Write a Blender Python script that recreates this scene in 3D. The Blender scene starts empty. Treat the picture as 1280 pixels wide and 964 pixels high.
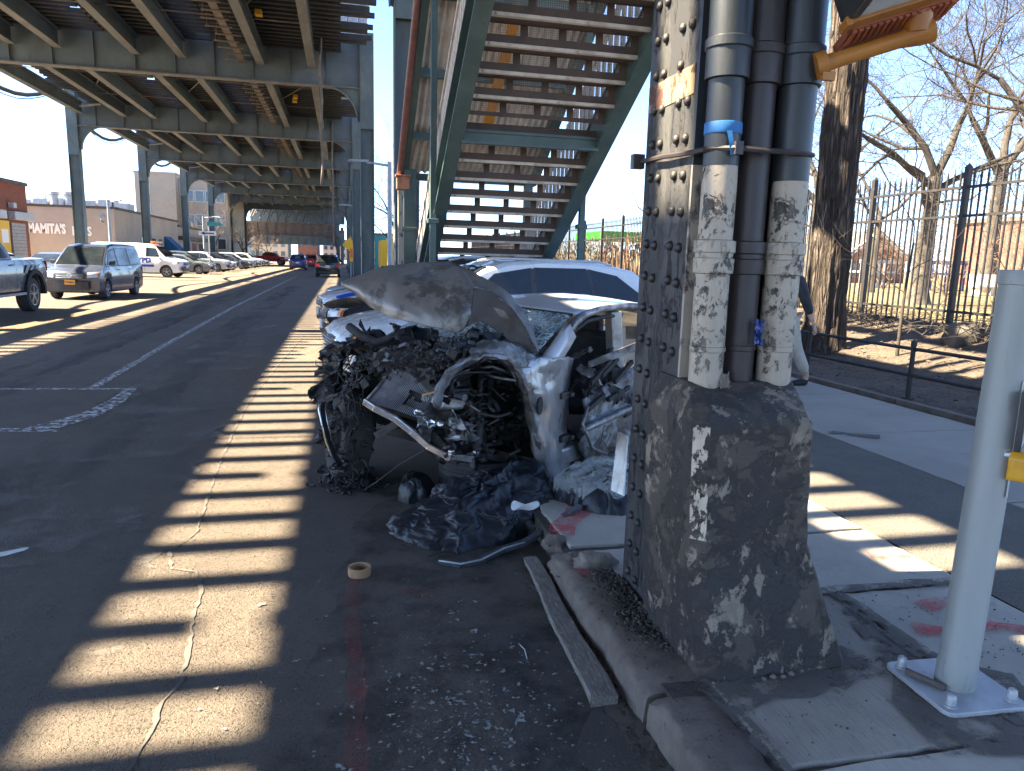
import bpy, bmesh, math, random
from mathutils import Vector, Matrix, noise
R = math.radians
SC = bpy.context.scene
COL = SC.collection
# ---------------------------------------------------------------- camera, world, sun, exposure
CAMH = 1.65
cd = bpy.data.cameras.new('camera'); cam = bpy.data.objects.new('camera', cd); COL.objects.link(cam)
cd.sensor_fit = 'HORIZONTAL'; cd.sensor_width = 36; cd.lens = 36 * 905 / 1280.0
cd.clip_start = .05; cd.clip_end = 3000
CR, CU, CB = Vector((.9740754, -.22469266, .02627398)), Vector((.01303595, .17169911, .98506319)), Vector((-.22584769, -.95918331, .17017696))
mm = Matrix.Identity(4)
for i in range(3):
    mm[i][0] = CR[i]; mm[i][1] = CU[i]; mm[i][2] = CB[i]
mm[0][3], mm[1][3], mm[2][3] = 0, 0, CAMH
cam.matrix_world = mm
SC.camera = cam
SUN_DIR = Vector((-.85, .10, 1.0)).normalized()          # towards the sun
wd = bpy.data.worlds.new('World'); SC.world = wd; wd.use_nodes = True
nt = wd.node_tree; bg = nt.nodes['Background']
sky = nt.nodes.new('ShaderNodeTexSky'); sky.sky_type = 'NISHITA'; sky.sun_disc = False
sky.sun_elevation = math.asin(SUN_DIR.z); sky.sun_rotation = math.atan2(SUN_DIR.x, SUN_DIR.y)
sky.air_density = .52; sky.dust_density = .25; sky.ozone_density = 3.0
nt.links.new(sky.outputs[0], bg.inputs[0]); bg.inputs[1].default_value = .05
sl = bpy.data.lights.new('sun', 'SUN'); sl.energy = 3.3; sl.angle = R(.53); sl.color = (1, .85, .62)
so = bpy.data.objects.new('sun', sl); COL.objects.link(so)
so.rotation_euler = SUN_DIR.to_track_quat('Z', 'Y').to_euler()
SC.view_settings.view_transform = 'Standard'; SC.view_settings.look = 'None'
SC.view_settings.exposure = 3.8; SC.view_settings.gamma = 1
SC.cycles.max_bounces = 8; SC.cycles.diffuse_bounces = 5; SC.cycles.transparent_max_bounces = 12

# ---------------------------------------------------------------- helpers
def at(px, py, X=None, Y=None, Z=None):
    d = CR * (px - 640) - CU * (py - 482) - CB * 905
    o = Vector((0, 0, CAMH))
    if X is not None: t = X / d.x
    elif Y is not None: t = Y / d.y
    else: t = (Z - CAMH) / d.z
    return o + d * t

def tag(o, label=None, cat=None, group=None, kind=None):
    if label: o['label'] = label
    if cat: o['category'] = cat
    if group: o['group'] = group
    if kind: o['kind'] = kind
    return o

def empty(name, loc=(0, 0, 0), rz=0, label=None, cat=None, group=None):
    o = bpy.data.objects.new(name, None); COL.objects.link(o)
    o.location = loc; o.rotation_euler = (0, 0, rz); o.empty_display_size = .2
    return tag(o, label, cat, group)

def frame(p, q):
    w = (Vector(q) - Vector(p)).normalized()
    u = w.cross(Vector((0, 0, 1)))
    if u.length < 1e-4: u = Vector((1, 0, 0))
    u.normalize(); return u, u.cross(w).normalized() * 1.0, w

class MB:
    def __init__(s): s.v = []; s.f = []; s.m = []; s.cm = 0
    def face(s, idx): s.f.append(idx); s.m.append(s.cm)
    def add(s, vs, fs):
        b = len(s.v); s.v += [Vector(x) for x in vs]
        for f in fs: s.face([b + i for i in f])
    def box(s, c, d, mat=None):
        x, y, z = d[0] / 2, d[1] / 2, d[2] / 2
        vs = [Vector((a, b, e)) for a in (-x, x) for b in (-y, y) for e in (-z, z)]
        if mat: vs = [mat @ v for v in vs]
        s.add([v + Vector(c) for v in vs], [(0, 1, 3, 2), (4, 6, 7, 5), (0, 4, 5, 1), (2, 3, 7, 6), (0, 2, 6, 4), (1, 5, 7, 3)])
    def bx(s, x0, x1, y0, y1, z0, z1): s.box(((x0 + x1) / 2, (y0 + y1) / 2, (z0 + z1) / 2), (abs(x1 - x0), abs(y1 - y0), abs(z1 - z0)))
    def beam(s, p, q, w, h, dz=0):
        p, q = Vector(p), Vector(q); u, n, t = frame(p, q); n = -n if n.z < 0 else n
        p = p + n * dz; q = q + n * dz
        vs = [a + u * (sx * w / 2) + n * (sy * h / 2) for a in (p, q) for sx, sy in ((-1, -1), (1, -1), (1, 1), (-1, 1))]
        s.add(vs, [(0, 3, 2, 1), (4, 5, 6, 7), (0, 1, 5, 4), (1, 2, 6, 5), (2, 3, 7, 6), (3, 0, 4, 7)])
    def tube(s, pts, r, n=8, cap=True):
        pts = [Vector(p) for p in pts]; k = len(pts); rs = r if isinstance(r, (list, tuple)) else [r] * k
        b = len(s.v); u = None
        for i, p in enumerate(pts):
            t = (pts[min(i + 1, k - 1)] - pts[max(i - 1, 0)])
            t = t.normalized() if t.length > 1e-9 else Vector((0, 0, 1))
            if u is None:
                u = t.orthogonal().normalized()
            else:
                u = u - t * u.dot(t); u = u.normalized() if u.length > 1e-6 else t.orthogonal().normalized()
            w = t.cross(u)
            for j in range(n):
                a = 2 * math.pi * j / n; s.v.append(p + (u * math.cos(a) + w * math.sin(a)) * rs[i])
        for i in range(k - 1):
            for j in range(n):
                s.face([b + i * n + j, b + i * n + (j + 1) % n, b + (i + 1) * n + (j + 1) % n, b + (i + 1) * n + j])
        if cap:
            s.face([b + j for j in range(n)][::-1]); s.face([b + (k - 1) * n + j for j in range(n)])
    def lathe(s, prof, n=20, mat=None, close=False):
        b = len(s.v); k = len(prof)
        for r, z in prof:
            for j in range(n):
                a = 2 * math.pi * j / n; p = Vector((r * math.cos(a), r * math.sin(a), z))
                s.v.append(mat @ p if mat else p)
        for i in range(k if close else k - 1):
            i2 = (i + 1) % k
            for j in range(n):
                s.face([b + i * n + j, b + i * n + (j + 1) % n, b + i2 * n + (j + 1) % n, b + i2 * n + j])
        if not close:
            if prof[0][0] > 1e-5: s.face([b + j for j in range(n)][::-1])
            if prof[-1][0] > 1e-5: s.face([b + (k - 1) * n + j for j in range(n)])
    def prism(s, pts, d):
        d = Vector(d); n = len(pts); pts = [Vector(p) for p in pts]; b = len(s.v)
        s.v += pts + [p + d for p in pts]
        s.face(list(range(b, b + n))[::-1]); s.face(list(range(b + n, b + 2 * n)))
        for i in range(n): s.face([b + i, b + (i + 1) % n, b + n + (i + 1) % n, b + n + i])
    def grid(s, fn, nu, nv, wrap=False):
        b = len(s.v)
        for i in range(nu + 1):
            for j in range(nv + 1): s.v.append(Vector(fn(i / nu, j / nv)))
        for i in range(nu):
            for j in range(nv):
                a = b + i * (nv + 1) + j; s.face([a, a + nv + 1, a + nv + 2, a + 1])
    def ibeam(s, p, q, w, h, tf=.03, tw=.03):
        s.beam(p, q, tw, h - 2 * tf); s.beam(p, q, w, tf, h / 2 - tf / 2 + .0); s.beam(p, q, w, tf, -h / 2 + tf / 2)
    def build(s, name, mats, parent=None, smooth=False, bevel=0, solid=0, sub=0, loc=None, rz=0, fix=True):
        me = bpy.data.meshes.new(name); me.from_pydata([tuple(v) for v in s.v], [], s.f)
        if not isinstance(mats, (list, tuple)): mats = [mats]
        for m in mats: me.materials.append(m)
        if len(mats) > 1: me.polygons.foreach_set('material_index', s.m)
        if fix and len(s.v) < 60000:
            bm = bmesh.new(); bm.from_mesh(me); bmesh.ops.recalc_face_normals(bm, faces=bm.faces); bm.to_mesh(me); bm.free()
        if smooth:
            me.polygons.foreach_set('use_smooth', [True] * len(me.polygons))
            if smooth is not True: me.set_sharp_from_angle(angle=R(smooth))
        o = bpy.data.objects.new(name, me); COL.objects.link(o)
        if parent: o.parent = parent
        if loc is not None: o.location = loc
        o.rotation_euler = (0, 0, rz)
        if solid:
            d = o.modifiers.new('solid', 'SOLIDIFY'); d.thickness = solid; d.offset = 0
        if sub:
            d = o.modifiers.new('sub', 'SUBSURF'); d.levels = d.render_levels = sub
        if bevel:
            d = o.modifiers.new('bevel', 'BEVEL'); d.width = bevel; d.segments = 2; d.limit_method = 'ANGLE'; d.angle_limit = R(35)
        return o

def inst(src, parent=None, loc=None, rot=None, name=None):
    o = src.copy(); COL.objects.link(o)
    if parent is not None: o.parent = parent
    if loc is not None: o.location = loc
    if rot is not None: o.rotation_euler = rot
    return o

def fbm(x, y, z=0, o=4): return noise.fractal(Vector((x, y, z)), .9, 2.1, o)

# ---------------------------------------------------------------- materials
class NT:
    def __init__(s, name):
        s.m = bpy.data.materials.new(name); s.m.use_nodes = True; s.t = s.m.node_tree
        s.b = s.t.nodes['Principled BSDF']; s.o = s.t.nodes['Material Output']
        s.tc = s.t.nodes.new('ShaderNodeTexCoord')
    def n(s, ty, **kw):
        x = s.t.nodes.new(ty)
        for k, v in kw.items(): setattr(x, k, v)
        return x
    def l(s, a, b): s.t.links.new(a, b)
    def noise(s, sc, det=6, rough=.6, stretch=None, dist=0, w=None):
        x = s.n('ShaderNodeTexNoise'); x.inputs['Scale'].default_value = sc; x.inputs['Detail'].default_value = det
        x.inputs['Roughness'].default_value = rough; x.inputs['Distortion'].default_value = dist
        if stretch or w is not None:
            mp = s.n('ShaderNodeMapping'); mp.inputs['Scale'].default_value = stretch or (1, 1, 1)
            if w is not None: mp.inputs['Location'].default_value = (w, w * 1.7, w * .3)
            s.l(s.tc.outputs['Object'], mp.inputs[0]); s.l(mp.outputs[0], x.inputs['Vector'])
        else: s.l(s.tc.outputs['Object'], x.inputs['Vector'])
        return x.outputs['Fac']
    def voro(s, sc, feature='F1', stretch=None):
        x = s.n('ShaderNodeTexVoronoi'); x.feature = feature; x.inputs['Scale'].default_value = sc
        if stretch:
            mp = s.n('ShaderNodeMapping'); mp.inputs['Scale'].default_value = stretch
            s.l(s.tc.outputs['Object'], mp.inputs[0]); s.l(mp.outputs[0], x.inputs['Vector'])
        else: s.l(s.tc.outputs['Object'], x.inputs['Vector'])
        return x.outputs['Distance']
    def step(s, fac, lo, hi):
        x = s.n('ShaderNodeMapRange'); x.clamp = True
        x.inputs['From Min'].default_value = lo; x.inputs['From Max'].default_value = hi
        s.l(fac, x.inputs['Value']); return x.outputs['Result']
    def mix(s, fac, a, b):
        x = s.n('ShaderNodeMix', data_type='RGBA')
        if isinstance(fac, (int, float)): x.inputs[0].default_value = fac
        else: s.l(fac, x.inputs[0])
        for k, c in ((6, a), (7, b)):
            if isinstance(c, (tuple, list)): x.inputs[k].default_value = (*c[:3], 1)
            else: s.l(c, x.inputs[k])
        return x.outputs[2]
    def math(s, op, a, b=0.0):
        x = s.n('ShaderNodeMath', operation=op)
        for k, c in ((0, a), (1, b)):
            if isinstance(c, (int, float)): x.inputs[k].default_value = c
            else: s.l(c, x.inputs[k])
        return x.outputs[0]
    def bump(s, h, strength=.3, dist=.01):
        x = s.n('ShaderNodeBump'); x.inputs['Strength'].default_value = strength; x.inputs['Distance'].default_value = dist
        s.l(h, x.inputs['Height']); s.l(x.outputs[0], s.b.inputs['Normal']); return x
    def col(s, c):
        if isinstance(c, (tuple, list)): s.b.inputs['Base Color'].default_value = (*c[:3], 1)
        else: s.l(c, s.b.inputs['Base Color'])
    def set(s, rough=.7, metal=0, spec=.5, coat=0):
        if isinstance(rough, (int, float)): s.b.inputs['Roughness'].default_value = rough
        else: s.l(rough, s.b.inputs['Roughness'])
        s.b.inputs['Metallic'].default_value = metal; s.b.inputs['Specular IOR Level'].default_value = spec
        if coat: s.b.inputs['Coat Weight'].default_value = coat; s.b.inputs['Coat Roughness'].default_value = .05

def M(name, c1, c2=None, sc=6, lo=.4, hi=.6, rough=.7, metal=0, bump=0, bs=None, c3=None, s3=20, t3=.62, spec=.5, stretch=None, coat=0, bd=.01):
    t = NT(name)
    c = c1
    if c2 is not None: c = t.mix(t.step(t.noise(sc, 8, .65, stretch), lo, hi), c1, c2)
    if c3 is not None: c = t.mix(t.step(t.noise(s3, 6, .7, stretch, w=3.1), t3, t3 + .04), c, c3)
    t.col(c); t.set(rough, metal, spec, coat)
    if bump: t.bump(t.noise(bs or sc * 3, 8, .65, stretch), bump, bd)
    return t.m

def peel(name, layers, rough=.55, bump=.6, seedw=0, grime=None, metal=0, nr=.68):
    """layers: base colour, then (colour, scale, lo, hi, stretch) painted over it."""
    t = NT(name); c = layers[0]; h = None
    for i, (cc, sc, lo, hi, st) in enumerate(layers[1:]):
        f = t.step(t.noise(sc, 13, nr, st, .3, seedw + i * 5.3), lo, hi); c = t.mix(f, c, cc)
        h = f if h is None else t.math('ADD', h, f)
    if grime: c = t.mix(t.math('MULTIPLY', t.step(t.noise(3, 8, .7, (1, 1, .4), 0, 9.7), .35, .7), .75), c, grime)
    t.col(c); t.set(rough, metal)
    t.bump(t.math('ADD', h, t.math('MULTIPLY', t.noise(60, 6, .7), .35)), bump, .004)
    return t.m

def paint(name, c, rough=.25, dirt=.25):
    t = NT(name)
    d = tuple(x * .55 + .04 for x in c)
    f = t.math('MULTIPLY', t.step(t.noise(2.2, 8, .7), .4, .75), dirt)
    t.col(t.mix(f, c, d)); t.set(t.math('ADD', t.math('MULTIPLY', t.noise(8, 5), .2), rough - .08), 0, .5, .6); return t.m

def alpha_mat(name, c, sc, lo, hi, rough=.8, c2=None, stretch=None, maxa=1):
    t = NT(name); t.col(c if c2 is None else t.mix(t.noise(sc * .6, 4), c, c2)); t.set(rough, 0, .3)
    a = t.step(t.noise(sc, 10, .7, stretch), lo, hi)
    t.l(t.math('MULTIPLY', a, maxa), t.b.inputs['Alpha']); return t.m

# asphalt: aggregate, stains, wear
def asphalt(name, a, b, speck):
    t = NT(name)
    big = t.step(t.noise(.55, 8, .62), .35, .68); mid = t.noise(5, 8, .7)
    c = t.mix(big, a, b)
    c = t.mix(t.math('MULTIPLY', t.step(mid, .45, .75), .4), c, tuple(x * .6 for x in a))
    ag = t.step(t.noise(160, 3, .8), .58, .72)
    c = t.mix(t.math('MULTIPLY', ag, .55), c, speck)
    c = t.mix(t.math('MULTIPLY', t.step(t.noise(210, 2, .8, w=4), .58, .7), .6), c, tuple(x * .35 for x in a))
    c = t.mix(t.math('MULTIPLY', t.step(t.noise(105, 2, .6, w=9.), .57, .66), .45), c, tuple(x * .45 for x in a))
    c = t.mix(t.math('MULTIPLY', t.step(t.noise(22, 3, .8, w=7.), .69, .74), .35), c, (.2, .2, .2))
    t.col(c); t.set(.82, 0, .35)
    h = t.math('ADD', t.math('MULTIPLY', t.noise(95, 4, .75), 1.4), t.math('MULTIPLY', t.noise(9, 6, .6), .8))
    t.bump(t.math('ADD', h, t.math('MULTIPLY', t.step(t.noise(105, 2, .6, w=9.), .56, .68), -1.2)), 1.0, .022); return t.m

def concrete(name, a, b, dark, sc=2.5, streak=0):
    t = NT(name)
    c = t.mix(t.step(t.noise(sc, 9, .68), .35, .65), a, b)
    c = t.mix(t.step(t.noise(sc * 2.6, 10, .75, w=2.), .6, .68), c, dark)
    if streak: c = t.mix(t.math('MULTIPLY', t.step(t.noise(14, 6, .7, (12, .7, 1)), .45, .7), streak), c, dark)
    c = t.mix(t.math('MULTIPLY', t.step(t.noise(170, 3, .8), .55, .75), .4), c, tuple(x * .5 for x in a))
    t.col(c); t.set(.85, 0, .3)
    t.bump(t.math('ADD', t.noise(90, 5, .7), t.math('MULTIPLY', t.noise(10, 6), .7)), .4, .006); return t.m

def bricks(name, c1, c2, mortar, sx=4, rough=.85):
    t = NT(name); b = t.n('ShaderNodeTexBrick')
    b.inputs['Color1'].default_value = (*c1, 1); b.inputs['Color2'].default_value = (*c2, 1); b.inputs['Mortar'].default_value = (*mortar, 1)
    b.inputs['Scale'].default_value = sx; b.inputs['Mortar Size'].default_value = .012
    mp = t.n('ShaderNodeMapping'); mp.inputs['Rotation'].default_value = (R(90), 0, 0)
    sep = t.n('ShaderNodeSeparateXYZ'); cmb = t.n('ShaderNodeCombineXYZ'); t.l(t.tc.outputs['Object'], sep.inputs[0])
    t.l(t.math('ADD', sep.outputs[0], sep.outputs[1]), cmb.inputs[0]); t.l(sep.outputs[2], cmb.inputs[1]); t.l(cmb.outputs[0], b.inputs['Vector'])
    t.col(t.mix(t.math('MULTIPLY', t.noise(.7, 6), .6), b.outputs[0], tuple(x * .6 for x in c1))); t.set(rough, 0, .3); return t.m

K = {}
K['asphalt'] = asphalt('asphalt', (.160, .131, .102), (.215, .176, .136), (.36, .31, .245))
K['asphalt_walk'] = asphalt('dark_walk', (.21, .188, .155), (.28, .252, .21), (.5, .46, .39))
K['gutter'] = asphalt('gutter_patch', (.115, .10, .085), (.17, .15, .125), (.28, .25, .21))
K['slab'] = concrete('slab', (.52, .465, .38), (.40, .36, .30), (.22, .195, .155), 2.2, .3)
K['slab_worn'] = concrete('slab_worn', (.42, .365, .295), (.31, .27, .22), (.15, .13, .10), 2.5, .55)
K['slab_far'] = concrete('slab_far', (.36, .325, .27), (.29, .262, .22), (.26, .245, .22), 1.2)
K['kerb'] = concrete('kerb_stone', (.20, .165, .135), (.115, .092, .075), (.06, .045, .037), 7)
K['dirt'] = M('dirt', (.055, .045, .037), (.09, .075, .06), 14, bump=1, bs=60, rough=.95, c3=(.14, .12, .1), s3=70, t3=.62)
K['soil'] = M('soil', (.055, .04, .03), (.095, .072, .05), 3, bump=1, bs=22, rough=.95, c3=(.17, .14, .09), s3=30, t3=.56, bd=.04)
K['grass'] = M('park_ground', (.15, .112, .055), (.085, .075, .036), 1.2, bump=1, bs=20, rough=.95, c3=(.26, .19, .09), s3=14, t3=.52, bd=.04)
K['ground'] = M('ground', (.11, .10, .09), (.16, .15, .13), .1, rough=.9)
K['white_mark'] = alpha_mat('worn_white_line', (.70, .69, .66), 15, .46, .56, c2=(.42, .42, .41))
K['yellow_mark'] = alpha_mat('worn_yellow_line', (.55, .36, .06), 5, .50, .62, maxa=.85)
K['spray'] = alpha_mat('red_spray', (.58, .06, .07), 9, .36, .62, maxa=.75)
K['spray_road'] = alpha_mat('faded_red_spray', (.30, .075, .065), 6, .38, .74, maxa=.62)
K['dirt_film'] = alpha_mat('dirt_film', (.10, .085, .07), 11, .40, .52, c2=(.17, .15, .125), maxa=.9)
K['crack'] = alpha_mat('crack_fill', (.16, .145, .125), 14, .36, .44, c2=(.06, .055, .05))
K['splat'] = M('droppings', (.37, .385, .35), (.22, .24, .21), 60, rough=.8, c3=(.55, .53, .3), s3=9, t3=.6)
K['el_green'] = peel('el_paint', [(.075, .103, .110), ((.12, .155, .158), 1.3, .45, .7, (1, 1, .5)), ((.09, .07, .055), 3.2, .58, .68, (1, 1, .4))], .6, .15)
K['el_dark'] = peel('el_girder', [(.078, .108, .132), ((.115, .152, .178), .9, .42, .7, (1, 1, .6)), ((.085, .07, .06), 2.2, .56, .7, (1, 1, .4))], .6, .15)
K['el_bounce'] = peel('el_bounce_paint', [(.125, .125, .125), ((.185, .182, .175), 2.5, .4, .65, (1, .3, 1)), ((.12, .09, .07), 4, .58, .68, (1, .3, 1))], .8, .2)  # flange colour kept paler to stand in for sunlight bounced off the road
K['el_rust'] = peel('el_rusty', [(.125, .10, .083), ((.20, .16, .13), 3, .45, .65, None), ((.075, .066, .062), 5, .56, .66, None)], .85, .3)
K['tie'] = M('old_timber', (.026, .028, .031), (.045, .047, .05), 5, bump=.5, bs=25, stretch=(1, 8, 8), rough=.9)
K['stair_green'] = peel('stair_paint', [(.045, .078, .074), ((.075, .115, .108), 2.5, .45, .7, None), ((.09, .055, .035), 6, .62, .68, None)], .5, .2)
K['stair_rust'] = peel('stair_riser', [(.09, .06, .049), ((.055, .043, .04), 4, .4, .65, None), ((.11, .055, .032), 7, .58, .68, None)], .75, .3)
K['stair_light'] = peel('stair_tread', [(.52, .47, .41), ((.38, .33, .28), 5, .45, .65, None), ((.08, .055, .04), 9, .58, .66, None)], .8, .2)
K['mesh'] = M('wire_mesh', (.34, .32, .29), (.2, .16, .13), 9, rough=.7)
K['pillar'] = peel('pillar_paint', [(.05, .036, .03), ((.15, .08, .05), 7, .55, .58, (1, 1, .5)), ((.042, .041, .040), 9, .38, .43, (1, 1, .22)), ((.066, .066, .062), 4, .50, .62, (1, 1, .3)), ((.026, .025, .026), 18, .57, .61, (1, 1, .22)), ((.16, .075, .045), 8, .68, .70, (1, 1, .5)), ((.30, .28, .25), 30, .71, .73, (1, 1, .4))], .5, 1.0, 2.2, nr=.76)
K['rivet'] = M('rivet_paint', (.016, .017, .019), (.035, .028, .024), 30, rough=.4, bump=.4, bs=90)
K['cream'] = peel('pipe_cream', [(.035, .033, .032), ((.12, .07, .045), 20, .56, .62, None), ((.47, .40, .31), 12, .44, .45, (1, 1, .8)), ((.36, .30, .225), 3, .5, .75, (1, 1, .4)), ((.30, .25, .19), 26, .62, .68, (1, 1, .25)), ((.045, .045, .045), 7, .585, .595, (1, 1, .8))], .6, .8, 7., nr=.76)
K['cream_worn'] = peel('column_cream', [(.04, .036, .033), ((.38, .33, .26), 5, .40, .47, (1, 1, .7)), ((.12, .07, .045), 11, .60, .64, None)], .65, .6, 1.3)
K['pipe_dark'] = peel('pipe_dark', [(.028, .032, .034), ((.044, .049, .052), 2.5, .45, .6, (1, 1, .4)), ((.15, .11, .08), 14, .68, .71, None)], .42, .25, .5)
K['pipe_brown'] = peel('pipe_brown', [(.036, .029, .029), ((.055, .043, .041), 3, .45, .6, (1, 1, .4)), ((.12, .06, .035), 10, .66, .7, None)], .45, .3, 3.)
K['tape'] = M('blue_tape', (.02, .13, .36), (.03, .18, .42), 12, rough=.6)
K['base'] = peel('base_paint', [(.44, .36, .275), ((.28, .225, .17), 7, .42, .62, None), ((.078, .062, .048), 3.4, .37, .44, (1, 1, 1.3)), ((.036, .031, .028), 5.2, .47, .52, (1, 1, 1.1)), ((.27, .22, .165), 9, .560, .585, (1, 1, .7)), ((.022, .023, .025), 7, .62, .65, (1, 1, .5)), ((.52, .46, .37), 22, .64, .67, (1, 1, .6))], .62, .8, 4.4, nr=.72)
t = NT('base_cream_corner'); t.col(t.mix(t.step(t.noise(9, 8), .4, .6), (.60, .51, .39), (.45, .38, .29))); t.set(.7)
t.l(t.step(t.math('ADD', t.noise(16, 9, .7, (1, 1, .55)), t.math('MULTIPLY', t.noise(4, 3), .5)), .77, .79), t.b.inputs['Alpha']); t.bump(t.noise(30, 6), .4, .004); K['base_cream'] = t.m
K['pole'] = peel('pole_grey', [(.20, .19, .17), ((.32, .33, .305), 5, .30, .36, (1, 1, .25)), ((.27, .28, .262), 2, .45, .7, (1, 1, .2)), ((.24, .22, .19), 16, .66, .70, (1, 1, .3))], .45, .12, 3.)
K['galv'] = M('galvanised', (.50, .51, .52), (.38, .39, .40), 9, rough=.5, metal=.35, c3=(.22, .17, .12), s3=14, t3=.64, bump=.1)
K['orange'] = peel('signal_orange', [(.42, .17, .025), ((.33, .125, .02), 5, .45, .65, None), ((.20, .08, .03), 16, .62, .68, None)], .5, .15)
K['louvre'] = M('visor_louvre', (.42, .13, .055), (.30, .09, .045), 8, rough=.6)
K['button_yellow'] = M('button_yellow', (.72, .36, .02), (.6, .28, .02), 12, rough=.35)
K['black'] = M('black_plastic', (.015, .015, .016), (.03, .03, .03), 12, rough=.45)
K['matte_black'] = M('matte_black', (.012, .012, .013), (.028, .026, .025), 15, rough=.75, bump=.3)
K['signwhite'] = M('sign_white', (.60, .61, .62), (.62, .63, .64), 5, rough=.4)
K['bark'] = None
K['fence'] = peel('fence_iron', [(.022, .020, .020), ((.06, .04, .03), 6, .55, .68, None)], .6, .2)
K['fence_rust'] = peel('fence_rusty', [(.09, .055, .035), ((.04, .03, .025), 5, .45, .6, None)], .75, .2)
K['twig'] = M('twig', (.055, .044, .035), (.034, .028, .023), 3, rough=.9)
K['twig_pale'] = M('twig_pale', (.19, .13, .095), (.12, .085, .062), 3, rough=.9)
K['limb'] = M('limb', (.115, .098, .078), (.06, .05, .04), 4, rough=.9, bump=.5, bs=14, stretch=(1, 1, .3))
K['tan_wall'] = M('stucco_tan', (.44, .355, .295), (.39, .31, .255), .5, rough=.9, bump=.1, bs=30)
K['tan_wall2'] = M('stucco_tan_dark', (.39, .315, .26), (.33, .26, .21), .4, rough=.9)
K['roof_grey'] = M('roof_grey', (.10, .10, .10), (.15, .15, .15), 2, rough=.9)
K['trim_dark'] = M('trim_dark', (.06, .05, .045), (.09, .08, .07), 4, rough=.7)
K['cream_brick'] = bricks('cream_brick', (.47, .38, .28), (.42, .34, .25), (.36, .30, .23), 2)
K['red_brick'] = bricks('red_brick', (.26, .085, .05), (.19, .06, .04), (.22, .15, .11), 3)
K['orange_brick'] = bricks('orange_brick', (.24, .115, .075), (.20, .095, .06), (.30, .2, .15), 3)
K['shutter'] = M('shutter', (.36, .35, .33), (.28, .27, .26), 5, rough=.5, metal=.3)
K['win'] = M('window_glass', (.03, .045, .055), (.06, .075, .085), 1.5, rough=.08, spec=.8)
K['win_frame'] = M('window_frame', (.55, .55, .53), rough=.6)
K['lamp_grey'] = M('lamp_grey', (.33, .36, .38), (.26, .29, .31), 4, rough=.45, metal=.3)
K['letters'] = M('letters', (.82, .80, .76), rough=.6)
K['blue_awning'] = M('awning_blue', (.02, .09, .21), (.025, .12, .26), 3, rough=.7)
K['teal'] = M('teal_sign', (.02, .24, .24), rough=.5)
K['green_net'] = M('green_canopy', (.06, .55, .04), (.045, .42, .03), 2, rough=.6)
K['sign_yellow'] = M('sign_yellow', (.75, .42, .01), rough=.45)
K['sign_orange'] = M('sign_orange', (.75, .15, .02), rough=.45)
K['cable'] = M('cable', (.012, .012, .013), (.022, .02, .02), 10, rough=.5)
K['tyre'] = M('tyre', (.032, .031, .03), (.05, .048, .046), 12, rough=.85, bump=.3, bs=60)
K['rim'] = M('rim', (.45, .46, .47), (.34, .34, .35), 9, rough=.35, metal=.7)
K['glass'] = M('car_glass', (.012, .016, .02), (.02, .026, .03), 2, rough=.06, spec=.8)
K['glass_tint'] = M('car_glass_tint', (.012, .016, .024), (.018, .024, .034), 2, rough=.08, spec=.45)
K['lens'] = M('lamp_lens', (.62, .64, .66), (.42, .44, .46), 22, rough=.12, spec=.8)
K['lens_amber'] = M('amber_lens', (.62, .20, .03), (.5, .15, .02), 14, rough=.15)
K['lens_red'] = M('red_lens', (.35, .012, .012), rough=.15)
K['chrome'] = M('chrome', (.6, .61, .62), (.42, .42, .43), 18, rough=.22, metal=.9)
K['plate_orange'] = M('plate_orange', (.75, .33, .03), rough=.5)
K['plate_text'] = M('plate_blue', (.02, .03, .12), rough=.5)
K['paint_white'] = paint('paint_white', (.72, .74, .76))
K['paint_navy'] = paint('paint_navy', (.045, .055, .085), .2)
K['paint_grey'] = paint('paint_grey', (.10, .115, .125))
K['paint_black'] = paint('paint_black', (.016, .017, .02), .18)
K['paint_silver'] = paint('paint_silver', (.42, .44, .46))
K['paint_red'] = paint('paint_red', (.42, .02, .018))
K['paint_blue'] = paint('paint_blue', (.02, .05, .22))
K['paint_mint'] = paint('paint_mint', (.50, .60, .60))
K['paint_dgreen'] = paint('paint_dark_grey', (.06, .07, .075))
K['police_blue'] = M('police_blue', (.01, .07, .42), rough=.3)
K['under'] = M('underbody', (.012, .012, .012), rough=.9)
K['wood'] = M('weathered_wood', (.24, .21, .175), (.14, .12, .10), 9, rough=.9, bump=.6, bs=24, stretch=(10, 1, 10), c3=(.36, .33, .29), s3=16, t3=.57)
K['cardboard'] = M('cardboard', (.40, .235, .12), (.34, .20, .10), 9, rough=.8)
K['rubble'] = M('rubble', (.05, .043, .038), (.10, .085, .07), 12, rough=.95, bump=.6, bs=50)
K['stone'] = M('stone', (.26, .22, .18), (.15, .125, .10), 9, rough=.9, bump=.8, bs=30)
K['paper'] = M('paper', (.68, .68, .67), (.55, .55, .55), 14, rough=.8)

def bark():
    t = NT('bark')
    ridge = t.noise(13, 7, .65, (1, 1, .11), .5); fine = t.noise(40, 6, .7, (1, 1, .3)); v = t.voro(16, 'DISTANCE_TO_EDGE', (1, 1, .10))
    gr = t.math('MULTIPLY', t.step(v, .0, .18), t.step(ridge, .36, .56))
    c = t.mix(gr, (.035, .028, .024), (.20, .16, .13)); c = t.mix(t.math('MULTIPLY', fine, .5), c, (.11, .09, .075))
    t.col(c); t.set(.95, 0, .2); t.bump(t.math('ADD', t.math('MULTIPLY', gr, 1.6), fine), 1, .05); return t.m
K['bark'] = bark()
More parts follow.
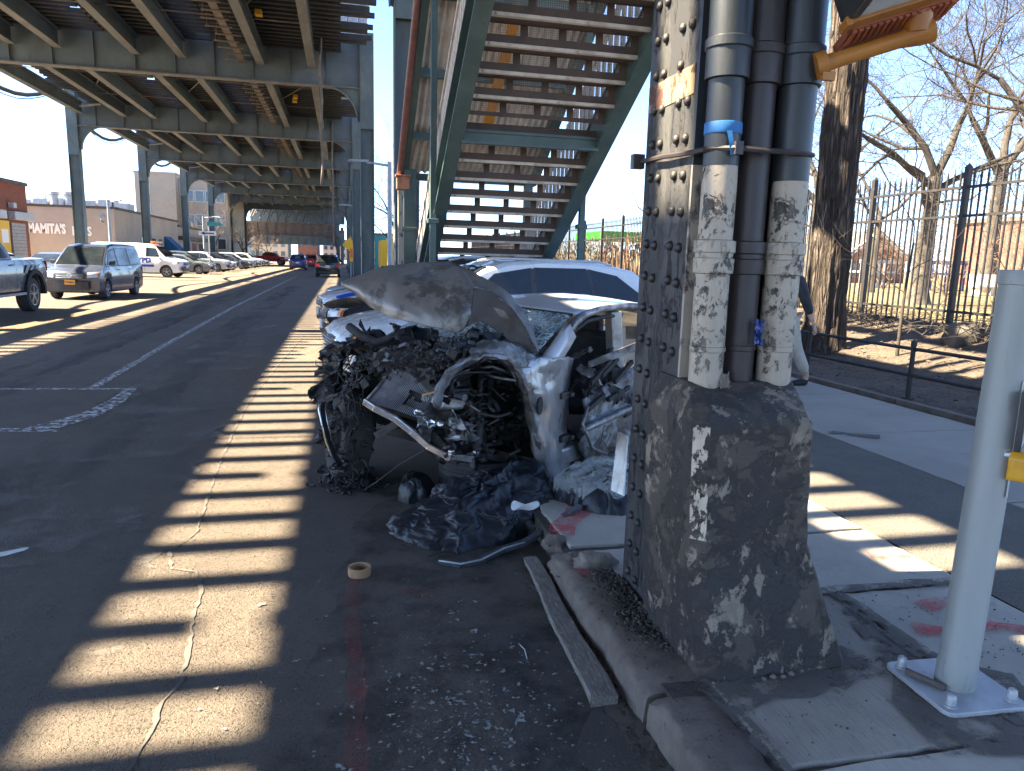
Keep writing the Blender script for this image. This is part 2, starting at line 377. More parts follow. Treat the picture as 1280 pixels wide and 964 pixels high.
# ---------------------------------------------------------------- ground, road, pavement
def sheet(name, mat, x0, x1, y0, y1, z, kind='structure'):
    b = MB(); b.add([(x0, y0, z), (x1, y0, z), (x1, y1, z), (x0, y1, z)], [(0, 1, 2, 3)])
    return tag(b.build(name, mat, fix=False), kind=kind)
sheet('ground', K['ground'], -1600, 1600, -1600, 1600, -.06)
road = sheet('road', K['asphalt'], -17.5, 1.15, -40, 400, 0)
sheet('left_pavement', K['slab_far'], -30, -17.5, -40, 400, .12)
walk = tag((lambda b: (b.bx(1.12, 6.2, -20, 200, -.1, .134), b.build('sidewalk', K['dirt']))[1])(MB()), kind='structure')
b = MB(); b.bx(2.985, 4.28, -20, 120, .1, .147); tag(b.build('path', K['asphalt_walk']), kind='structure')
rr = random.Random(5)
def slab(x0, x1, y0, y1, mat, z=.15, tilt=0):
    b = MB(); j = lambda: rr.uniform(-.014, .014)
    n = 16; pts = []
    for (a, c) in (((x0, y0), (x1, y0)), ((x1, y0), (x1, y1)), ((x1, y1), (x0, y1)), ((x0, y1), (x0, y0))):
        for i in range(n): pts.append(Vector((a[0] + (c[0] - a[0]) * i / n + j() * .5, a[1] + (c[1] - a[1]) * i / n + j() * .5, z - .09)))
    b.prism(pts, (0, 0, .09)); o = b.build('paving_slab', mat, walk, bevel=.008); return o
slab(1.295, 2.215, 1.725, 2.75, K['slab_worn']); slab(2.245, 2.965, 1.725, 2.745, K['slab'])
slab(1.90, 2.965, 2.785, 3.46, K['slab']); slab(1.17, 2.965, 3.50, 4.62, K['slab'], .153); slab(1.14, 1.88, 3.09, 3.455, K['slab'], .142)
slab(1.29, 2.965, .25, 1.705, K['slab']); slab(1.29, 2.965, -1.4, .21, K['slab'])
y = 4.66
while y < 40:
    slab(1.36, 2.965, y, y + 1.5, K['slab_far']); y += 1.54
y = -2.0
while y < 60:
    slab(4.30, 6.10, y, y + 1.9, K['slab_far'], .15); y += 1.92
kerb = empty('kerb', (1.15, 0, 0)); tag(kerb, kind='structure')
def kstone(y0, y1, x0=1.045, x1=1.265, h=.145):
    b = MB(); w = .5
    def fn(u, v):
        y = y0 + (y1 - y0) * u
        pr = [(x0 - .012, -.06), (x0 - .006, .03), (x0, h - .05), (x0 + .012, h - .016), (x0 + .035, h - .004), (x0 + .11, h), (x1, h), (x1, -.06)]
        k = v * (len(pr) - 1); p = pr[int(round(k))]
        e = -.02 * max(0, abs(u - .5) * 2 - .9) * 10
        d = fbm(y * 4, p[0] * 9, p[1] * 9) * .016 + fbm(y * 19, p[0] * 25, p[1] * 25) * .006
        return (p[0] + d - 1.15, y, p[1] + d * .6 + (e if p[1] > 0 else 0))
    b.grid(fn, 90, 7); m_ = len(b.v); b.face(list(range(7, -1, -1))); b.face(list(range(m_ - 8, m_))); b.build('kerb_stone', K['kerb'], kerb, smooth=50)
for y0, y1 in ((2.205, 3.40), (.92, 2.175), (-.4, .89), (-1.8, -.43), (4.9, 6.3), (6.33, 7.8), (7.83, 9.3)): kstone(y0, y1)
b = MB(); b.bx(1.05 - 1.15, 1.30 - 1.15, 9.35, 200, -.05, .145); tag(b.build('far_kerb', K['kerb'], kerb), kind='stuff')
b = MB(); b.bx(-17.6, -17.4, -20, 300, -.05, .13); tag(b.build('left_kerb', K['kerb']), kind='structure')

LAY = [0]
def strip(name, mat, pts, ws, z, kind='structure', jit=0, parent=None):
    """a thin sheet following points on the ground, each one laid a hair above the last"""
    LAY[0] += 1; z = z + LAY[0] * .00014
    b = MB(); pts = [Vector((p[0], p[1], z)) for p in pts]; out = []
    for i in range(len(pts) - 1):
        n = max(1, int((pts[i + 1] - pts[i]).length / (.12 if jit > .0115 or ws == .46 else .035))) if jit else 1
        for k in range(n): out.append(pts[i].lerp(pts[i + 1], k / n))
    out.append(pts[-1]); vs = []; N = len(out)
    for i, p in enumerate(out):
        t = (out[min(i + 1, N - 1)] - out[max(i - 1, 0)]).normalized(); s = Vector((-t.y, t.x, 0))
        w = ws if not isinstance(ws, list) else ws[0] + (ws[1] - ws[0]) * i / max(1, N - 1)
        vs += [p + s * (w / 2 + rr.uniform(-jit, jit)), p - s * (w / 2 + rr.uniform(-jit, jit))]
    b.add(vs, [(2 * i, 2 * i + 1, 2 * i + 3, 2 * i + 2) for i in range(N - 1)])
    o = b.build(name, mat, parent, fix=False); return tag(o, kind=kind)
g = lambda px, py: at(px, py, Z=0)
strip('lane_marking', K['white_mark'], [(-7.2, 9.75), (-2.47, 9.40)], .10, .004)
strip('lane_marking', K['white_mark'], [(-7.2, 7.35), (-3.0, 7.31), (-2.55, 7.25)], .13, .004)
strip('lane_marking', K['white_mark'], [(-2.50, 9.40), (-2.45, 8.6), (-2.5, 7.9), (-2.75, 7.28)], [.12, .28], .008)
strip('lane_marking', K['white_mark'], [(-2.95, 9.5), (-3.1, 14), (-3.3, 24), (-3.5, 60)], .12, .004)
strip('centre_line', K['yellow_mark'], [(-6.85, 2), (-6.7, 30), (-6.5, 140)], .12, .004); strip('centre_line', K['yellow_mark'], [(-6.58, 2), (-6.43, 30), (-6.23, 140)], .12, .004)
cr = [g(*p) for p in ((150, 980), (164, 955), (194, 909), (197, 886), (226, 853), (238, 800), (242, 770), (252, 742), (246, 715), (215, 712), (212, 690), (232, 678), (246, 665), (262, 615), (275, 579), (289, 546), (310, 505), (345, 460), (380, 420))]
strip('road_crack', K['crack'], cr, .014, .004, jit=.0085)
strip('gutter_patch', K['gutter'], [(.78, 1.0), (.80, 3.0)], .46, .004, jit=.03)
strip('gutter_dirt', K['dirt_film'], [(1.02, .3), (1.0, 1.9), (.985, 3.4)], .13, .007, jit=.03)
strip('spray_marking', K['spray_road'], [(.02, 3.6), (.03, 2.6), (.015, 1.95)], .075, .006, jit=.012)
strip('spray_marking', K['spray_road'], [(.0, 2.05), (.2, 2.03)], .12, .006, jit=.03)
strip('spray_marking', K['spray_road'], [(.26, 3.42), (.42, 3.36)], .09, .006, jit=.02)
strip('spray_marking', K['spray_road'], [(.8, 1.92), (1.0, 1.85)], .09, .010, jit=.02)
strip('spray_marking', K['spray'], [at(1140, 783, Z=.158), at(1190, 790, Z=.158), at(1245, 782, Z=.158), at(1300, 790, Z=.158)], .10, .1585, jit=.02)
strip('spray_marking', K['spray'], [at(1150, 757, Z=.158), at(1195, 750, Z=.158)], .09, .1585, jit=.02)
strip('spray_marking', K['spray'], [at(1085, 693, Z=.158), at(1140, 697, Z=.158)], .07, .1585, jit=.02)
strip('spray_marking', K['spray'], [at(700, 668, Z=.158), at(716, 646, Z=.158), at(735, 625, Z=.158)], .16, .1605, jit=.03)
strip('spray_marking', K['spray'], [(1.12, 3.22), (1.16, 3.12)], .06, .152, jit=.01)
# dirt worn over the slabs round the pole and the pillar
strip('pavement_dirt', K['dirt_film'], [at(1060, 762, Z=.155), at(1105, 800, Z=.155), at(1135, 830, Z=.155), at(1140, 880, Z=.155), at(1190, 925, Z=.155), at(1300, 915, Z=.155)], [.08, .24], .1555, jit=.03)
strip('pavement_dirt', K['dirt_film'], [at(1035, 855, Z=.155), at(1060, 828, Z=.155), at(1075, 818, Z=.155)], .12, .1555, jit=.02)
strip('pavement_dirt', K['dirt_film'], [at(1130, 840, Z=.155), at(1280, 860, Z=.155)], .2, .1550, jit=.02)
strip('wet_patch', K['dirt_film'], [at(1035, 540, Z=.15), at(1065, 543, Z=.15), at(1100, 547, Z=.15)], .12, .154, jit=.04)
strip('pavement_dirt', K['dirt_film'], [(1.3, 2.08), (1.6, 2.12), (1.95, 2.2)], .16, .1555, jit=.03)
strip('pavement_dirt', K['dirt_film'], [(1.25, 2.2), (1.275, 2.0), (1.285, 1.6)], .06, .1575, jit=.012)
strip('pavement_dirt', K['dirt_film'], [(2.23, 2.75), (2.225, 2.3), (2.23, 1.75)], .09, .1575, jit=.02)
strip('pavement_dirt', K['dirt_film'], [(1.9, 2.765), (2.4, 2.765), (2.96, 2.76)], .07, .1575, jit=.015)
strip('road_stain', alpha_mat('oil_stain', (.05, .046, .042), 3.2, .46, .66, maxa=.6), [(.1, 1.5), (.35, 2.6), (.6, 4.2), (.9, 5.2)], 1.1, .0025, jit=.05)
strip('road_stain', alpha_mat('tyre_wear', (.07, .066, .06), 2.2, .42, .7, stretch=(1, .15, 1), maxa=.5), [(-3.9, 1.5), (-4.1, 12), (-4.3, 40)], .7, .0025, jit=.05)
strip('road_stain', alpha_mat('tyre_wear', (.07, .066, .06), 2.2, .42, .7, stretch=(1, .15, 1), maxa=.5), [(-2.1, 1.5), (-2.3, 12), (-2.5, 40)], .7, .0025, jit=.05)
strip('road_patch', alpha_mat('pale_patch', (.26, .24, .21), 1.4, .50, .62, maxa=.5), [(-1.6, 3), (-1.9, 9), (-2.2, 18)], 1.3, .0030, jit=.08)
# droppings: nobody could count them
b = MB(); r2 = random.Random(8)
for i in range(1050):
    if i < 900: x = r2.gauss(.42, .24); yy = r2.gauss(2.25, .36)
    else: x = r2.uniform(-.6, 1.0); yy = r2.uniform(1.6, 3.6)
    if x > .98: continue
    s = min(.011, abs(r2.gauss(.0015, .0028)) + .0011); a0 = r2.uniform(0, 6.3); vs = [(x, yy, .0085)]; n = 9
    for k in range(n):
        a = a0 + 2 * math.pi * k / n; q = s * r2.choice((.35, .5, .9, 1.3, 2.4)); vs.append((x + q * math.cos(a), yy + q * math.sin(a), .0085))
    b.add(vs, [(0, k + 1, (k + 1) % n + 1) for k in range(n)])
tag(b.build('bird_droppings', K['splat'], fix=False), kind='stuff')
# small litter and grit on the asphalt: uncountable crumbs
def crumbs(name, mat, n, fx, smin, smax, seed, z=.0):
    b = MB(); q = random.Random(seed)
    for i in range(n):
        x, yy, zz = fx(q); s = q.uniform(smin, smax)
        mt = Matrix.Rotation(q.uniform(0, 6.3), 3, 'Z') @ Matrix.Rotation(q.uniform(-.6, .6), 3, 'X')
        vs = [mt @ Vector((a * s * q.uniform(.6, 1.3), c * s * q.uniform(.5, 1.2), e * s * q.uniform(.3, .8))) + Vector((x, yy, zz + s * .3)) for a, c, e in ((1, 0, 0), (-1, 0, 0), (0, 1, 0), (0, -1, 0), (0, 0, 1), (0, 0, -1))]
        b.add(vs, [(0, 2, 4), (2, 1, 4), (1, 3, 4), (3, 0, 4), (2, 0, 5), (1, 2, 5), (3, 1, 5), (0, 3, 5)])
    return tag(b.build(name, mat, fix=False), kind='stuff')
crumbs('road_grit', K['rubble'], 900, lambda q: (q.uniform(-2, 1.0), q.uniform(1.6, 5), 0), .002, .006, 3)
crumbs('road_grit', K['stone'], 260, lambda q: (q.uniform(-2, 1.0), q.uniform(1.6, 5), 0), .002, .005, 4)
crumbs('kerb_grit', K['rubble'], 900, lambda q: (q.choice((q.gauss(1.0, .03), q.uniform(1.05, 1.26))), q.uniform(.9, 3.5), 0), .002, .007, 16) if False else crumbs('gutter_grit', K['rubble'], 900, lambda q: (q.gauss(.985, .035), q.uniform(.9, 3.6), .002), .002, .008, 16)
crumbs('kerb_grit', K['rubble'], 420, lambda q: (q.uniform(1.09, 1.25), q.uniform(.95, 3.35), .143), .002, .006, 18)
crumbs('kerb_grit', K['stone'], 140, lambda q: (q.uniform(1.09, 1.25), q.uniform(.95, 3.35), .143), .002, .004, 19)
def heap(q):
    t = q.random(); yy = 2.3 + t * .85; return (min(1.262, q.gauss(1.215, .05)), yy, .12 + .02 * q.random() + max(0, .05 - abs(yy - 2.95) * .09))
crumbs('rubble_heap', K['rubble'], 1500, heap, .004, .014, 5)
crumbs('slab_grit', K['rubble'], 500, lambda q: (q.uniform(1.3, 2.9), 2.17 + q.gauss(0, .03) if q.random() < .5 else q.uniform(1.75, 2.7), .152), .002, .006, 6)
crumbs('slab_grit', K['rubble'], 400, lambda q: (q.uniform(1.05, 1.7), q.uniform(3.45, 4.3), .14), .003, .012, 7)
for k, (x, yy, s) in enumerate(((1.53, 2.165, .012), (1.57, 2.16, .010), (1.61, 2.17, .012), (1.49, 2.16, .009), (1.66, 2.18, .009))):
    b = MB(); b.lathe([(0, -s * .5), (s, -s * .3), (s * 1.1, s * .2), (s * .5, s * .8), (0, s * .85)], 8, Matrix.Rotation(k, 4, 'Z'))
    o = b.build('pebble', K['stone'], loc=(x, yy, .153 + s * .5), smooth=True)
    tag(o, 'small pebble lying at the foot of the dark concrete pillar base', 'pebble', 'pebbles at the pillar foot')
def rock(name, loc, d, seed, mat, label):
    b = MB(); q = 14
    def fn(u, v):
        a = u * 2 * math.pi; e = (v - .5) * math.pi
        p = Vector((math.cos(a) * math.cos(e), math.sin(a) * math.cos(e), math.sin(e)))
        k = 1 + .35 * fbm(p.x * 1.3 + seed, p.y * 1.3, p.z * 1.3)
        return (p.x * d[0] * k, p.y * d[1] * k, max(-.6, p.z) * d[2] * k)
    b.grid(fn, 20, q); return tag(b.build(name, mat, loc=loc, smooth=60), label, 'stone')
rock('broken_stone', (1.215, 3.26, .165), (.11, .07, .05), 2, K['stone'], 'brown broken stone lying on the kerb end beside the riveted pillar')
rock('broken_stone', (1.12, 3.33, .12), (.10, .10, .06), 7, K['kerb'], 'dark crumbled kerb lump below the brown stone')
rock('broken_stone', (1.12, 3.62, .12), (.07, .09, .05), 11, K['kerb'], 'dark crumbled kerb lump against the slab end by the black sheet')

# plank, tape roll, paper scrap, wires on the road
b = MB(); p0, p1 = Vector((.985, 3.62, .03)), Vector((.935, 2.31, .025))
def fn(u, v):
    c = p0.lerp(p1, u); w = .035 + .018 * u; pr = [(-w, -.018), (w, -.018), (w, .018), (-w, .018), (-w, -.018)]
    k = pr[int(round(v * 4))]; j = fbm(u * 9, k[0] * 30, k[1] * 30) * .004
    e = .05 * k[0] if u in (0, 1) else 0
    return (c.x + k[0] + j + .006 * math.sin(u * 9), c.y + (rr.uniform(-.03, .03) if u in (0, 1) else 0), c.z + k[1] + j)
b.grid(fn, 30, 4); n = len(b.v); b.face([0, 1, 2, 3]); b.face([n - 5, n - 4, n - 3, n - 2])
tag(b.build('wooden_plank', K['wood'], smooth=30), 'long weathered wooden plank lying in the gutter along the kerb', 'plank')
b = MB(); b.lathe([(.046, 0), (.058, 0), (.060, .002), (.060, .045), (.058, .047), (.048, .047), (.046, .045)], 36, close=True)
tag(b.build('tape_roll', K['cardboard'], loc=(.066, 3.66, .002), smooth=40), 'tan cardboard tape roll core lying flat on the dark asphalt', 'tape roll')
b = MB(); c = g(0, 697); b.add([c + Vector(v) for v in ((-.12, .03, .004), (.0, .05, .012), (.09, .075, .02), (.115, .07, .02), (.10, .05, .014), (.02, .0, .008), (-.10, -.03, .004))], [(0, 1, 5, 6), (1, 2, 3, 4, 5)])
tag(b.build('paper_scrap', K['paper'], solid=.002), 'pale paper scrap lying on the road at the far left', 'paper')
for p, q, m, lb in (((648, 805), (659, 826), 'paper', 'short pale wire curled on the road beside the plank'), ((835, 928), (857, 944), 'paper', 'short pale wire lying by the kerb stone nearest the camera')):
    a, c = g(*p), g(*q); b = MB(); b.tube([a + Vector((0, 0, .003)), a.lerp(c, .5) + Vector((.008, .0, .012)), c + Vector((0, 0, .003))], .0022, 5)
    tag(b.build('wire', K[m], smooth=True), lb, 'wire')

# ---------------------------------------------------------------- riveted pillar with concrete base
pil = empty('steel_pillar', (1.55, 2.8, .12), 0, 'riveted dark steel pillar with peeling paint standing on a flared concrete base', 'pillar')
def pl(b, name, mat, **k):
    for v in b.v: v -= Vector((1.55, 2.8, .12))
    return b.build(name, mat, pil, **k)
TOP = 8.4
b = MB(); b.bx(1.281, 1.300, 2.60, 3.04, .1, TOP); pl(b, 'side_plate', K['pillar'], bevel=.004)
b = MB(); b.bx(1.665, 1.684, 2.62, 3.04, .1, TOP); pl(b, 'side_plate', K['pillar'], bevel=.004)
b = MB(); b.bx(1.2815, 1.40, 2.585, 2.5995, 1.15, 2.02); pl(b, 'angle_iron', K['cream_worn'])
b = MB(); b.bx(1.2815, 1.40, 2.585, 2.5995, 2.0205, TOP); pl(b, 'angle_iron', K['pipe_dark'])
b = MB(); b.bx(1.3005, 1.664, 2.70, 2.73, .1, TOP); b.bx(1.3005, 1.664, 3.00, 3.03, .1, TOP); pl(b, 'web_plate', K['pipe_brown'])
b = MB(); b.bx(1.2745, 1.2805, 2.52, 3.03, 1.985, 2.10 - .0); 
b = MB(); b.bx(1.2775, 1.2805, 2.61, 3.03, 2.28, 2.385); pl(b, 'paint_patch', peel('tan_patch', [(.06, .03, .02), ((.27, .19, .105), 9, .42, .47, None), ((.10, .035, .022), 14, .55, .60, (1, 1, .5))], .7, .5))
b = MB()
for p in range(7): b.v += []
rv = MB(); rv.lathe([(.0205, -.002), (.020, .003), (.0165, .0105), (.0095, .0155), (0, .0168)], 10, Matrix.Rotation(-math.pi / 2, 4, 'Y'))
r0 = None
z = .22
k = 0
while z < 3.3:
    for yy, dz in ((2.655, .0), (2.735, .008), (2.885, .012), (2.965, .02)):
        q = Vector((1.279, yy, z + dz)) - Vector((1.55, 2.8, .12))
        if 2.27 < z + dz < 2.40 and yy < 2.7: continue
        if r0 is None: r0 = rv.build('rivet', K['rivet'], pil, smooth=True, loc=q)
        else: inst(r0, pil, q)
    z += .136
# strap round the pillar
b = MB(); b.tube([(1.262, 3.06, 2.085), (1.255, 2.8, 2.075), (1.262, 2.56, 2.06), (1.268, 2.48, 2.06), (1.35, 2.405, 2.06), (1.52, 2.42, 2.06), (1.62, 2.415, 2.06), (1.69, 2.45, 2.06)], .010, 6); b.box((1.25, 3.05, 2.085), (.05, .04, .06)); b.box((1.36, 2.405, 2.06), (.03, .02, .045)); pl(b, 'strap', K['pipe_brown'], smooth=40)
def ring(z, x0, x1, y0, y1, c, cb):
    return [Vector(p) for p in ((x0 + c, y0, z), (x1 - cb, y0, z), (x1, y0 + cb, z), (x1, y1, z), (x0, y1, z), (x0, y0 + c, z))]
rings = [ring(.10, 1.262, 1.862, 2.175, 2.74, .055, .015), ring(.135, 1.262, 1.862, 2.175, 2.74, .055, .015), ring(.62, 1.232, 1.705, 2.272, 2.735, .045, .012), ring(1.085, 1.222, 1.690, 2.285, 2.73, .045, .012), ring(1.125, 1.232, 1.682, 2.315, 2.73, .045, .012), ring(1.215, 1.268, 1.70, 2.455, 2.73, .03, .01)]
def loftrings(rs, fids, sub=10):
    b = MB(); n = len(rs[0])
    for i in range(len(rs) - 1):
        ns = max(1, int((rs[i + 1][0] - rs[i][0]).length / .035))
        for j in range(n):
            if fids and j not in fids: continue
            a, c, d, e = rs[i][j], rs[i][(j + 1) % n], rs[i + 1][(j + 1) % n], rs[i + 1][j]
            m = max(1, int((c - a).length / .04))
            def fn(u, v):
                p = a.lerp(e, u).lerp(c.lerp(d, u), v); w = fbm(p.x * 7, p.y * 7, p.z * 7) * .003 + (0.004 * abs(fbm(p.x * 23, p.y * 23, p.z * 23)))
                return p + (p - Vector((1.47, 2.55, p.z))).normalized() * -w
            b.grid(fn, ns, m)
    return b
b = loftrings(rings, None); t = rings[-1]; b.add(t, [tuple(range(6))])
for v in b.v: v -= Vector((1.55, 2.8, .12))
base = b.build('concrete_base', K['base'], pil, smooth=28)
def off(r, d): return [p + (p - Vector((1.47, 2.55, p.z))).normalized() * d for p in r]
b = loftrings([off(ring(.66, 1.2315, 1.703, 2.273, 2.735, .045, .012), .002), off(rings[3], .002)], [5]); pl(b, 'painted_corner', K['base_cream'], smooth=True)

def pipe(x, y, rl, ru, z0, zs, mats, label, tape=False, cz=1.68, lean=0):
    e = empty('pillar_pipe', (x, y, z0), 0, label, 'pipe', 'pipes strapped to the steel pillar')
    X = lambda z: lean * (z - z0)
    b = MB(); b.tube([(X(z0), 0, 0), (X(zs), 0, zs - z0)], rl, 20); b.build('lower_pipe', mats[0], e, smooth=40)
    b = MB(); b.tube([(X(zs), 0, zs - z0), (X(2.34), 0, 2.34 - z0)], rl + .001, 20); b.build('upper_pipe', mats[1], e, smooth=40)
    b = MB(); b.lathe([(rl, 0), (ru + .004, .004), (ru + .004, .10), (ru + .010, .105), (ru + .010, .135), (ru + .002, .14), (ru + .002, 6)], 20)
    for v in b.v: v += Vector((X(2.34) if v.z < 1 else X(2.34), 0, 2.30 - z0))
    b.build('socket', mats[1], e, smooth=40)
    if cz:
        b = MB(); b.lathe([(rl, 0), (rl + .010, .004), (rl + .012, .055), (rl + .006, .06), (rl + .006, .075), (rl + .013, .08), (rl + .013, .12), (rl, .125)], 20)
        for v in b.v: v += Vector((X(cz), 0, cz - .06 - z0))
        b.build('collar', mats[2], e, smooth=40)
    b = MB(); b.lathe([(rl, 0), (rl + .004, .003), (rl + .004, .02), (rl, .023)], 20)
    for v in b.v: v += Vector((0, 0, .16))
    b.build('joint_band', mats[0], e, smooth=40)
    if tape:
        b = MB(); b.lathe([(rl + .0035, 0), (rl + .0045, .002), (rl + .0045, .038), (rl + .0035, .04)], 20)
        for v in b.v: v += Vector((X(2.1), 0, 2.115 - z0))
        def fn(u, v): return (-.012 + .022 * (v - .5) * (1 - u * .4) + .01 * u, -rl - .006 - .012 * math.sin(u * 2), 2.12 - z0 - .085 * u)
        b.grid(fn, 6, 3); b.build('tape_band', K['tape'], e, smooth=True)
pipe(1.342, 2.49, .063, .074, 1.17, 2.005, (K['cream'], K['pipe_dark'], K['cream']), 'left pillar pipe with cream peeling lower half and blue tape', True)
pipe(1.497, 2.53, .060, .072, 1.17, 2.0, (K['pipe_brown'], K['pipe_brown'], K['pipe_brown']), 'dark brown middle pipe strapped between the two cream based pipes')
pipe(1.638, 2.50, .066, .075, 1.17, 1.965, (K['cream'], K['pipe_dark'], K['cream']), 'right pillar pipe with cream lower half holding the orange bracket')
b = MB()
b.tube([(1.575, 2.60, 1.17), (1.575, 2.60, 6)], .03, 12); e = b.build('pillar_pipe', K['cream_worn'], smooth=40); tag(e, 'thin worn pipe set back between the brown pipe and right cream pipe', 'pipe', 'pipes strapped to the steel pillar')
q = random.Random(4); b = MB(); b.grid(lambda u, v: (1.39 + .04 * (u - .5) + .01 * fbm(u * 5, v * 5), 2.42 + .02 * v, 1.2 + .05 * v + .02 * fbm(u * 7, v * 6, 3)), 10, 10)
tag(b.build('crumpled_paper', K['stone'], solid=.003), 'crumpled brown paper stuffed between the pipes on the base top', 'litter')
b = MB(); b.grid(lambda u, v: (1.525 + .03 * (u - .5) + .015 * fbm(u * 6, v * 5), 2.445 + .015 * fbm(u * 4, v * 6, 5), 1.36 + .09 * v + .02 * fbm(u * 7, v * 6, 3)), 10, 12)
tag(b.build('plastic_wrapper', K['paint_blue'], solid=.002), 'dark blue plastic wrapper wedged between two pillar pipes', 'litter')

# ---------------------------------------------------------------- orange pedestrian signal on the right pipe
sg = empty('pedestrian_signal', (1.62, 2.47, 2.40), 0, 'orange pedestrian signal housing on a bracket arm at the top right', 'signal')
def sl_(b, name, mat, **k):
    for v in b.v: v -= Vector((1.62, 2.47, 2.40))
    return b.build(name, mat, sg, **k)
A0, A1 = at(1030, 80, Y=2.41), at(1150, 42, Y=2.30)
b = MB(); b.tube([A0 - (A1 - A0) * .06, A0, A0.lerp(A1, .2), A0.lerp(A1, .78), A1, A1 + (A1 - A0) * .12], [.040, .030, .027, .028, .040, .042], 18); sl_(b, 'bracket_arm', K['orange'], smooth=40)
b = MB(); b.tube([A0 - (A1 - A0) * .1, A0 + (A1 - A0) * .02], .046, 18); b.box(A0 + Vector((.005, -.02, -.045)), (.05, .02, .03)); sl_(b, 'clamp', K['orange'], smooth=40)
b = MB(); b.tube([A1 + Vector((-.015, 0, .0)), A1 + Vector((-.02, 0, .075))], [.042, .05], 18); sl_(b, 'mount', K['orange'], smooth=40)
# the housing: seen from below, its long axis runs with the arm
c0, c1 = at(1062, 34, Y=2.28), at(1210, -12, Y=2.20)
ax = (c1 - c0).normalized(); dn = Vector((.1, -.25, -1)); dn = (dn - ax * dn.dot(ax)).normalized(); dp = ax.cross(dn).normalized()
if dp.y > 0: dp = -dp
L = (c1 - c0).length
def hb(a0, a1, n0, n1, d0, d1):
    return [c0 + ax * a + dn * -n + dp * d for a in (a0, a1) for n in (n0, n1) for d in (d0, d1)]
def hbox(b, *a): b.add(hb(*a), [(0, 1, 3, 2), (4, 6, 7, 5), (0, 4, 5, 1), (2, 3, 7, 6), (0, 2, 6, 4), (1, 5, 7, 3)])
b = MB(); hbox(b, -.01, L, .012, .32, -.02, .17); sl_(b, 'housing', M('housing_grey', (.55, .60, .64), (.45, .50, .54), 6, rough=.5, c3=(.12, .11, .10), s3=40, t3=.64), bevel=.012)
b = MB(); hbox(b, -.012, .03, .010, .31, -.024, .172); sl_(b, 'end_cap', K['black'], bevel=.008)
b = MB(); hbox(b, -.02, L + .01, .0, .018, -.03, .03); hbox(b, -.02, .0, -.006, .024, -.035, .035); sl_(b, 'rim', K['orange'], bevel=.004)
n = 16
for i in range(n):
    b = MB(); a = .03 + (L - .04) * i / n
    b.tube([c0 + ax * a + dn * .006 + dp * -.03, c0 + ax * (a + .004) + dn * .012 + dp * -.10, c0 + ax * a + dn * .0 + dp * -.17], .0085, 7)
    sl_(b, 'louvre', K['louvre'], smooth=50)
b = MB(); hbox(b, .02, L, -.004, .02, -.18, -.02); sl_(b, 'visor', K['louvre'])

# ---------------------------------------------------------------- grey pole with push button
po = empty('signal_pole', (2.155, 1.985, .155), 0, 'grey painted signal pole bolted to a square plate on the pavement', 'pole')
LEAN = R(1.5)
b = MB(); b.lathe([(.066, .016), (.066, .10), (.064, .105), (.0635, .106), (.0625, 1.46)], 32); b.build('shaft', K['pole'], po, smooth=40).rotation_euler = (0, LEAN, 0)
b = MB(); b.lathe([(.0635, 1.458), (.0665, 1.46), (.0665, 1.502), (.064, 1.507), (.05, 1.508), (.05, 1.49), (0, 1.488)], 32); b.build('top_cap', K['pole'], po, smooth=40).rotation_euler = (0, LEAN, 0)
b = MB(); w = .165; b.prism([(x, y, 0) for x, y in ((-w + .03, -w), (w - .03, -w), (w - .008, -w + .008), (w, -w + .03), (w, w - .03), (w - .008, w - .008), (w - .03, w), (-w + .03, w), (-w + .008, w - .008), (-w, w - .03), (-w, -w + .03), (-w + .008, -w + .008))], (0, 0, .018))
o = b.build('base_plate', K['galv'], po, bevel=.003); o.rotation_euler = (0, 0, R(-3))
bo = MB(); bo.lathe([(.022, 0), (.022, .006), (.017, .007), (.0165, .03), (.013, .042), (.006, .047), (0, .048)], 12); b0 = None
for sx, sy in ((-1, -1), (1, -1), (1, 1), (-1, 1)):
    q = Vector((sx * .122, sy * .122, .018)); q.rotate(Matrix.Rotation(R(-3), 3, 'Z'))
    if b0 is None: b0 = bo.build('anchor_bolt', K['galv'], po, smooth=40, loc=q)
    else: inst(b0, po, q)
b = MB(); b.tube([(-.13, .09, .03), (-.10, .02, .03), (-.075, -.035, .028)], .011, 8); tag(b.build('rusty_rod', K['el_rust'], smooth=True, loc=(2.155, 1.985, .155)), 'short rusty rod lying on the grey pole base plate', 'rod')
pb = empty('push_button', (2.168, 1.985, 1.0), 0, 'yellow crossing push button unit below a small sign on the grey pole', 'push button')
ang = math.atan2(-.75, .62); MT = Matrix.Rotation(ang + math.pi / 2, 4, 'Z')
def pbm(b, name, mat, **k):
    for i, v in enumerate(b.v): b.v[i] = MT @ v
    return b.build(name, mat, pb, **k)
b = MB(); b.prism([(-.055, -.055, -.035), (.055, -.055, -.035), (.06, -.055, -.02), (.06, -.055, .045), (.045, -.055, .065), (-.045, -.055, .065), (-.06, -.055, .045), (-.06, -.055, -.02)], (0, -.055, 0)); pbm(b, 'button_body', K['button_yellow'], bevel=.008)
b = MB(); b.lathe([(.036, 0), (.036, .012), (.030, .014), (.028, .004), (.0, .004)], 20, Matrix.Translation((0.0, -.110, .015)) @ Matrix.Rotation(math.pi / 2, 4, 'X')); pbm(b, 'button_ring', K['button_yellow'], smooth=40)
b = MB(); b.lathe([(.025, 0), (.024, .012), (.012, .017), (0, .018)], 16, Matrix.Translation((0.0, -.108, .015)) @ Matrix.Rotation(math.pi / 2, 4, 'X')); pbm(b, 'button', K['black'], smooth=40)
b = MB(); b.box((-.035, -.072, .052), (.03, .06, .012)); pbm(b, 'latch', K['signwhite'])
b = MB(); b.box((0, -.075, .17), (.15, .02, .20)); pbm(b, 'sign_frame', K['black'], bevel=.004)
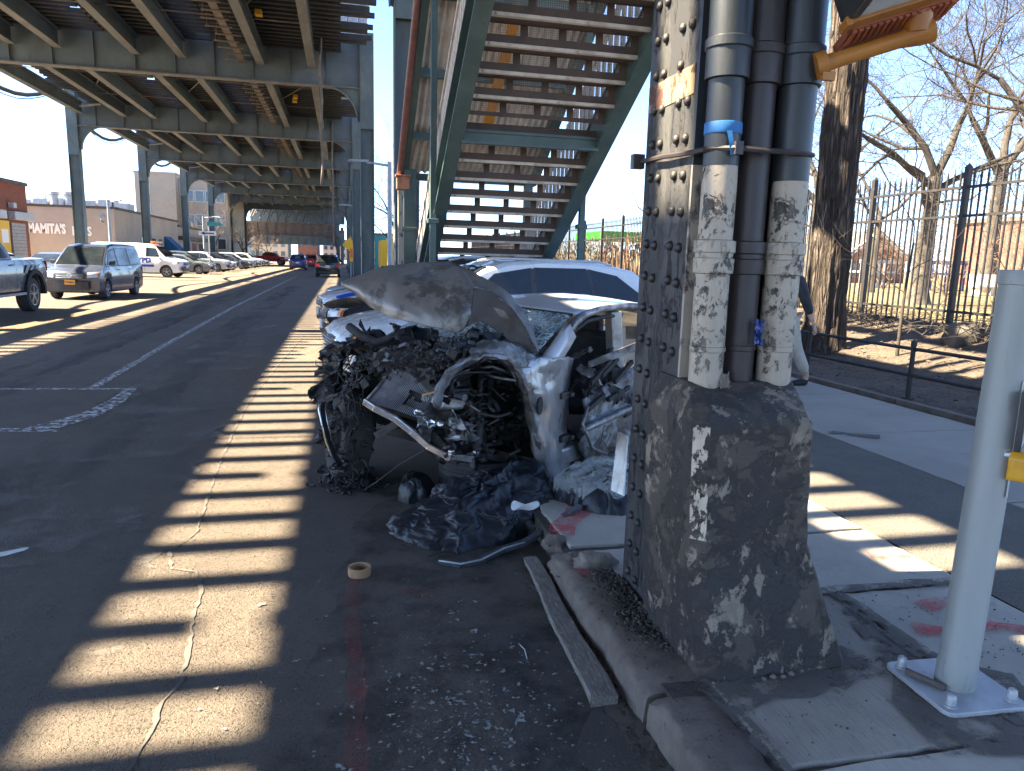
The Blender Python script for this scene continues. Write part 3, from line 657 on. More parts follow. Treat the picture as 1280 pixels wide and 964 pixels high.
b = MB(); b.box((0, -.0865, .17), (.118, .003, .17)); pbm(b, 'sign_plate', K['signwhite'], bevel=.001)
b = MB(); b.prism([(-.045, -.0885, .13), (-.02, -.0885, .15), (-.02, -.0885, .138), (.04, -.0885, .138), (.04, -.0885, .122), (-.02, -.0885, .122), (-.02, -.0885, .11)], (0, -.001, 0)); pbm(b, 'arrow', K['black'])
b = MB(); b.box((0, -.0645, .10), (.06, .004, .40)); pbm(b, 'bracket', K['galv'])
# ---------------------------------------------------------------- elevated railway
EL0 = Vector((-6.7, 32, 0))
el = empty('elevated_railway', EL0, 0, 'dark green elevated railway on riveted steel columns running over the street', 'railway')
def eb(b, name, mat, parent=el, kind=None, **k):
    if parent is el:
        for v in b.v: v -= EL0
    o = b.build(name, mat, parent, **k); return tag(o, kind=kind)
BENT = [-26.4, -11.8, 2.8, 17.4, 32, 46.6, 61.2, 75.8, 90.4, 105, 119.6]
XR = {-26.4: 1.5, -11.8: 1.5, 2.8: 1.5, 17.4: 1.46, 32: 1.06, 46.6: .92, 61.2: .95, 75.8: .95, 90.4: .95, 105: .95, 119.6: .95}
GB, GT = 8.42, 10.25
def haunch(x, y, side, r=1.5, z=GB):
    """curved knee plate between a column and the girder; side = direction away from the column"""
    b = MB(); pts = [(x, y - .04, z + .02)]
    for i in range(13):
        a = math.pi / 2 * i / 12; pts.append((x + side * (r - r * math.sin(a)) , y - .04, z - r * .95 + r * .95 * math.cos(a)))
    pts = [(x, y - .04, z + .02), (x, y - .04, z - r * .97)] + [(x + side * (.10 + (r - .1) * (1 - math.cos(math.pi / 2 * i / 12))), y - .04, z - r * .95 + (r * .95) * math.sin(math.pi / 2 * i / 12)) for i in range(13)]
    b.prism(pts, (0, .08, 0))
    for i in range(12):
        p, q = Vector(pts[i + 2]), Vector(pts[i + 3]); b.beam(p + Vector((0, .04, 0)), q + Vector((0, .04, 0)), .22, .03)
    return b
gm = None
for y in BENT:
    xr = XR[y]; near = y <= 62
    b = MB()
    b.bx(-14.5, xr, y - .025, y + .025, GB, GT)                     # web
    eb(b, 'cross_girder', K['el_dark'])
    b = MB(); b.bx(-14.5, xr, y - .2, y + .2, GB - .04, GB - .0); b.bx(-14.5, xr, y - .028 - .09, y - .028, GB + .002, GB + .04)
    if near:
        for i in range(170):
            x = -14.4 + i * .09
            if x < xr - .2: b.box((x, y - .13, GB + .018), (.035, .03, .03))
    eb(b, 'bottom_flange', K['el_bounce'])
    b = MB(); b.bx(-14.5, xr, y - .2, y + .2, GT + .001, GT + .04); eb(b, 'top_flange', K['el_dark'])
    x = -13.3
    while x < xr - .3:
        if gm is None or True:
            b = MB(); b.bx(x - .012, x + .012, y - .15, y - .026, GB + .042, GT - .002); b.bx(x - .07, x + .07, y - .036, y - .0262, GB + .042, GT - .002); eb(b, 'stiffener', K['el_dark'])
        x += 1.42
    for x, s in ((-14.5, 1), (xr, -1)):
        h = 7.9 if not (y == 2.8 and s < 0) else 0
        if not (y == 2.8 and s == -1):
            b = MB(); w = .27
            b.bx(x - w, x + w, y - .02, y + .02, .0, GT + .3); b.bx(x - w - .012, x - w + .012, y - .22, y + .22, 0, GT + .3); b.bx(x + w - .012, x + w + .012, y - .22, y + .22, 0, GT + .3)
            b.bx(x - w + .013, x + w - .013, y - .235, y - .221, GB - 1.6, GT + .3)
            eb(b, 'column', K['el_green'])
            b = MB(); zc = 2.3
            b.bx(x - w - .016, x - w - .0125, y - .222, y + .222, 0, zc); b.bx(x + w + .0125, x + w + .016, y - .222, y + .222, 0, zc)
            b.bx(x - w - .016, x - w + .014, y - .2265, y - .2205, 0, zc); b.bx(x + w - .014, x + w + .016, y - .2265, y - .2205, 0, zc)
            if s < 0 and y > 3: eb(b, 'painted_foot', K['cream_worn'])
            b = MB(); b.bx(x - .42, x + .42, y - .38, y + .38, -.02, .35 if s > 0 else .2); eb(b, 'footing', K['base'], bevel=.04)
            eb(haunch(x + s * w, y, s, 1.35), 'haunch', K['el_green'])
        else: eb(haunch(1.28, y, s, 1.35), 'haunch', K['el_green'])
STR = [-13.95, -11.75, -10.2, -7.55, -5.9, -3.05, -1.1]
for k in range(len(BENT) - 1):
    y0, y1 = BENT[k] + .21, BENT[k + 1] - .21
    for x in STR:
        b = MB(); b.bx(x - .012, x + .012, y0, y1, 9.03, 9.62); b.bx(x - .14, x + .14, y0, y1, 9.62, 9.66)
        s = eb(b, 'stringer', K['el_dark'])
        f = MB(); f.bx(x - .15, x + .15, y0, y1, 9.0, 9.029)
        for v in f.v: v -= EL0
        f.build('lower_flange', K['el_bounce'], s)
    if k >= 2:
        b = MB()
        for q in (.33, .66):
            yy = y0 + (y1 - y0) * q
            b.beam((-13.95, yy, 9.3), (-1.1, yy, 9.3), .03, .03)
        for x in (-11.7, -7.5, -3.0):
            b.beam((x, y0 + 1, 9.55), (x + 1.5, y0 + 5, 9.55), .08, .012)
            b.beam((x + 1.5, y0 + 5, 9.54), (x, y0 + 9, 9.54), .08, .012)
        eb(b, 'bracing', K['el_rust'])
# deck boards: open only in two slots between the tracks and at the right edge
DY0, DY1 = -26, 121
def deckpart(x0, x1):
    b = MB(); y = DY0
    b.bx(x0, x1, DY0, DY1, 9.90, 9.98); eb(b, 'deck', K['tie'])
for x0, x1 in ((-13.45, -9.54), (-8.76, -5.60), (-4.82, .02)): deckpart(x0, x1)
b = MB(); b.bx(-13.52, -13.46, DY0, DY1, 9.9, 10.06); eb(b, 'edge_girder', K['el_green'])
ty = DY0; tr = random.Random(12); ties = []
n = 0
protos = {}
ys = []
while ty < DY1: ys.append(ty); ty += .465
order = sorted(range(len(ys)), key=lambda i: 0 if ys[i] > 20 else 1)
far = MB()
def tie(x0, x1, y, y_is_part):
    global far
    if y_is_part:
        key = (round(x0, 2), round(x1, 2))
        if key not in protos:
            b = MB(); b.box((0, 0, 0), (x1 - x0, .17, .19)); protos[key] = b.build('tie', K['tie'], el, loc=Vector(((x0 + x1) / 2, y, 9.79)) - EL0)
        else: inst(protos[key], el, Vector(((x0 + x1) / 2, y, 9.79)) - EL0)
    else: far.box(((x0 + x1) / 2, y, 9.79), (x1 - x0, .17, .19))
for y in ys:
    part = 18 < y < 62
    c1 = tr.random() < .64; c2 = tr.random() < .93
    tie((-13.55, -13.7, -14.1)[int(y * 7) % 3], -8.60 if c1 else (-9.05, -9.16, -8.98)[int(y * 10) % 3], y, part); tie(-8.55 if c1 else -8.62, -4.60 if c2 else -5.3, y, part)
    tie(-4.55 if c2 else -4.72, .05 if tr.random() < .5 else 1.0, y, part)
eb(far, 'far_ties', K['tie'], kind='stuff')
# rail over each stringer pair seen through the ties
b = MB()
for x in STR[1:]: b.bx(x - .035, x + .035, DY0, DY1, 9.99, 10.13)
eb(b, 'rails', K['el_rust'])
# walkway timbers and mesh at the right edge
for i in range(16):
    b = MB(); b.beam((-.15, 23 + i * 1.4, 10.25), (1.25, 23 + i * 1.4, 10.25), .22, .14); eb(b, 'walkway_timber', K['tie'])
b = MB()
for i in range(160):
    y = 22.6 + i * .14; b.beam((-.1, y, 10.35), (1.0, y, 10.35), .02, .03)
for x in (-.1, .3, .7, 1.0): b.beam((x, 22.6, 10.35), (x, 45, 10.35), .03, .03)
eb(b, 'walkway_grating', K['mesh'], kind='stuff')
# ladder-like cable rack hanging under the deck
b = MB(); b.bx(-3.86, -3.62, 22, 108, 9.06, 9.1); eb(b, 'cable_rack', K['el_rust'])
b = MB(); b.box((0, 0, 0), (.85, .05, .04)); b.box((-.36, 0, .2), (.02, .02, .4)); rg = None
for i in range(95):
    loc = Vector((-3.78 - (.12 if i % 3 else -.05), 23 + i * .85 * (1 if i < 60 else 1.1), 9.03)) - EL0
    if rg is None: rg = b.build('rack_rung', K['el_rust'], el, loc=loc)
    else: inst(rg, el, loc)
# hanging pipe
b = MB(); b.tube([(-.72 + .04 * math.sin(i * 1.3), 30 - .0 * i, 10.2 - i * .45) for i in range(14)] , .05, 6); eb(b, 'drain_pipe', K['el_rust'], smooth=True)
b = MB(); b.tube([(-.5 + .015 * math.sin(i), 46.2, 9.4 - i * .45) for i in range(17)], .05, 6); eb(b, 'drain_pipe', K['el_rust'], smooth=True)
# fluorescent style light strips under the left end of each bent
for y in BENT[4:9]:
    b = MB(); b.beam((-14.1, y - .5, 9.35), (-12.9, y - .5, 9.55), .14, .07); eb(b, 'light_strip', K['stair_light'])
for k, (x, y) in enumerate(((-2.6, 27), (-2.2, 40), (-2.3, 41))):
    b = MB(); b.box((x, y, 9.5), (.22, .3, .16)); eb(b, 'junction_box', K['sign_yellow'])
# unseen station platform added to shade the trunk: boards with gaps on two bearers
sp_ = empty('unseen_platform', (2.1, -6, 0), 0, 'unseen boarded platform edge added above the head of the stairs to shade the tree', 'platform')
b = MB(); y = -26; q = random.Random(9)
while y < 15: b.bx(1.60, 2.9 + q.uniform(-.1, .25), y, y + q.choice((.16, .2, .34, .34)), 10.05, 10.12); y += q.choice((.36, .42, .55))  # board widths and gaps shaped to throw dapples on the trunk
for v in b.v: v -= Vector((2.1, -6, 0))
tag(b.build('dapple_boards', K['tie'], sp_), kind='stuff')
for x in (1.7, 2.85):
    b = MB(); b.bx(x - .06 - 2.1, x + .06 - 2.1, -20, 21, 9.7, 10.049); b.build('bearer', K['el_green'], sp_)
# heavy feeder cable slung outside the left columns
b = MB(); pts = []
for k, (ya, yb) in enumerate(((20, 32), (32, 46.6), (46.6, 61.2), (61.2, 75.8))):
    for i in range(10):
        t = i / 10; y = ya + (yb - ya) * t; pts.append((-15.1, y, 10.3 - 1.5 * math.sin(math.pi * t)))
b.tube(pts, .10, 8); b.tube([(p[0] + .1, p[1], p[2] - .12 - .15 * math.sin(i * .33) ** 2) for i, p in enumerate(pts)], .025, 5)
tag(b.build('feeder_cable', K['cable'], smooth=True), 'thick black cable slung between the left railway columns', 'cable')
# far cross structure of the line where it turns
fv = empty('railway_viaduct', (-7, 140, 0), 0, 'brown far viaduct girder closing the street under the railway', 'viaduct')
V0 = Vector((-7, 140, 0))
def vb(b, name, mat, **k):
    for v in b.v: v -= V0
    return b.build(name, mat, fv, **k)
b = MB(); b.bx(-16.3, -.6, 132, 132.4, 4.9, 6.9); b.bx(-16.3, -.6, 131.7, 132.6, 6.901, 7.05); b.bx(-16.3, -.6, 131.7, 132.6, 4.75, 4.899); vb(b, 'cross_girder', K['el_rust'])
b = haunch(-.9, 132, -1, 2.6, 4.75); vb(b, 'haunch', K['el_rust']); b = haunch(-15.9, 132, 1, 2.2, 4.75); vb(b, 'haunch', K['el_rust'])
st = None
for i in range(11):
    b = MB(); b.box((0, 0, 0), (.14, .14, 1.98))
    q = Vector((-15.6 + i * 1.5, 131.92, 5.9)) - V0
    if st is None: st = b.build('stiffener', K['el_rust'], fv, loc=q)
    else: inst(st, fv, q)
b = MB(); b.bx(-16, .5, 140, 140.3, 7.3, 10.8)
for i in range(12): b.bx(-15.8 + i * 1.45, -15.7 + i * 1.45, 139.9, 139.999, 7.3, 10.8)
b.bx(-16, .5, 139.85, 140.4, 8.9, 9.05); vb(b, 'side_girder', K['el_dark'])
b = MB(); b.bx(-16, .5, 150, 150.3, 3.6, 6.6)
for i in range(12): b.bx(-15.8 + i * 1.45, -15.7 + i * 1.45, 149.8, 149.999, 3.6, 6.6)
vb(b, 'side_girder', K['el_green'])
for x, y in ((-16.0, 132), (-.7, 132), (-16, 150), (0, 150), (-11, 165), (-5, 165)):
    b = MB(); b.bx(x - .3, x + .3, y - .3, y + .3, 0, 7.2); vb(b, 'column', K['el_green'])
b = MB(); b.bx(-16, 1, 122, 170, 10.9, 11.2); vb(b, 'deck', K['tie'])
b = MB()
for i in range(26): b.beam((-15.5 + i * .6, 133.5, 7.3 + (i * 37 % 5) * .3), (-15 + i * .6, 139, 10.2), .1, .1)
vb(b, 'bracing', K['el_rust'])

# ---------------------------------------------------------------- station stairs
S0 = Vector((2.15, 11, .15))
ss = empty('station_stairs', S0, 0, 'covered iron station stairs seen from below between the street and the park fence', 'stairs')
def sb(b, name, mat, parent=None, **k):
    for v in b.v: v -= S0
    return b.build(name, mat, parent or ss, **k)
XA, XB = 1.31, 2.93          # inner faces of the stringers
# step 0 is the bottom one at Y 12.7; flight climbs towards -Y, a landing after step 16
r_, t_ = .18, .30
nose = []; y, z = 13.3, .33
for i in range(27): nose.append((y, z)); y -= t_; z += r_
BLANK = 16
tr_p = ris_p = None
def pane_riser():
    """riser plate with four window openings"""
    b = MB(); w = XB - XA; h = r_; th = .012
    xs = [0, .10, .10 + .34, .54, .88, .98, 1.30, 1.39, w - .06, w]
    xs = [0, .075, .40, .475, .79, .865, 1.17, 1.245, 1.545, w]
    zl_, zh_ = .045, .145
    b.bx(0, w, 0, th, 0, zl_); b.bx(0, w, 0, th, zh_, h)
    for i in range(0, 10, 2): b.bx(xs[i], xs[i + 1], 0, th, zl_ + .0001, zh_ - .0001) if i + 1 < 10 else None
    return b, xs, zl_, zh_
rb, xs_, zl_, zh_ = pane_riser()
gm_ = MB()
for i in (1, 3, 5, 7):
    x0, x1 = xs_[i], xs_[i + 1]
    for k in range(1, 15): x = x0 + (x1 - x0) * k / 15; gm_.bx(x - .0014, x + .0014, .004, .007, zl_, zh_)
    for k in range(1, 5): zz = zl_ + (zh_ - zl_) * k / 5; gm_.bx(x0, x1, .0071, .010, zz - .0014, zz + .0014)
tb = MB(); tb.bx(0, XB - XA, 0, t_ + .02, -.03, 0); 
nb = MB(); nb.bx(0, XB - XA, -.012, .045, -.062, -.031)
p_r = p_m = p_t = p_n = None
for i, (y, z) in enumerate(nose):
    if i == BLANK: continue
    L = Vector((XA, y, z)) - S0
    if p_r is None:
        p_r = rb.build('riser', K['stair_rust'], ss, loc=L + Vector((0, -.0, -r_))); p_m = gm_.build('mesh_panel', K['mesh'], p_r)
        p_t = tb.build('tread', K['stair_rust'], ss, loc=L + Vector((0, -t_, 0))); p_n = nb.build('tread_edge', K['stair_light'], p_t)
    else:
        a = inst(p_r, ss, L + Vector((0, 0, -r_))); inst(p_m, a); a = inst(p_t, ss, L + Vector((0, -t_, 0))); inst(p_n, a)
yb, zb_ = nose[BLANK]
b = MB(); b.bx(XA, XB, yb - .02, yb, zb_ - r_, zb_ - .031); sb(b, 'blank_riser', K['stair_rust'])
b = MB(); b.ibeam((XA, yb - .10, zb_ - r_ - .02), (XB, yb - .10, zb_ - r_ - .02), .09, .15); sb(b, 'cross_beam', K['stair_green'])
ye, ze = nose[-1][0] - t_, nose[-1][1]
def stringer(x0, x1):
    b = MB()
    top = [(13.6, .15), (13.6, .45), (ye, ze + .27)]
    bot = [(ye, ze - .22), (13.25, .15)]
    b.prism([(x0, a, c) for a, c in top + bot], (x1 - x0, 0, 0))
    return b
sb(stringer(XA - .03, XA), 'stringer', K['stair_green']); sb(stringer(XB, XB + .03), 'stringer', K['stair_green'])
def along(x, off, w, h, name, mat):
    b = MB(); pts = [(x, 13.4, .29 + off), (x, ye, ze + off)]
    for p, q in zip(pts, pts[1:]): b.beam(p, q, w, h)
    return sb(b, name, mat)
along(XA - .06, -.21, .17, .03, 'stringer_flange', K['stair_green']); along(XB + .06, -.21, .17, .03, 'stringer_flange', K['stair_green'])
along(XA - .06, .28, .15, .025, 'stringer_flange', K['stair_green']); along(XB + .06, .28, .15, .025, 'stringer_flange', K['stair_green'])
along(XA - .06, 1.05, .05, .05, 'handrail', K['stair_light']); along(XB + .06, 1.05, .05, .05, 'handrail', K['stair_light'])
# vertical slatted side panels
pk = None
for xx in (XA - .05, XB + .05):
    def zc(y):
        return .33 + (13.3 - y) * .6
    y = 13.0
    while y > ye:
        b = MB(); q = Vector((xx, y, zc(y) + .29)) - S0
        if pk is None: b.bx(-.012, .012, -.045, .045, 0, .74); pk = b.build('side_slat', K['stair_light'], ss, loc=q)
        else: inst(pk, ss, q)
        y -= .125 if xx < 2 else .19
# canopy over the stairs: posts, gutter, corrugated roof
CZ = lambda y: 3.15 + max(0, (12.9 - y)) * .60
b = MB()
def cor(u, v): y = 13.3 - u * (13.3 - ye); x = 1.02 + v * 2.35; return (x, y, CZ(y) + .02 * math.sin(x * 60))
b.grid(cor, 6, 150); sb(b, 'canopy_roof', M('corrugated', (.62, .58, .53), (.48, .43, .38), 4, rough=.7), solid=.004)
for k in range(8):
    b = MB(); y = 13.2 - k * (13.2 - ye) / 7; b.beam((1.04, y, CZ(y) - .10), (3.35, y, CZ(y) - .10), .08, .12); sb(b, 'canopy_beam', K['stair_green'])
for x in (1.06, 3.34):
    b = MB(); b.beam((x, 13.3, CZ(13.3) - .08), (x, 12.9, CZ(12.9) - .08), .10, .20); b.beam((x, 12.9, CZ(12.9) - .08), (x, ye, CZ(ye) - .08), .10, .20); sb(b, 'canopy_beam', K['stair_green'])
b = MB(); b.tube([(.96, 12.75, 3.02), (.96, 12.5, 3.2), (.97, ye, CZ(ye) - .05)], .055, 10); sb(b, 'gutter', M('gutter_red', (.20, .085, .07), (.14, .06, .05), 6, rough=.4), smooth=40)
b = MB(); b.bx(.90, 1.12, 12.62, 12.88, 2.78, 2.98); b.bx(.88, 1.14, 12.60, 12.90, 2.981, 3.02); sb(b, 'gutter_box', M('gutter_copper', (.40, .17, .09), (.25, .10, .06), 9, rough=.6), bevel=.01)
for x, yy, w in ((1.12, 12.75, .20), (3.2, 12.75, .14), (1.16, 9.7, .08), (3.2, 9.7, .08)):
    b = MB(); b.bx(x - w / 2, x + w / 2, yy - w / 2, yy + w / 2, .15, CZ(yy) - .12); b.bx(x - w / 2 - .03, x + w / 2 + .03, yy - w / 2 - .03, yy + w / 2 + .03, 2.1, 2.16); sb(b, 'canopy_post', K['stair_green'], bevel=.006)
b = MB(); b.bx(.98, 1.18, 13.3, 13.5, .15, 3.0); sb(b, 'canopy_post', K['cream_worn'])
b = MB(); b.grid(lambda u, v: (2.16 + .15 * v, 11.7 - 2.0 * u, CZ(11.7 - 2.0 * u) - .2), 4, 1); 
sb(b, 'orange_strip', M('orange_panel', (.55, .22, .02), rough=.6), solid=.02)
# tall dark posts carrying the head of the stairs
for x, yy in ((1.25, ye + .1), (3.15, ye + .1)):
    b = MB(); b.bx(x - .09, x + .09, yy - .09, yy + .09, ze - .1, ze + 2.3); sb(b, 'canopy_post', K['stair_green'])
b = MB(); b.bx(1.0, 3.4, ye - 9, ye, ze - .10, ze); sb(b, 'upper_landing', K['stair_rust'])
# wall boards beyond the foot of the stairs
b = MB(); b.bx(XA - .02, XB + .02, 13.35, 13.45, .15, .9); sb(b, 'foot_plate', K['stair_green'])
# ---------------------------------------------------------------- park: soil, ground, fences, trees
b = MB()
def soil(u, v):
    x = 6.28 + u * 4.6; y = -6 + v * 60
    return (x, y, .16 + max(0, (u - .35)) * .85 + .05 * fbm(x * .8, y * .8) + .02 * fbm(x * 4, y * 4, 3))
b.grid(soil, 26, 160); tag(b.build('soil_bank', K['soil'], smooth=True), kind='structure')
b = MB()
def park(u, v):
    x = 10.85 + u * 110; y = -25 + v * 150
    return (x, y, .70 + .10 * fbm(x * .15, y * .15) + .02 * fbm(x * 2, y * 2))
b.grid(park, 60, 70); tag(b.build('park_ground', K['grass'], smooth=True), kind='structure')
b = MB()
for i in range(24):
    y = -3 + i * 2.0; b.bx(6.18, 6.28, y, y + 1.97, .05, .195 + rr.uniform(-.012, .012))
tag(b.build('bed_edging', K['kerb']), kind='structure')
# leaf litter and twigs on the soil
b = MB(); q = random.Random(31)
for i in range(2600):
    x, y = q.uniform(6.35, 10.9), q.uniform(3, 24); u = (x - 6.28) / 4.6
    z = .17 + max(0, (u - .35)) * .85 + .05 * fbm(x * .8, y * .8) + .012; a = q.uniform(0, 6.3); s = q.uniform(.02, .05)
    if i % 4 == 0:
        d = Vector((math.cos(a), math.sin(a), q.uniform(-.1, .3))) * q.uniform(.1, .45); b.tube([(x, y, z), Vector((x, y, z)) + d * .5 + Vector((0, 0, .02)), Vector((x, y, z)) + d], [.006, .005, .003], 3, False)
    else:
        b.add([(x + s * math.cos(a + k * 1.57) * (1 if k % 2 else .6), y + s * math.sin(a + k * 1.57) * (1 if k % 2 else .6), z + q.uniform(0, .025)) for k in range(4)], [(0, 1, 2, 3)])
tag(b.build('leaf_litter', M('dry_leaves', (.15, .10, .06), (.07, .05, .033), .9, rough=.9), fix=False), kind='stuff')
b = MB()
for i in range(3000):
    x = 10.9 + abs(q.gauss(0, 3.5)); y = q.uniform(3, 26); a = q.uniform(0, 6.3); h = q.uniform(.04, .16)
    p = Vector((x, y, .69)); d = Vector((math.cos(a) * .5, math.sin(a) * .5, 1)) * h; s = Vector((-math.sin(a), math.cos(a), 0)) * .012
    b.add([p - s, p + s, p + d], [(0, 1, 2)])
tag(b.build('dry_grass', M('dry_grass', (.30, .22, .08), (.22, .2, .07), 1, rough=.9), fix=False), kind='stuff')
# tall iron picket fence
FX = 10.8
fe = empty('iron_fence', (FX, 16, .6), 0, 'tall black iron picket fence with pointed bars along the park edge', 'fence')
F0 = Vector((FX, 16, .6))
def fb(b, name, mat, parent=fe, **k):
    for v in b.v: v -= F0
    return b.build(name, mat, parent, **k)
def fz(y): return .72, 3.30 - .012 * max(0, y - 16)
pp = MB(); pp.box((0, 0, 1.30), (.026, .026, 2.6)); pp.add([(-.018, -.018, 2.6), (.018, -.018, 2.6), (.018, .018, 2.6), (-.018, .018, 2.6), (0, 0, 2.80)], [(0, 1, 4), (1, 2, 4), (2, 3, 4), (3, 0, 4)])
fq = MB(); fq.bx(-.045, .045, -.045, .045, -.1, 2.78); fq.add([(-.05, -.05, 2.78), (.05, -.05, 2.78), (.05, .05, 2.78), (-.05, .05, 2.78), (0, 0, 2.86)], [(0, 1, 4), (1, 2, 4), (2, 3, 4), (3, 0, 4), (3, 2, 1, 0)])
p0 = f0 = None; cnt = 0; farp = MB(); py = 1.75
while py < 62:
    L = Vector((FX, py, .70)) - F0
    if f0 is None: f0 = fq.build('fence_post', K['fence'], fe, loc=L)
    else: inst(f0, fe, L)
    for i in range(1, 16):
        y = py + i * 2.34 / 16; L = Vector((FX, y, .70)) - F0
        if 7 < y < 36:
            if p0 is None: p0 = pp.build('picket', K['fence'], fe, loc=L)
            else: inst(p0, fe, L)
        else:
            for v, in zip(pp.v[:0]): pass
            farp.bx(FX - .013, FX + .013, y - .013, y + .013, .70, 3.4)
    py += 2.34
for z in (.92, 2.62, 3.12):
    b = MB(); b.bx(FX - .03, FX + .03, -1, 62, z, z + .045); fb(b, 'rail', K['fence'])
o = fb(farp, 'far_pickets', K['fence'], fix=False); tag(o, kind='stuff')
# dry brush and rusty slats behind the far part of the fence
b = MB(); q = random.Random(6)
for i in range(1500):
    y = q.uniform(21, 60); x = 11.1 + q.random() * .5; h = q.uniform(1.2, 2.3)
    p = Vector((x, y, .7)); b.tube([p, p + Vector((q.uniform(-.1, .1), q.uniform(-.1, .1), h * .6)), p + Vector((q.uniform(-.25, .25), q.uniform(-.25, .25), h))], [.03, .022, .008], 3, False)
tag(b.build('dry_reeds', M('dry_reeds', (.30, .185, .11), (.20, .12, .075), .8, rough=.9, c3=(.34, .30, .2), s3=.5, t3=.5), fix=False), kind='stuff')
# low pipe rail along the tree bed
lr = empty('pipe_rail', (6.42, 8, .15), 0, 'low dark two bar pipe railing edging the tree bed', 'railing')
L0 = Vector((6.42, 8, .15)); pr = None
for i in range(-2, 18):
    y = 7.06 + i * 1.92; b = MB()
    if pr is None:
        b.lathe([(.028, 0), (.026, .64), (.034, .645), (.034, .70), (.02, .715), (0, .716)], 10); b.box((0, 0, .02), (.09, .09, .04)); pr = b.build('rail_post', K['fence'], lr, smooth=40, loc=Vector((6.42, y, .15)) - L0)
    else: inst(pr, lr, Vector((6.42, y, .15)) - L0)
for z in (.46, .765):
    b = MB(); b.tube([(6.42, 3.2 + i * 2, z + .012 * math.sin(i * 1.7)) for i in range(20)], .021, 8)
    for v in b.v: v -= L0
    b.build('rail_bar', K['fence'], lr, smooth=40)

def branchset(seed, roots, depth, tm, lm, spread=.5, shrink=.72, twig_r=.012, nseg=3, up=.25, cap=60000, droop=0.0):
    """roots: (pos, dir, length, radius); returns MBs for limbs and twigs"""
    q = random.Random(seed); L = MB(); T = MB()
    def grow(p, d, ln, r, k):
        pts = [p]; rs = [r]; dd = d.copy()
        for i in range(nseg):
            dd = (dd + Vector((q.gauss(0, .16), q.gauss(0, .16), q.gauss(.03, .13)))).normalized()
            pts.append(pts[-1] + dd * ln / nseg); rs.append(r * (1 - .38 * (i + 1) / nseg))
        (L if k > 1 else T).tube(pts, rs, 7 if r > .06 else (5 if r > .025 else 3), False)
        if k <= 0 or len(T.v) > cap: return
        n = 2 if q.random() < .45 else 3
        if k == 1: n = 3
        for i in range(n):
            t = 1.0 if i == 0 else q.uniform(.35, .95); j = min(nseg, int(t * nseg)); base = pts[j]
            ax = dd.orthogonal().normalized(); ax.rotate(Matrix.Rotation(q.uniform(0, 6.283), 3, dd))
            nd = (dd * (1 - spread * (.45 if i == 0 else 1)) + ax * spread * (.6 if i == 0 else 1.25) + Vector((0, 0, up * (1 - .2 * k) - droop))).normalized()
            grow(base, nd, ln * shrink * q.uniform(.75, 1.2), max(twig_r * .5, rs[j] * (.78 if i == 0 else .6)), k - 1)
    for p, d, ln, r in roots: grow(Vector(p), Vector(d).normalized(), ln, r, depth)
    return L, T
def tree(name, loc, trunk_pts, trunk_r, roots, depth, seed, label, mats=('limb', 'twig', 'twig'), group=None, **kw):
    e = empty(name, loc, 0, label, 'tree', group)
    b = MB(); pts = [Vector(p) for p in trunk_pts]; b.tube(pts, trunk_r, 12, False); b.build('trunk', K[mats[0]], e, smooth=True)
    L, T = branchset(seed, roots, depth, None, None, **kw)
    L.build('limbs', K[mats[1]], e, smooth=True, fix=False); o = T.build('twigs', K[mats[2]], e, fix=False); tag(o, kind='stuff')
    return e
# the big trunk behind the pillar
e = empty('street_tree', (8.27, 11.2, .2), 0, 'thick dark ridged tree trunk rising behind the steel pillar', 'tree')
b = MB()
def tk(u, v):
    a = v * 2 * math.pi; z = u * 11; r = .315 - .006 * z + .16 * math.exp(-z * 3.2) * (1 + .4 * math.sin(a * 5 + 1))
    n = fbm(math.cos(a) * 3.6, math.sin(a) * 3.6, z * .55) * .035 + abs(fbm(math.cos(a) * 9, math.sin(a) * 9, z * .9)) * .05
    r += n; return (r * math.cos(a) - .012 * z, r * math.sin(a), z - .15)
b.grid(tk, 200, 90); b.build('trunk', K['bark'], e, smooth=True, fix=False)
Lm, Tm = branchset(3, [((-.1, 0, 8.5), (.9, .2, .8), 3.2, .14), ((-.1, 0, 9.5), (-.7, .5, .8), 3, .14), ((-.12, 0, 10.6), (.1, -.2, 1), 3, .22)], 5, 0, 0, cap=9000)
Lm.build('limbs', K['bark'], e, smooth=True, fix=False); tag(Tm.build('twigs', K['twig'], e, fix=False), kind='stuff')
# spreading park tree seen through the fence
tree('park_tree', (16.3, 18, .7), [(0, 0, -.1), (.02, 0, .4), (.05, .02, 2), (.12, 0, 3.6)], [.40, .25, .20, .17],
     [((.1, 0, 3.3), (-.9, .1, .5), 2.6, .11), ((.12, 0, 3.6), (-.35, .3, 1), 2.6, .11), ((.12, 0, 3.6), (.35, -.3, 1), 2.6, .12), ((.1, 0, 3.2), (.9, .2, .55), 2.6, .10), ((.08, 0, 2.6), (-.8, -.5, .35), 2.4, .08)], 7, 11,
     'pale forked park tree with bare crooked branches spreading wide behind the fence', spread=.52, shrink=.78)
tree('park_tree', (17.3, 14.6, .7), [(0, 0, -.1), (0, 0, 1.5), (-.15, 0, 3.5)], [.34, .23, .17],
     [((-.1, 0, 3), (-.85, .2, .65), 2.8, .11), ((-.15, 0, 3.5), (-.2, .3, 1), 2.8, .11), ((-.15, 0, 3.5), (.6, 0, .8), 2.6, .10)], 7, 24,
     'bare park tree at the right edge leaning its branches leftward over the fence', spread=.5, shrink=.78)
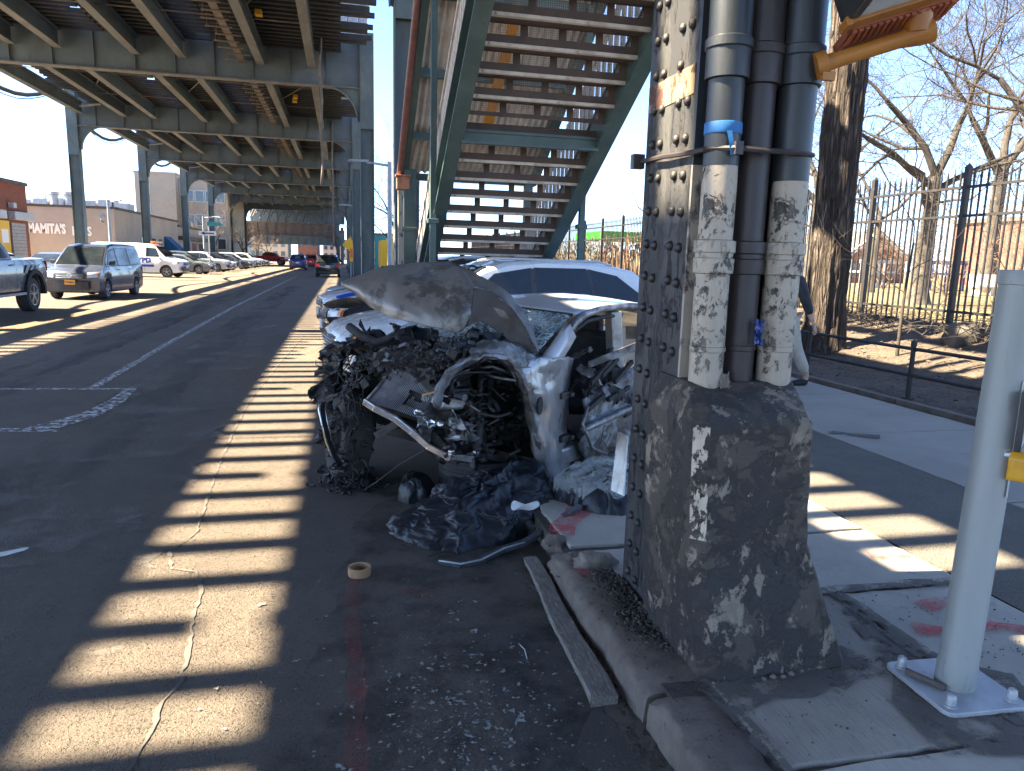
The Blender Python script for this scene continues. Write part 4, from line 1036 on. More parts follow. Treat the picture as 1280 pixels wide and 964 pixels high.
tree('park_tree', (31, 30, .7), [(0, 0, -.1), (0, 0, 3), (.1, 0, 6)], [.45, .34, .28],
     [((.1, 0, 5.5), (-.6, 0, .9), 3.6, .2), ((.1, 0, 6), (.1, .3, 1), 4, .2), ((.1, 0, 5.8), (.7, 0, .8), 3.6, .18)], 7, 35,
     'tall bare tree far back in the park with fine upright twigs', spread=.42, shrink=.76)
tree('park_tree', (26, 37, .7), [(0, 0, -.1), (0, 0, 3), (.1, 0, 5)], [.4, .3, .25],
     [((.1, 0, 4.6), (-.6, .2, .9), 3.4, .18), ((.1, 0, 5), (.2, .3, 1), 3.4, .18), ((.1, 0, 4.8), (.7, -.2, .8), 3.2, .16)], 6, 47,
     'bare park tree standing left of the tall one, half hidden by the big trunk', spread=.45, shrink=.76)
tree('park_tree', (29, 60, .7), [(0, 0, -.1), (0, 0, 2), (0, 0, 4)], [.35, .28, .2],
     [((0, 0, 3.4), (-.8, 0, .7), 3, .15), ((0, 0, 4), (.1, 0, 1), 3, .15), ((0, 0, 3.8), (.8, 0, .7), 3, .14)], 6, 53,
     'small bare tree far off between the stairs and the pillar', spread=.5, shrink=.76)
for k, (x, y, s_) in enumerate(((22, 27, 1.), (34, 21, 1.3), (27, 17, 1.1), (40, 34, 1.4))):
    tree('park_tree', (x, y, .7), [(0, 0, -.1), (0, 0, 1.6 * s_), (.1, 0, 3.2 * s_)], [.2, .15, .12], [((0, 0, 2.8 * s_), (-.7, .1, .8), 2.8 * s_, .07), ((.1, 0, 3.2 * s_), (0, .3, 1), 3 * s_, .08), ((.05, 0, 3 * s_), (.7, -.2, .8), 2.8 * s_, .07)], 7, 120 + k,
     ('slender bare tree behind the left part of the picket fence', 'bare tree with a dense twig crown before the brick block', 'bare tree with upright twigs at the far right of the fence', 'distant bare tree above the brick block')[k], spread=.45, shrink=.77, twig_r=.012)
tree('sapling', (8.7, 9.9, .4), [(0, 0, -.1), (.05, .05, .8), (.15, .1, 1.7)], [.03, .022, .014],
     [((.06, .06, .9), (-.6, .3, .5), .8, .010), ((.15, .1, 1.7), (.3, .1, 1), .8, .010), ((.1, .1, 1.2), (.7, .2, .3), .9, .009), ((.03, .03, .4), (.9, -.2, .25), 1.1, .010)], 3, 61,
     'thin bare sapling growing inside the low railing beside the big trunk', mats=('twig', 'twig', 'twig'), spread=.5, twig_r=.004)
tree('sapling', (10.1, 9.0, .5), [(0, 0, -.1), (-.05, .05, .5), (-.1, .1, 1.0)], [.02, .015, .01],
     [((-.06, .06, .5), (.8, .3, .3), .9, .008), ((-.1, .1, 1.0), (-.5, .1, .9), .8, .008), ((-.05, .05, .3), (-.9, -.2, .3), .9, .008)], 3, 67,
     'low bare bramble stem in front of the near fence post', mats=('twig', 'twig', 'twig'), spread=.55, twig_r=.004)
# brush piles on the bank
b = MB(); q = random.Random(77)
for i in range(260):
    x, y = q.gauss(10.0, .5), q.uniform(7.6, 14); z = .62; a = q.uniform(0, 6.3); l = q.uniform(.4, 1.1)
    d = Vector((math.cos(a), math.sin(a), q.uniform(0, .5))); p = Vector((x, y, z)); b.tube([p, p + d * l * .5 + Vector((0, 0, .1)), p + d * l], [.007, .006, .003], 3, False)
tag(b.build('brush', K['twig'], fix=False), kind='stuff')
rock('stump', (9.9, 9.9, .55), (.30, .30, .28), 5, K['limb'], 'mossy tree stump on the bank before the fence')
rock('stump', (10.5, 8.6, .6), (.22, .5, .16), 9, K['limb'], 'flat fallen log lying on the bank by the nearest fence post')
# brick park house, red building, playground kit
h = empty('park_house', (38.5, 47, .7), 0, 'small orange brick park house with a pale gable seen through the fence', 'house')
b = MB(); b.prism([(-2.6, 0, -.5), (2.6, 0, -.5), (2.6, 0, 1.9), (0, 0, 3.6), (-2.6, 0, 1.9)], (0, 9, 0)); b.build('wall', K['orange_brick'], h)
b = MB()
b.beam((-2.8, -.1, 1.72), (.0, -.1, 3.72), .3, .22); b.beam((2.8, -.1, 1.72), (.0, -.1, 3.72), .3, .22); b.build('gable_trim', K['letters'], h)
b = MB(); b.add([(-2.9, -.3, 1.75), (0, -.3, 3.78), (0, 9.3, 3.78), (-2.9, 9.3, 1.75), (2.9, -.3, 1.75), (2.9, 9.3, 1.75)], [(0, 1, 2, 3), (1, 4, 5, 2)]); b.build('roof', K['roof_grey'], h, solid=.08)
b = MB(); b.bx(-.5, .5, -.05, .05, -.5, 1.5); b.build('door', K['trim_dark'], h)
for x in (-1.8, 1.8):
    b = MB(); b.bx(x - .35, x + .35, -.04, .04, .4, 1.4); w = b.build('window', K['win'], h)
h = empty('brick_block', (55, 40, .7), 0, 'long low red brick building far behind the park trees', 'building')
b = MB(); b.bx(-9, 11, 0, 8, -.7, 4.6); b.build('wall', bricks('pink_brick', (.25, .115, .085), (.215, .10, .075), (.22, .16, .13), 2), h)
for i in range(9):
    for z in (.6, 2.7):
        b = MB(); b.bx(-8 + i * 2.1, -7 + i * 2.1, -.06, .1, z, z + 1.2); w = b.build('window', K['win'], h)
b = MB(); b.bx(-9.2, 11.2, -.2, 8.2, 4.601, 4.9); b.build('roof', K['roof_grey'], h)
def bush(x, y, z, s, seed, label, mat='twig_pale'):
    L, T = branchset(seed, [((0, 0, 0), (math.cos(a), math.sin(a), 1.3), s * .5, .03) for a in (0, 1.1, 2.1, 3.2, 4.2, 5.3)], 5, 0, 0, spread=.5, shrink=.74)
    e = empty('bare_bush', (x, y, z), 0, label, 'bush', 'bare bushes behind the fence'); L.build('stems', K[mat], e, fix=False); tag(T.build('twigs', K[mat], e, fix=False), kind='stuff')
bush(44, 33, .7, 4.5, 1, 'reddish bare bush far right behind the fence'); bush(37, 32, .7, 4.5, 2, 'reddish bare bush right of the pale park tree trunk'); bush(33, 36, .7, 4, 3, 'reddish bare bush in front of the park house'); bush(50, 30, .7, 5, 4, 'reddish bare bush at the right edge of view')
for k, (x, y, s) in enumerate(((24, 19, 2.6), (27, 23, 3.2), (30, 20, 3.6), (34, 24, 4), (23, 24, 2.4), (38, 22, 4.5), (26, 31, 3.2), (45, 26, 5))):
    bush(x, y, .7, s, 20 + k, ('low reddish bare bush right of the pale trunk', 'reddish bare bush between the park tree and the fence post', 'wide reddish bare bush at the right behind the pole', 'tall reddish bare bush in front of the brick block', 'low bare bush beside the pale park trunk', 'high bare thicket at the right edge of view', 'bare bush before the brick house', 'far bare thicket at the right edge of view')[k])
for k, (x, y, c, lb) in enumerate(((28, 30.5, 'paint_blue', 'blue playground frame beside the big trunk'), (27, 34, 'paint_silver', 'pale playground frame before the brick house'))):
    b = MB()
    for i in range(3):
        b.tube([(i * 1.1, 0, 0), (i * 1.1, 0, 1.5)], .06, 6); b.tube([(i * 1.1, .9, 0), (i * 1.1, .9, 1.5)], .06, 6)
    b.bx(-.1, 2.3, -.05, .95, .8, .9); b.bx(-.1, 2.3, -.05, .05, 1.3, 1.5); o = b.build('play_frame', K[c], loc=(x, y, .7)); tag(o, lb, 'play frame')
b = MB()
for i in range(14):
    x = 34 + i * .9; b.tube([(x, 27, .7), (x, 27, 1.7)], .04, 5)
b.beam((34, 27, 1.7), (46, 27, 1.7), .05, .05); b.beam((34, 27, 1.2), (46, 27, 1.2), .05, .05)
tag(b.build('railing', K['paint_silver']), 'pale low railing far back in the park', 'railing')
for i in range(6):
    b = MB(); b.bx(0, 1.4, 0, .5, .35, .42); b.bx(0, 1.4, .45, .52, .43, .9); b.bx(.1, .18, 0, .5, 0, .349); b.bx(1.2, 1.28, 0, .5, 0, .349)
    tag(b.build('bench', K[('letters', 'paint_silver', 'trim_dark')[i % 3]], loc=(26 + i * 2.6, 25.5 + (i % 2), .7)), ('pale bench just right of the big trunk in the sunlit park', 'silver bench left of the pale forked park tree', 'dark bench behind the pale forked park tree', 'pale bench left of the near fence post in the park', 'silver bench behind the near fence post in the park', 'dark bench right of the near fence post in the park')[i], 'bench', 'park benches')
# green canopy and lamp post beyond the rusty far fence
gc = empty('green_canopy', (19, 40, .7), 0, 'bright green canopy roof beyond the far park fence', 'canopy')
b = MB(); b.prism([(-4.5, 0, 2.3), (4.5, 0, 2.3), (4.5, 0, 2.75), (-4.5, 0, 2.75)], (0, 5, 0)); b.build('canopy_roof', K['green_net'], gc)
for x in (-4.2, 0, 4.2):
    b = MB(); b.bx(x - .06, x + .06, 0, .12, 0, 2.3); b.build('canopy_post', K['el_green'], gc)
b = MB(); b.tube([(0, 0, 0), (0, 0, 6.6)], .06, 6); b.bx(-.1, .25, -.1, .1, 6.5, 6.75); b.bx(-1.1, -.7, -.08, .08, 6.45, 6.6); b.tube([(0, 0, 6.5), (-.9, 0, 6.5)], .03, 5)
tag(b.build('park_lamp', K['lamp_grey'], loc=(21.5, 46, .7)), 'tall thin park lamp above the green canopy', 'lamp')
# ---------------------------------------------------------------- left side buildings
def text(s, size, mat, parent, loc, rot, name='lettering', ext=.02, bold=0, sx=1):
    c = bpy.data.curves.new(name, 'FONT'); c.body = s; c.size = size; c.extrude = ext; c.offset = bold; c.resolution_u = 2
    t = bpy.data.objects.new(name, c); me = bpy.data.meshes.new_from_object(t); bpy.data.objects.remove(t); bpy.data.curves.remove(c)
    for v in me.vertices: v.co.x *= sx
    me.materials.clear(); me.materials.append(K[mat]); o = bpy.data.objects.new(name, me); COL.objects.link(o)
    o.parent = parent; o.location = loc; o.rotation_euler = rot; return o
B0 = Vector((-16.2, 59, .1))
bl = empty('tan_shop', B0, 0, 'low tan stucco building with white lettering on its side wall', 'building')
def bb(b, name, mat, parent=None, **k):
    for v in b.v: v -= B0
    return b.build(name, mat, parent or bl, **k)
b = MB(); b.bx(-36, -16.1, 59, 80, 0, 4.55); bb(b, 'wall', K['tan_wall'])
b = MB(); b.bx(-36, -16.1, 80.01, 100, 0, 4.1); bb(b, 'wall', K['tan_wall2'])
b = MB(); b.bx(-36.1, -16.0, 58.9, 80.1, 4.551, 4.72); bb(b, 'coping', K['trim_dark'])
b = MB(); b.bx(-36.1, -16.0, 80.11, 100.1, 4.101, 4.3); bb(b, 'coping', K['trim_dark'])
text("MAMITA'S", .92, 'letters', bl, Vector((-21.75, 58.97, 2.72)) - B0, (R(90), 0, 0), bold=.045, sx=.60)
text("ICES", .88, 'letters', bl, Vector((-18.92, 58.97, 2.62)) - B0, (R(90), 0, 0), bold=.03, sx=.76)
for y in (66, 69.5): 
    b = MB(); b.bx(-16.13, -16.05, y, y + 1.6, 1.5, 2.7); w = bb(b, 'window', K['win'])
b = MB(); b.bx(-16.13, -16.04, 72, 73.0, .1, 2.7); bb(b, 'door', K['trim_dark'])
b = MB(); b.prism([(-16.05, 74.0, 3.0), (-14.9, 74.0, 1.9), (-14.9, 74.0, 1.7), (-16.05, 74.0, 1.7)], (0, 2.6, 0)); bb(b, 'awning', K['blue_awning'])
b = MB(); b.tube([(-18.2, 58.95, 3.3), (-18.2, 58.4, 3.5), (-17.9, 58.4, 3.9)], .05, 6); b.bx(-18.05, -17.75, 58.3, 58.5, 3.8, 4.2); bb(b, 'wall_lamp', K['lamp_grey'])
b = MB(); b.tube([(-16.8, 58.95, 3.6), (-16.8, 58.3, 3.7), (-16.7, 58.3, 4.0)], .05, 6); b.bx(-16.85, -16.55, 58.2, 58.4, 3.9, 4.2); bb(b, 'wall_lamp', K['lamp_grey'])
for k, x in enumerate((-21.6, -20.6)):
    b = MB(); b.lathe([(.28, 0), (.28, 1.1), (.42, 1.15), (.42, 1.35), (.2, 1.4), (0, 1.4)], 12); v = b.build('roof_vent', K['galv'], bl, loc=Vector((x, 64, 4.6)) - B0, smooth=40)
for k in range(7):
    b = MB(); b.bx(0, 1.0, 0, 2, 0, .75 + .1 * (k % 3)); b.bx(.05, .95, -.03, -.001, .1, .6); b.build('roof_unit', K['galv'], bl, loc=Vector((-24.6 + k * 1.15, 65, 4.6)) - B0)
for k, y in enumerate((83, 87, 91)):
    b = MB(); b.bx(-16.13, -16.04, y, y + 2.4, .2, 2.6); bb(b, 'shop_window', K['win'])
b = MB(); b.bx(-16.1, -15.5, 80.2, 98, 2.85, 3.2); bb(b, 'sign_band', K['trim_dark'])
# red brick store at the left edge
B1 = Vector((-19.7, 50, .1))
br = empty('brick_store', B1, 0, 'red brick corner store with a rolled shutter at the left edge', 'building')
def b1(b, name, mat, parent=None, **k):
    for v in b.v: v -= B1
    return b.build(name, mat, parent or br, **k)
b = MB(); b.bx(-34, -19.7, 34, 53.6, 0, 5.5); b1(b, 'wall', K['red_brick'])
b = MB(); b.bx(-34.1, -19.6, 33.9, 53.7, 5.501, 5.7); b1(b, 'coping', K['trim_dark'])
for y0, y1, m in ((50.9, 52.9, 'shutter'), (46.8, 48.9, 'shutter')):
    b = MB(); 
    for i in range(14): b.bx(-19.69, -19.62, y0, y1, .2 + i * .21, .39 + i * .21)
    b1(b, 'shutter', K[m])
    b = MB(); b.bx(-19.68, -19.25, y0 - .3, y1 + .6, 3.3, 3.8); b1(b, 'shutter_box', K['galv'], bevel=.05)
b = MB(); b.bx(-19.69, -19.6, 49.1, 50.5, 1.2, 3.2); w = b1(b, 'poster', K['sign_yellow'])
b = MB(); b.bx(-19.595, -19.59, 49.35, 50.25, 1.9, 2.7); b1(b, 'poster_print', K['letters'])
b = MB(); b.bx(-19.6, -19.3, 50.6, 51, 4.0, 4.3); b1(b, 'alarm_box', K['galv'])
# tall tan block behind
B2 = Vector((-24, 95, .1))
tl = empty('tan_apartments', B2, 0, 'tall cream brick block with dark strip windows behind the low tan shop', 'building')
def b2(b, name, mat, parent=None, **k):
    for v in b.v: v -= B2
    return b.build(name, mat, parent or tl, **k)
b = MB(); b.bx(-25, -20.3, 101, 122, 0, 11.2); b2(b, 'wall', K['cream_brick'])
b = MB(); b.bx(-20.29, -14.5, 103, 122, 0, 10.7); b2(b, 'wall', K['cream_brick'])
b = MB(); b.bx(-25.15, -20.15, 100.9, 122.1, 11.201, 11.4); b.bx(-20.15, -14.3, 102.9, 122.1, 10.701, 10.9); b2(b, 'parapet', K['tan_wall'])
for k in range(4):
    b = MB(); b.bx(-24.3, -23.3, 100.93, 101.1, 1.4 + k * 2.4, 2.7 + k * 2.4); f = b2(b, 'window', K['win_frame'])
    b = MB(); b.bx(-24.2, -23.4, 100.90, 100.929, 1.5 + k * 2.4, 2.6 + k * 2.4); b2(b, 'pane', K['win'])
for r_w in range(3):
    for k in range(4):
        x = -19.7 + k * 1.25; z = 8.0 - r_w * 3
        b = MB(); b.bx(x, x + 1.15, 102.93, 103.1, z, z + 1.5); b2(b, 'window', K['win_frame'])
        b = MB(); b.bx(x + .1, x + 1.05, 102.90, 102.929, z + .1, z + 1.4); b2(b, 'pane', K['win'])
for x in (-22, -18): 
    b = MB(); b.tube([(x, 110, 11), (x, 110, 13)], .06, 5); b2(b, 'aerial', K['lamp_grey'])
# low glazed storefront row further along
B3 = Vector((-19, 125, .1)); sf = empty('storefront_row', B3, 0, 'low grey storefront row with dark glazing beyond the tan block', 'building')
b = MB(); b.bx(-6, 2.5, 0, 20, 0, 4.2); b.build('wall', K['lamp_grey'], sf)
b = MB(); b.bx(-6.2, 3.2, -.4, 20, 4.201, 4.6); b.build('roof_edge', K['letters'], sf)
for k in range(5):
    b = MB(); b.bx(-5.6 + k * 1.6, -4.3 + k * 1.6, -.06, .05, .4, 3.2); b.build('shop_window', K['win'], sf)
# far closing blocks at the end of the street
for k, (x0, x1, y, h, m) in enumerate(((-40, -18, 260, 12, 'cream_brick'), (-17, -9, 300, 9, 'red_brick'), (-8, 6, 320, 8, 'tan_wall'), (6, 26, 250, 8, 'red_brick'), (3.6, 12, 120, 5.0, 'tan_wall2'))):
    e = empty('far_building', (x0, y, 0), 0, ('wide cream block far down the street at left', 'red brick block at the far end of the street', 'tan block closing the far end of the street', 'long brick block far off right of the railway columns', 'low tan building behind the right row of columns')[k], 'building')
    b = MB(); b.bx(0, x1 - x0, 0, 12, 0, h); b.build('wall', K[m], e); b = MB(); b.bx(-.2, x1 - x0 + .2, -.2, 12.2, h + .001, h + .4); b.build('roof_edge', K['trim_dark'], e)
    for i in range(int((x1 - x0) / 2.4)):
        for z in range(int(h / 3)):
            b = MB(); b.bx(.6 + i * 2.4, 1.9 + i * 2.4, -.08, .1, 1.1 + z * 3, 2.6 + z * 3); b.build('window', K['win'], e)
# bare trees on the left
tree('bare_tree', (-27.5, 72, 0), [(0, 0, 0), (0, 0, 3.4)], [.3, .22], [((0, 0, 3.2), (-.4, 0, 1), 2.2, .12), ((0, 0, 3.4), (.4, 0, 1), 2.2, .12)], 6, 81, 'bare tree showing above the tan roof right of the brick store', ('limb', 'twig', 'twig'), spread=.42, shrink=.76)
tree('bare_tree', (-24.6, 74, 0), [(0, 0, 0), (0, 0, 3.4)], [.3, .22], [((0, 0, 3.2), (-.4, 0, 1), 2.0, .12), ((0, 0, 3.4), (.4, 0, 1), 2.0, .12)], 6, 83, 'bare tree showing above the roof vents of the tan shop', ('limb', 'twig', 'twig'), spread=.42, shrink=.76)
for k, (x, y, s) in enumerate(((-15.6, 99, 1.), (-13.4, 108, .9), (-11.8, 126, .8), (-15.8, 120, .9))):
    tree('street_tree', (x, y, 0), [(0, 0, 0), (0, 0, 2.2 * s)], [.2, .14], [((0, 0, 2 * s), (-.5, 0, 1), 2.4 * s, .09), ((0, 0, 2.2 * s), (.5, .2, 1), 2.4 * s, .09), ((0, 0, 2.2 * s), (0, -.4, 1), 2.4 * s, .09)], 6, 90 + k, ('pale bushy bare street tree in front of the cream block', 'pale bare tree behind the third left column', 'low pale bare tree by the far viaduct', 'pale bare tree beyond the cream block')[k], ('twig', 'twig_pale', 'twig_pale'), spread=.5, shrink=.75)
for k, (x, y, s) in enumerate(((4.6, 62, 1.2), (5.6, 85, 1.2), (7.5, 75, 1.3), (3.6, 100, 1.))):
    tree('street_tree', (x, y, 0), [(0, 0, 0), (0, 0, 3 * s)], [.2, .14], [((0, 0, 2.6 * s), (-.5, 0, 1), 2.6 * s, .09), ((0, 0, 3 * s), (.5, .2, 1), 2.6 * s, .09), ((0, 0, 3 * s), (0, -.4, 1), 2.6 * s, .09)], 6, 95 + k, ('bare tree between the two nearest right hand columns and the stair foot', 'bare tree beyond the street lamp on the right', 'taller bare tree right of the street lamp pole', 'far bare tree at the right row of columns')[k], ('twig', 'twig', 'twig'), spread=.45, shrink=.76)
# street lamps, signs
def lamp(x, y, h, arm, label):
    e = empty('street_lamp', (x, y, .1), 0, label, 'lamp', 'street lamps')
    b = MB(); b.lathe([(.16, 0), (.16, .9), (.10, 1.0), (.085, h), (.0, h + .02)], 10); b.build('lamp_post', K['lamp_grey'], e, smooth=40)
    b = MB(); b.tube([(0, 0, h - .15), (arm * .5, 0, h - .1), (arm, 0, h - .05)], .045, 6); b.build('arm', K['lamp_grey'], e, smooth=True)
    b = MB(); s = 1 if arm > 0 else -1
    b.add([(arm + s * a, c, h - .05 + d) for a, c, d in ((-.1, -.1, 0), (-.1, .1, 0), (.75, .16, -.03), (.75, -.16, -.03), (-.1, -.08, .09), (-.1, .08, .09), (.65, .08, .08), (.65, -.08, .08))], [(0, 1, 2, 3), (4, 7, 6, 5), (0, 4, 5, 1), (1, 5, 6, 2), (2, 6, 7, 3), (3, 7, 4, 0)]); b.build('lamp_head', K['lamp_grey'], e, bevel=.02)
lamp(1.86, 30, 5.25, -.9, 'grey street lamp with short arm standing left of the station stairs')
lamp(1.5, 52, 5.0, -1.0, 'farther grey street lamp behind the right railway columns'); lamp(1.5, 88, 5.0, -1.2, 'farthest small street lamp on the right side')
lamp(-15.9, 57, 5.0, .9, 'slim street lamp at the corner of the tan shop'); lamp(-14.0, 82, 5.2, 1., 'slim street lamp by the left railway columns')
sp = empty('sign_post', (-10.2, 62, 0), 0, 'slim post with a white arrow sign and teal street plate', 'sign')
b = MB(); b.tube([(0, 0, 0), (0, 0, 4.4)], .05, 8); b.build('post', K['lamp_grey'], sp)
b = MB(); b.bx(-.75, .55, -.08, -.05, 2.95, 3.3); a = b.build('arrow_sign', K['signwhite'], sp)
b = MB(); b.prism([(-.6, -.081, 3.12), (-.3, -.081, 3.26), (-.3, -.081, 3.17), (.4, -.081, 3.17), (.4, -.081, 3.07), (-.3, -.081, 3.07), (-.3, -.081, 2.98)], (0, -.006, 0)); b.build('arrow', K['black'], a)
b = MB(); b.bx(-.1, .95, -.05, -.03, 3.7, 4.0); b.build('street_plate', K['teal'], sp)
sp = empty('warning_sign', (.62, 58, 0), 0, 'yellow diamond warning sign among the right railway columns', 'sign')
b = MB(); b.tube([(0, 0, 0), (0, 0, 3.1)], .05, 6); b.build('post', K['lamp_grey'], sp)
b = MB(); b.prism([(-.62, -.06, 2.5), (0, -.06, 1.95), (.3, -.06, 2.5), (0, -.06, 3.1)], (0, .03, 0)); b.bx(-.1, .32, -.06, -.03, 1.25, 1.9); b.build('panel', K['sign_yellow'], sp)
sp = empty('roadwork_sign', (.85, 55, 0), 0, 'orange square sign among the right railway columns', 'sign')
b = MB(); b.tube([(0, 0, 0), (0, 0, 2.2)], .05, 6); b.build('post', K['lamp_grey'], sp)
b = MB(); b.bx(-.3, .32, -.08, -.05, 1.55, 2.2); b.build('panel', K['sign_orange'], sp)
b = MB(); b.bx(2.4, 4.4, 80, 82, 0, 3.3); b.bx(2.3, 4.5, 79.9, 82, 3.301, 3.9); tag(b.build('teal_kiosk', K['teal']), 'small teal fronted kiosk behind the right columns', 'kiosk')
yb = empty('yellow_truck', (4.6, 70, 0), 0, 'yellow box truck parked behind the right columns', 'truck')
b = MB(); b.bx(-1.1, 1.1, 0, 5, .8, 3.2); b.build('cargo_box', K['sign_yellow'], yb, bevel=.05); b = MB(); b.bx(-1, 1, 5.05, 6.6, .5, 2.4); b.build('cab', K['paint_white'], yb, bevel=.1)
for x in (-1, .8):
    for y in (1, 5.6): 
        b = MB(); b.lathe([(.2, 0), (.4, 0), (.4, .22), (.2, .22)], 14, Matrix.Translation((x, y, .4)) @ Matrix.Rotation(math.pi / 2, 4, 'Y'), True); b.build('wheel', K['tyre'], yb)
# ---------------------------------------------------------------- vehicles
def lerp_prof(pr, f):
    if f <= pr[0][0]: return pr[0][1]
    for (a, za), (c, zc) in zip(pr, pr[1:]):
        if f <= c: return za + (zc - za) * (f - a) / max(1e-6, c - a)
    return pr[-1][1]
SPEC = {
 'sedan': dict(L=4.75, W=1.83, H=1.45, zb=.20, wr=.33, wf=.20, wb=.79, deck=[(0, .66), (.006, .74), (.03, .79), (.10, .86), (.27, .96), (.5, .98), (.78, 1.02), (.86, 1.06), (.97, 1.04), (.995, .98), (1, .80)],
    gh=[(.265, .94), (.335, 1.16), (.42, 1.36), (.50, 1.435), (.60, 1.45), (.70, 1.40), (.80, 1.20), (.885, 1.04)],
    win=[[(.355, 1.0), (.435, 1.29), (.565, 1.37), (.565, .995)], [(.58, .995), (.58, 1.37), (.69, 1.345), (.765, 1.10)]], ws=(.28, .425), rw=(.71, .86), lz=(.62, .75), doors=(.335, .572, .77)),
 'suv': dict(L=4.75, W=1.88, H=1.70, zb=.24, wr=.37, wf=.195, wb=.79, deck=[(0, .74), (.006, .86), (.03, .95), (.09, 1.01), (.25, 1.09), (.5, 1.10), (.78, 1.14), (.95, 1.16), (.99, 1.10), (1, .90)],
    gh=[(.245, 1.07), (.32, 1.34), (.40, 1.57), (.47, 1.665), (.58, 1.70), (.74, 1.68), (.86, 1.58), (.93, 1.38), (.985, 1.14)],
    win=[[(.335, 1.14), (.425, 1.50), (.53, 1.58), (.53, 1.13)], [(.545, 1.13), (.545, 1.585), (.70, 1.585), (.725, 1.15)], [(.735, 1.15), (.712, 1.58), (.80, 1.50), (.90, 1.17)]], ws=(.265, .41), rw=(.875, .975), lz=(.74, .90), doors=(.325, .538, .73)),
 'minivan': dict(L=4.73, W=1.73, H=1.86, zb=.22, wr=.31, wf=.175, wb=.80, deck=[(0, .70), (.006, .84), (.025, .93), (.06, .98), (.17, 1.10), (.5, 1.10), (.95, 1.12), (.99, 1.10), (1, .95)],
    gh=[(.155, 1.07), (.23, 1.38), (.32, 1.70), (.38, 1.80), (.5, 1.85), (.8, 1.86), (.95, 1.83), (.98, 1.60), (.995, 1.12)],
    win=[[(.235, 1.14), (.325, 1.60), (.43, 1.68), (.43, 1.10)], [(.46, 1.10), (.46, 1.69), (.69, 1.70), (.69, 1.12)], [(.72, 1.12), (.72, 1.69), (.93, 1.66), (.95, 1.15)]], ws=(.17, .335), rw=(.955, .99), lz=(.72, .90), doors=(.23, .447, .705)),
 'cargo': dict(L=5.7, W=2.0, H=2.12, zb=.30, wr=.37, wf=.16, wb=.77, deck=[(0, .85), (.006, 1.0), (.03, 1.10), (.10, 1.16), (.19, 1.26), (.5, 1.28), (.98, 1.28), (1, 1.1)],
    gh=[(.165, 1.24), (.22, 1.55), (.275, 1.90), (.32, 2.05), (.5, 2.11), (.9, 2.11), (.98, 2.02), (.995, 1.28)],
    win=[[(.235, 1.30), (.275, 1.80), (.375, 1.85), (.375, 1.28)]], ws=(.178, .285), rw=(.97, .99), lz=(.82, 1.0), doors=(.21, .39, .62)),
 'pickup': dict(L=5.8, W=2.1, H=1.95, zb=.52, wr=.44, wf=.175, wb=.80, deck=[(0, .95), (.006, 1.10), (.02, 1.20), (.06, 1.24), (.25, 1.32), (.45, 1.34), (.985, 1.37), (1, 1.25)],
    gh=[(.235, 1.30), (.285, 1.58), (.335, 1.82), (.38, 1.92), (.48, 1.95), (.575, 1.90), (.615, 1.70), (.635, 1.35)],
    win=[[(.285, 1.38), (.34, 1.74), (.44, 1.82), (.44, 1.37)], [(.452, 1.37), (.452, 1.82), (.555, 1.80), (.60, 1.40)]], ws=(.25, .345), rw=(.585, .63), lz=(1.0, 1.17), doors=(.26, .446, .625)),
}
SPEC['crossover'] = dict(SPEC['suv'], deck=[(0, .60), (.006, .70), (.03, .80), (.09, .88), (.25, 1.00), (.5, 1.05), (.78, 1.11), (.95, 1.14), (.99, 1.08), (1, .90)], gh=[(.235, .98)] + SPEC['suv']['gh'][1:], lz=(.62, .78))
SPEC['hatch'] = dict(SPEC['suv'], L=4.4, H=1.62, W=1.80, wr=.34)
WHEEL = {}
def wheel_meshes(r, w, offroad=False):
    k = (r, w)
    if k in WHEEL: return WHEEL[k]
    M1 = Matrix.Rotation(math.pi / 2, 4, 'X')
    b = MB(); b.lathe([(r * .62, -w * .46), (r * .80, -w * .5), (r * .95, -w * .47), (r, -w * .36), (r, w * .36), (r * .95, w * .47), (r * .80, w * .5), (r * .62, w * .46)], 28, M1)
    t = b.build('wheel', K['tyre'], smooth=35)
    if offroad: pass
    b = MB(); ri = r * .64
    b.lathe([(ri, w * .44), (ri, w * .49), (ri * .93, w * .48), (ri * .90, w * .30), (0, w * .28)], 28, M1)
    for i in range(5):
        a = 2 * math.pi * i / 5
        mt = Matrix.Rotation(a, 4, 'Y')
        for s in (-.045, .045):
            p, q = mt @ Vector((s * .6 * r, -w * .44, r * .10)), mt @ Vector((s * 1.9 * r, -w * .455, ri * .95)); b.beam(p, q, r * .075, .02)
    b.lathe([(r * .15, w * .30), (r * .15, w * .47), (r * .10, w * .48), (0, w * .48)], 14, M1)
    rim = b.build('rim', K['rim'], smooth=35)
    b = MB(); b.lathe([(ri * .9, w * .275), (0, w * .274)], 20, M1); hub = b.build('brake_disc', K['under'])
    WHEEL[k] = (t, rim, hub); first = {'u': False}
    return WHEEL[k]
USED = set()
def put_wheel(root, x, y, r, w, flip):
    ms = wheel_meshes(r, w); k = (r, w); rz = math.pi if flip < 0 else 0
    if k in USED: t, a, h = [m.copy() for m in ms]; [COL.objects.link(q) for q in (t, a, h)]
    else: t, a, h = ms; USED.add(k)
    t.parent = root; t.location = (x, y, r); t.rotation_euler = (0, 0, rz); a.parent = t; h.parent = t
    for q in (a, h): q.location = (0, 0, 0)
    return t
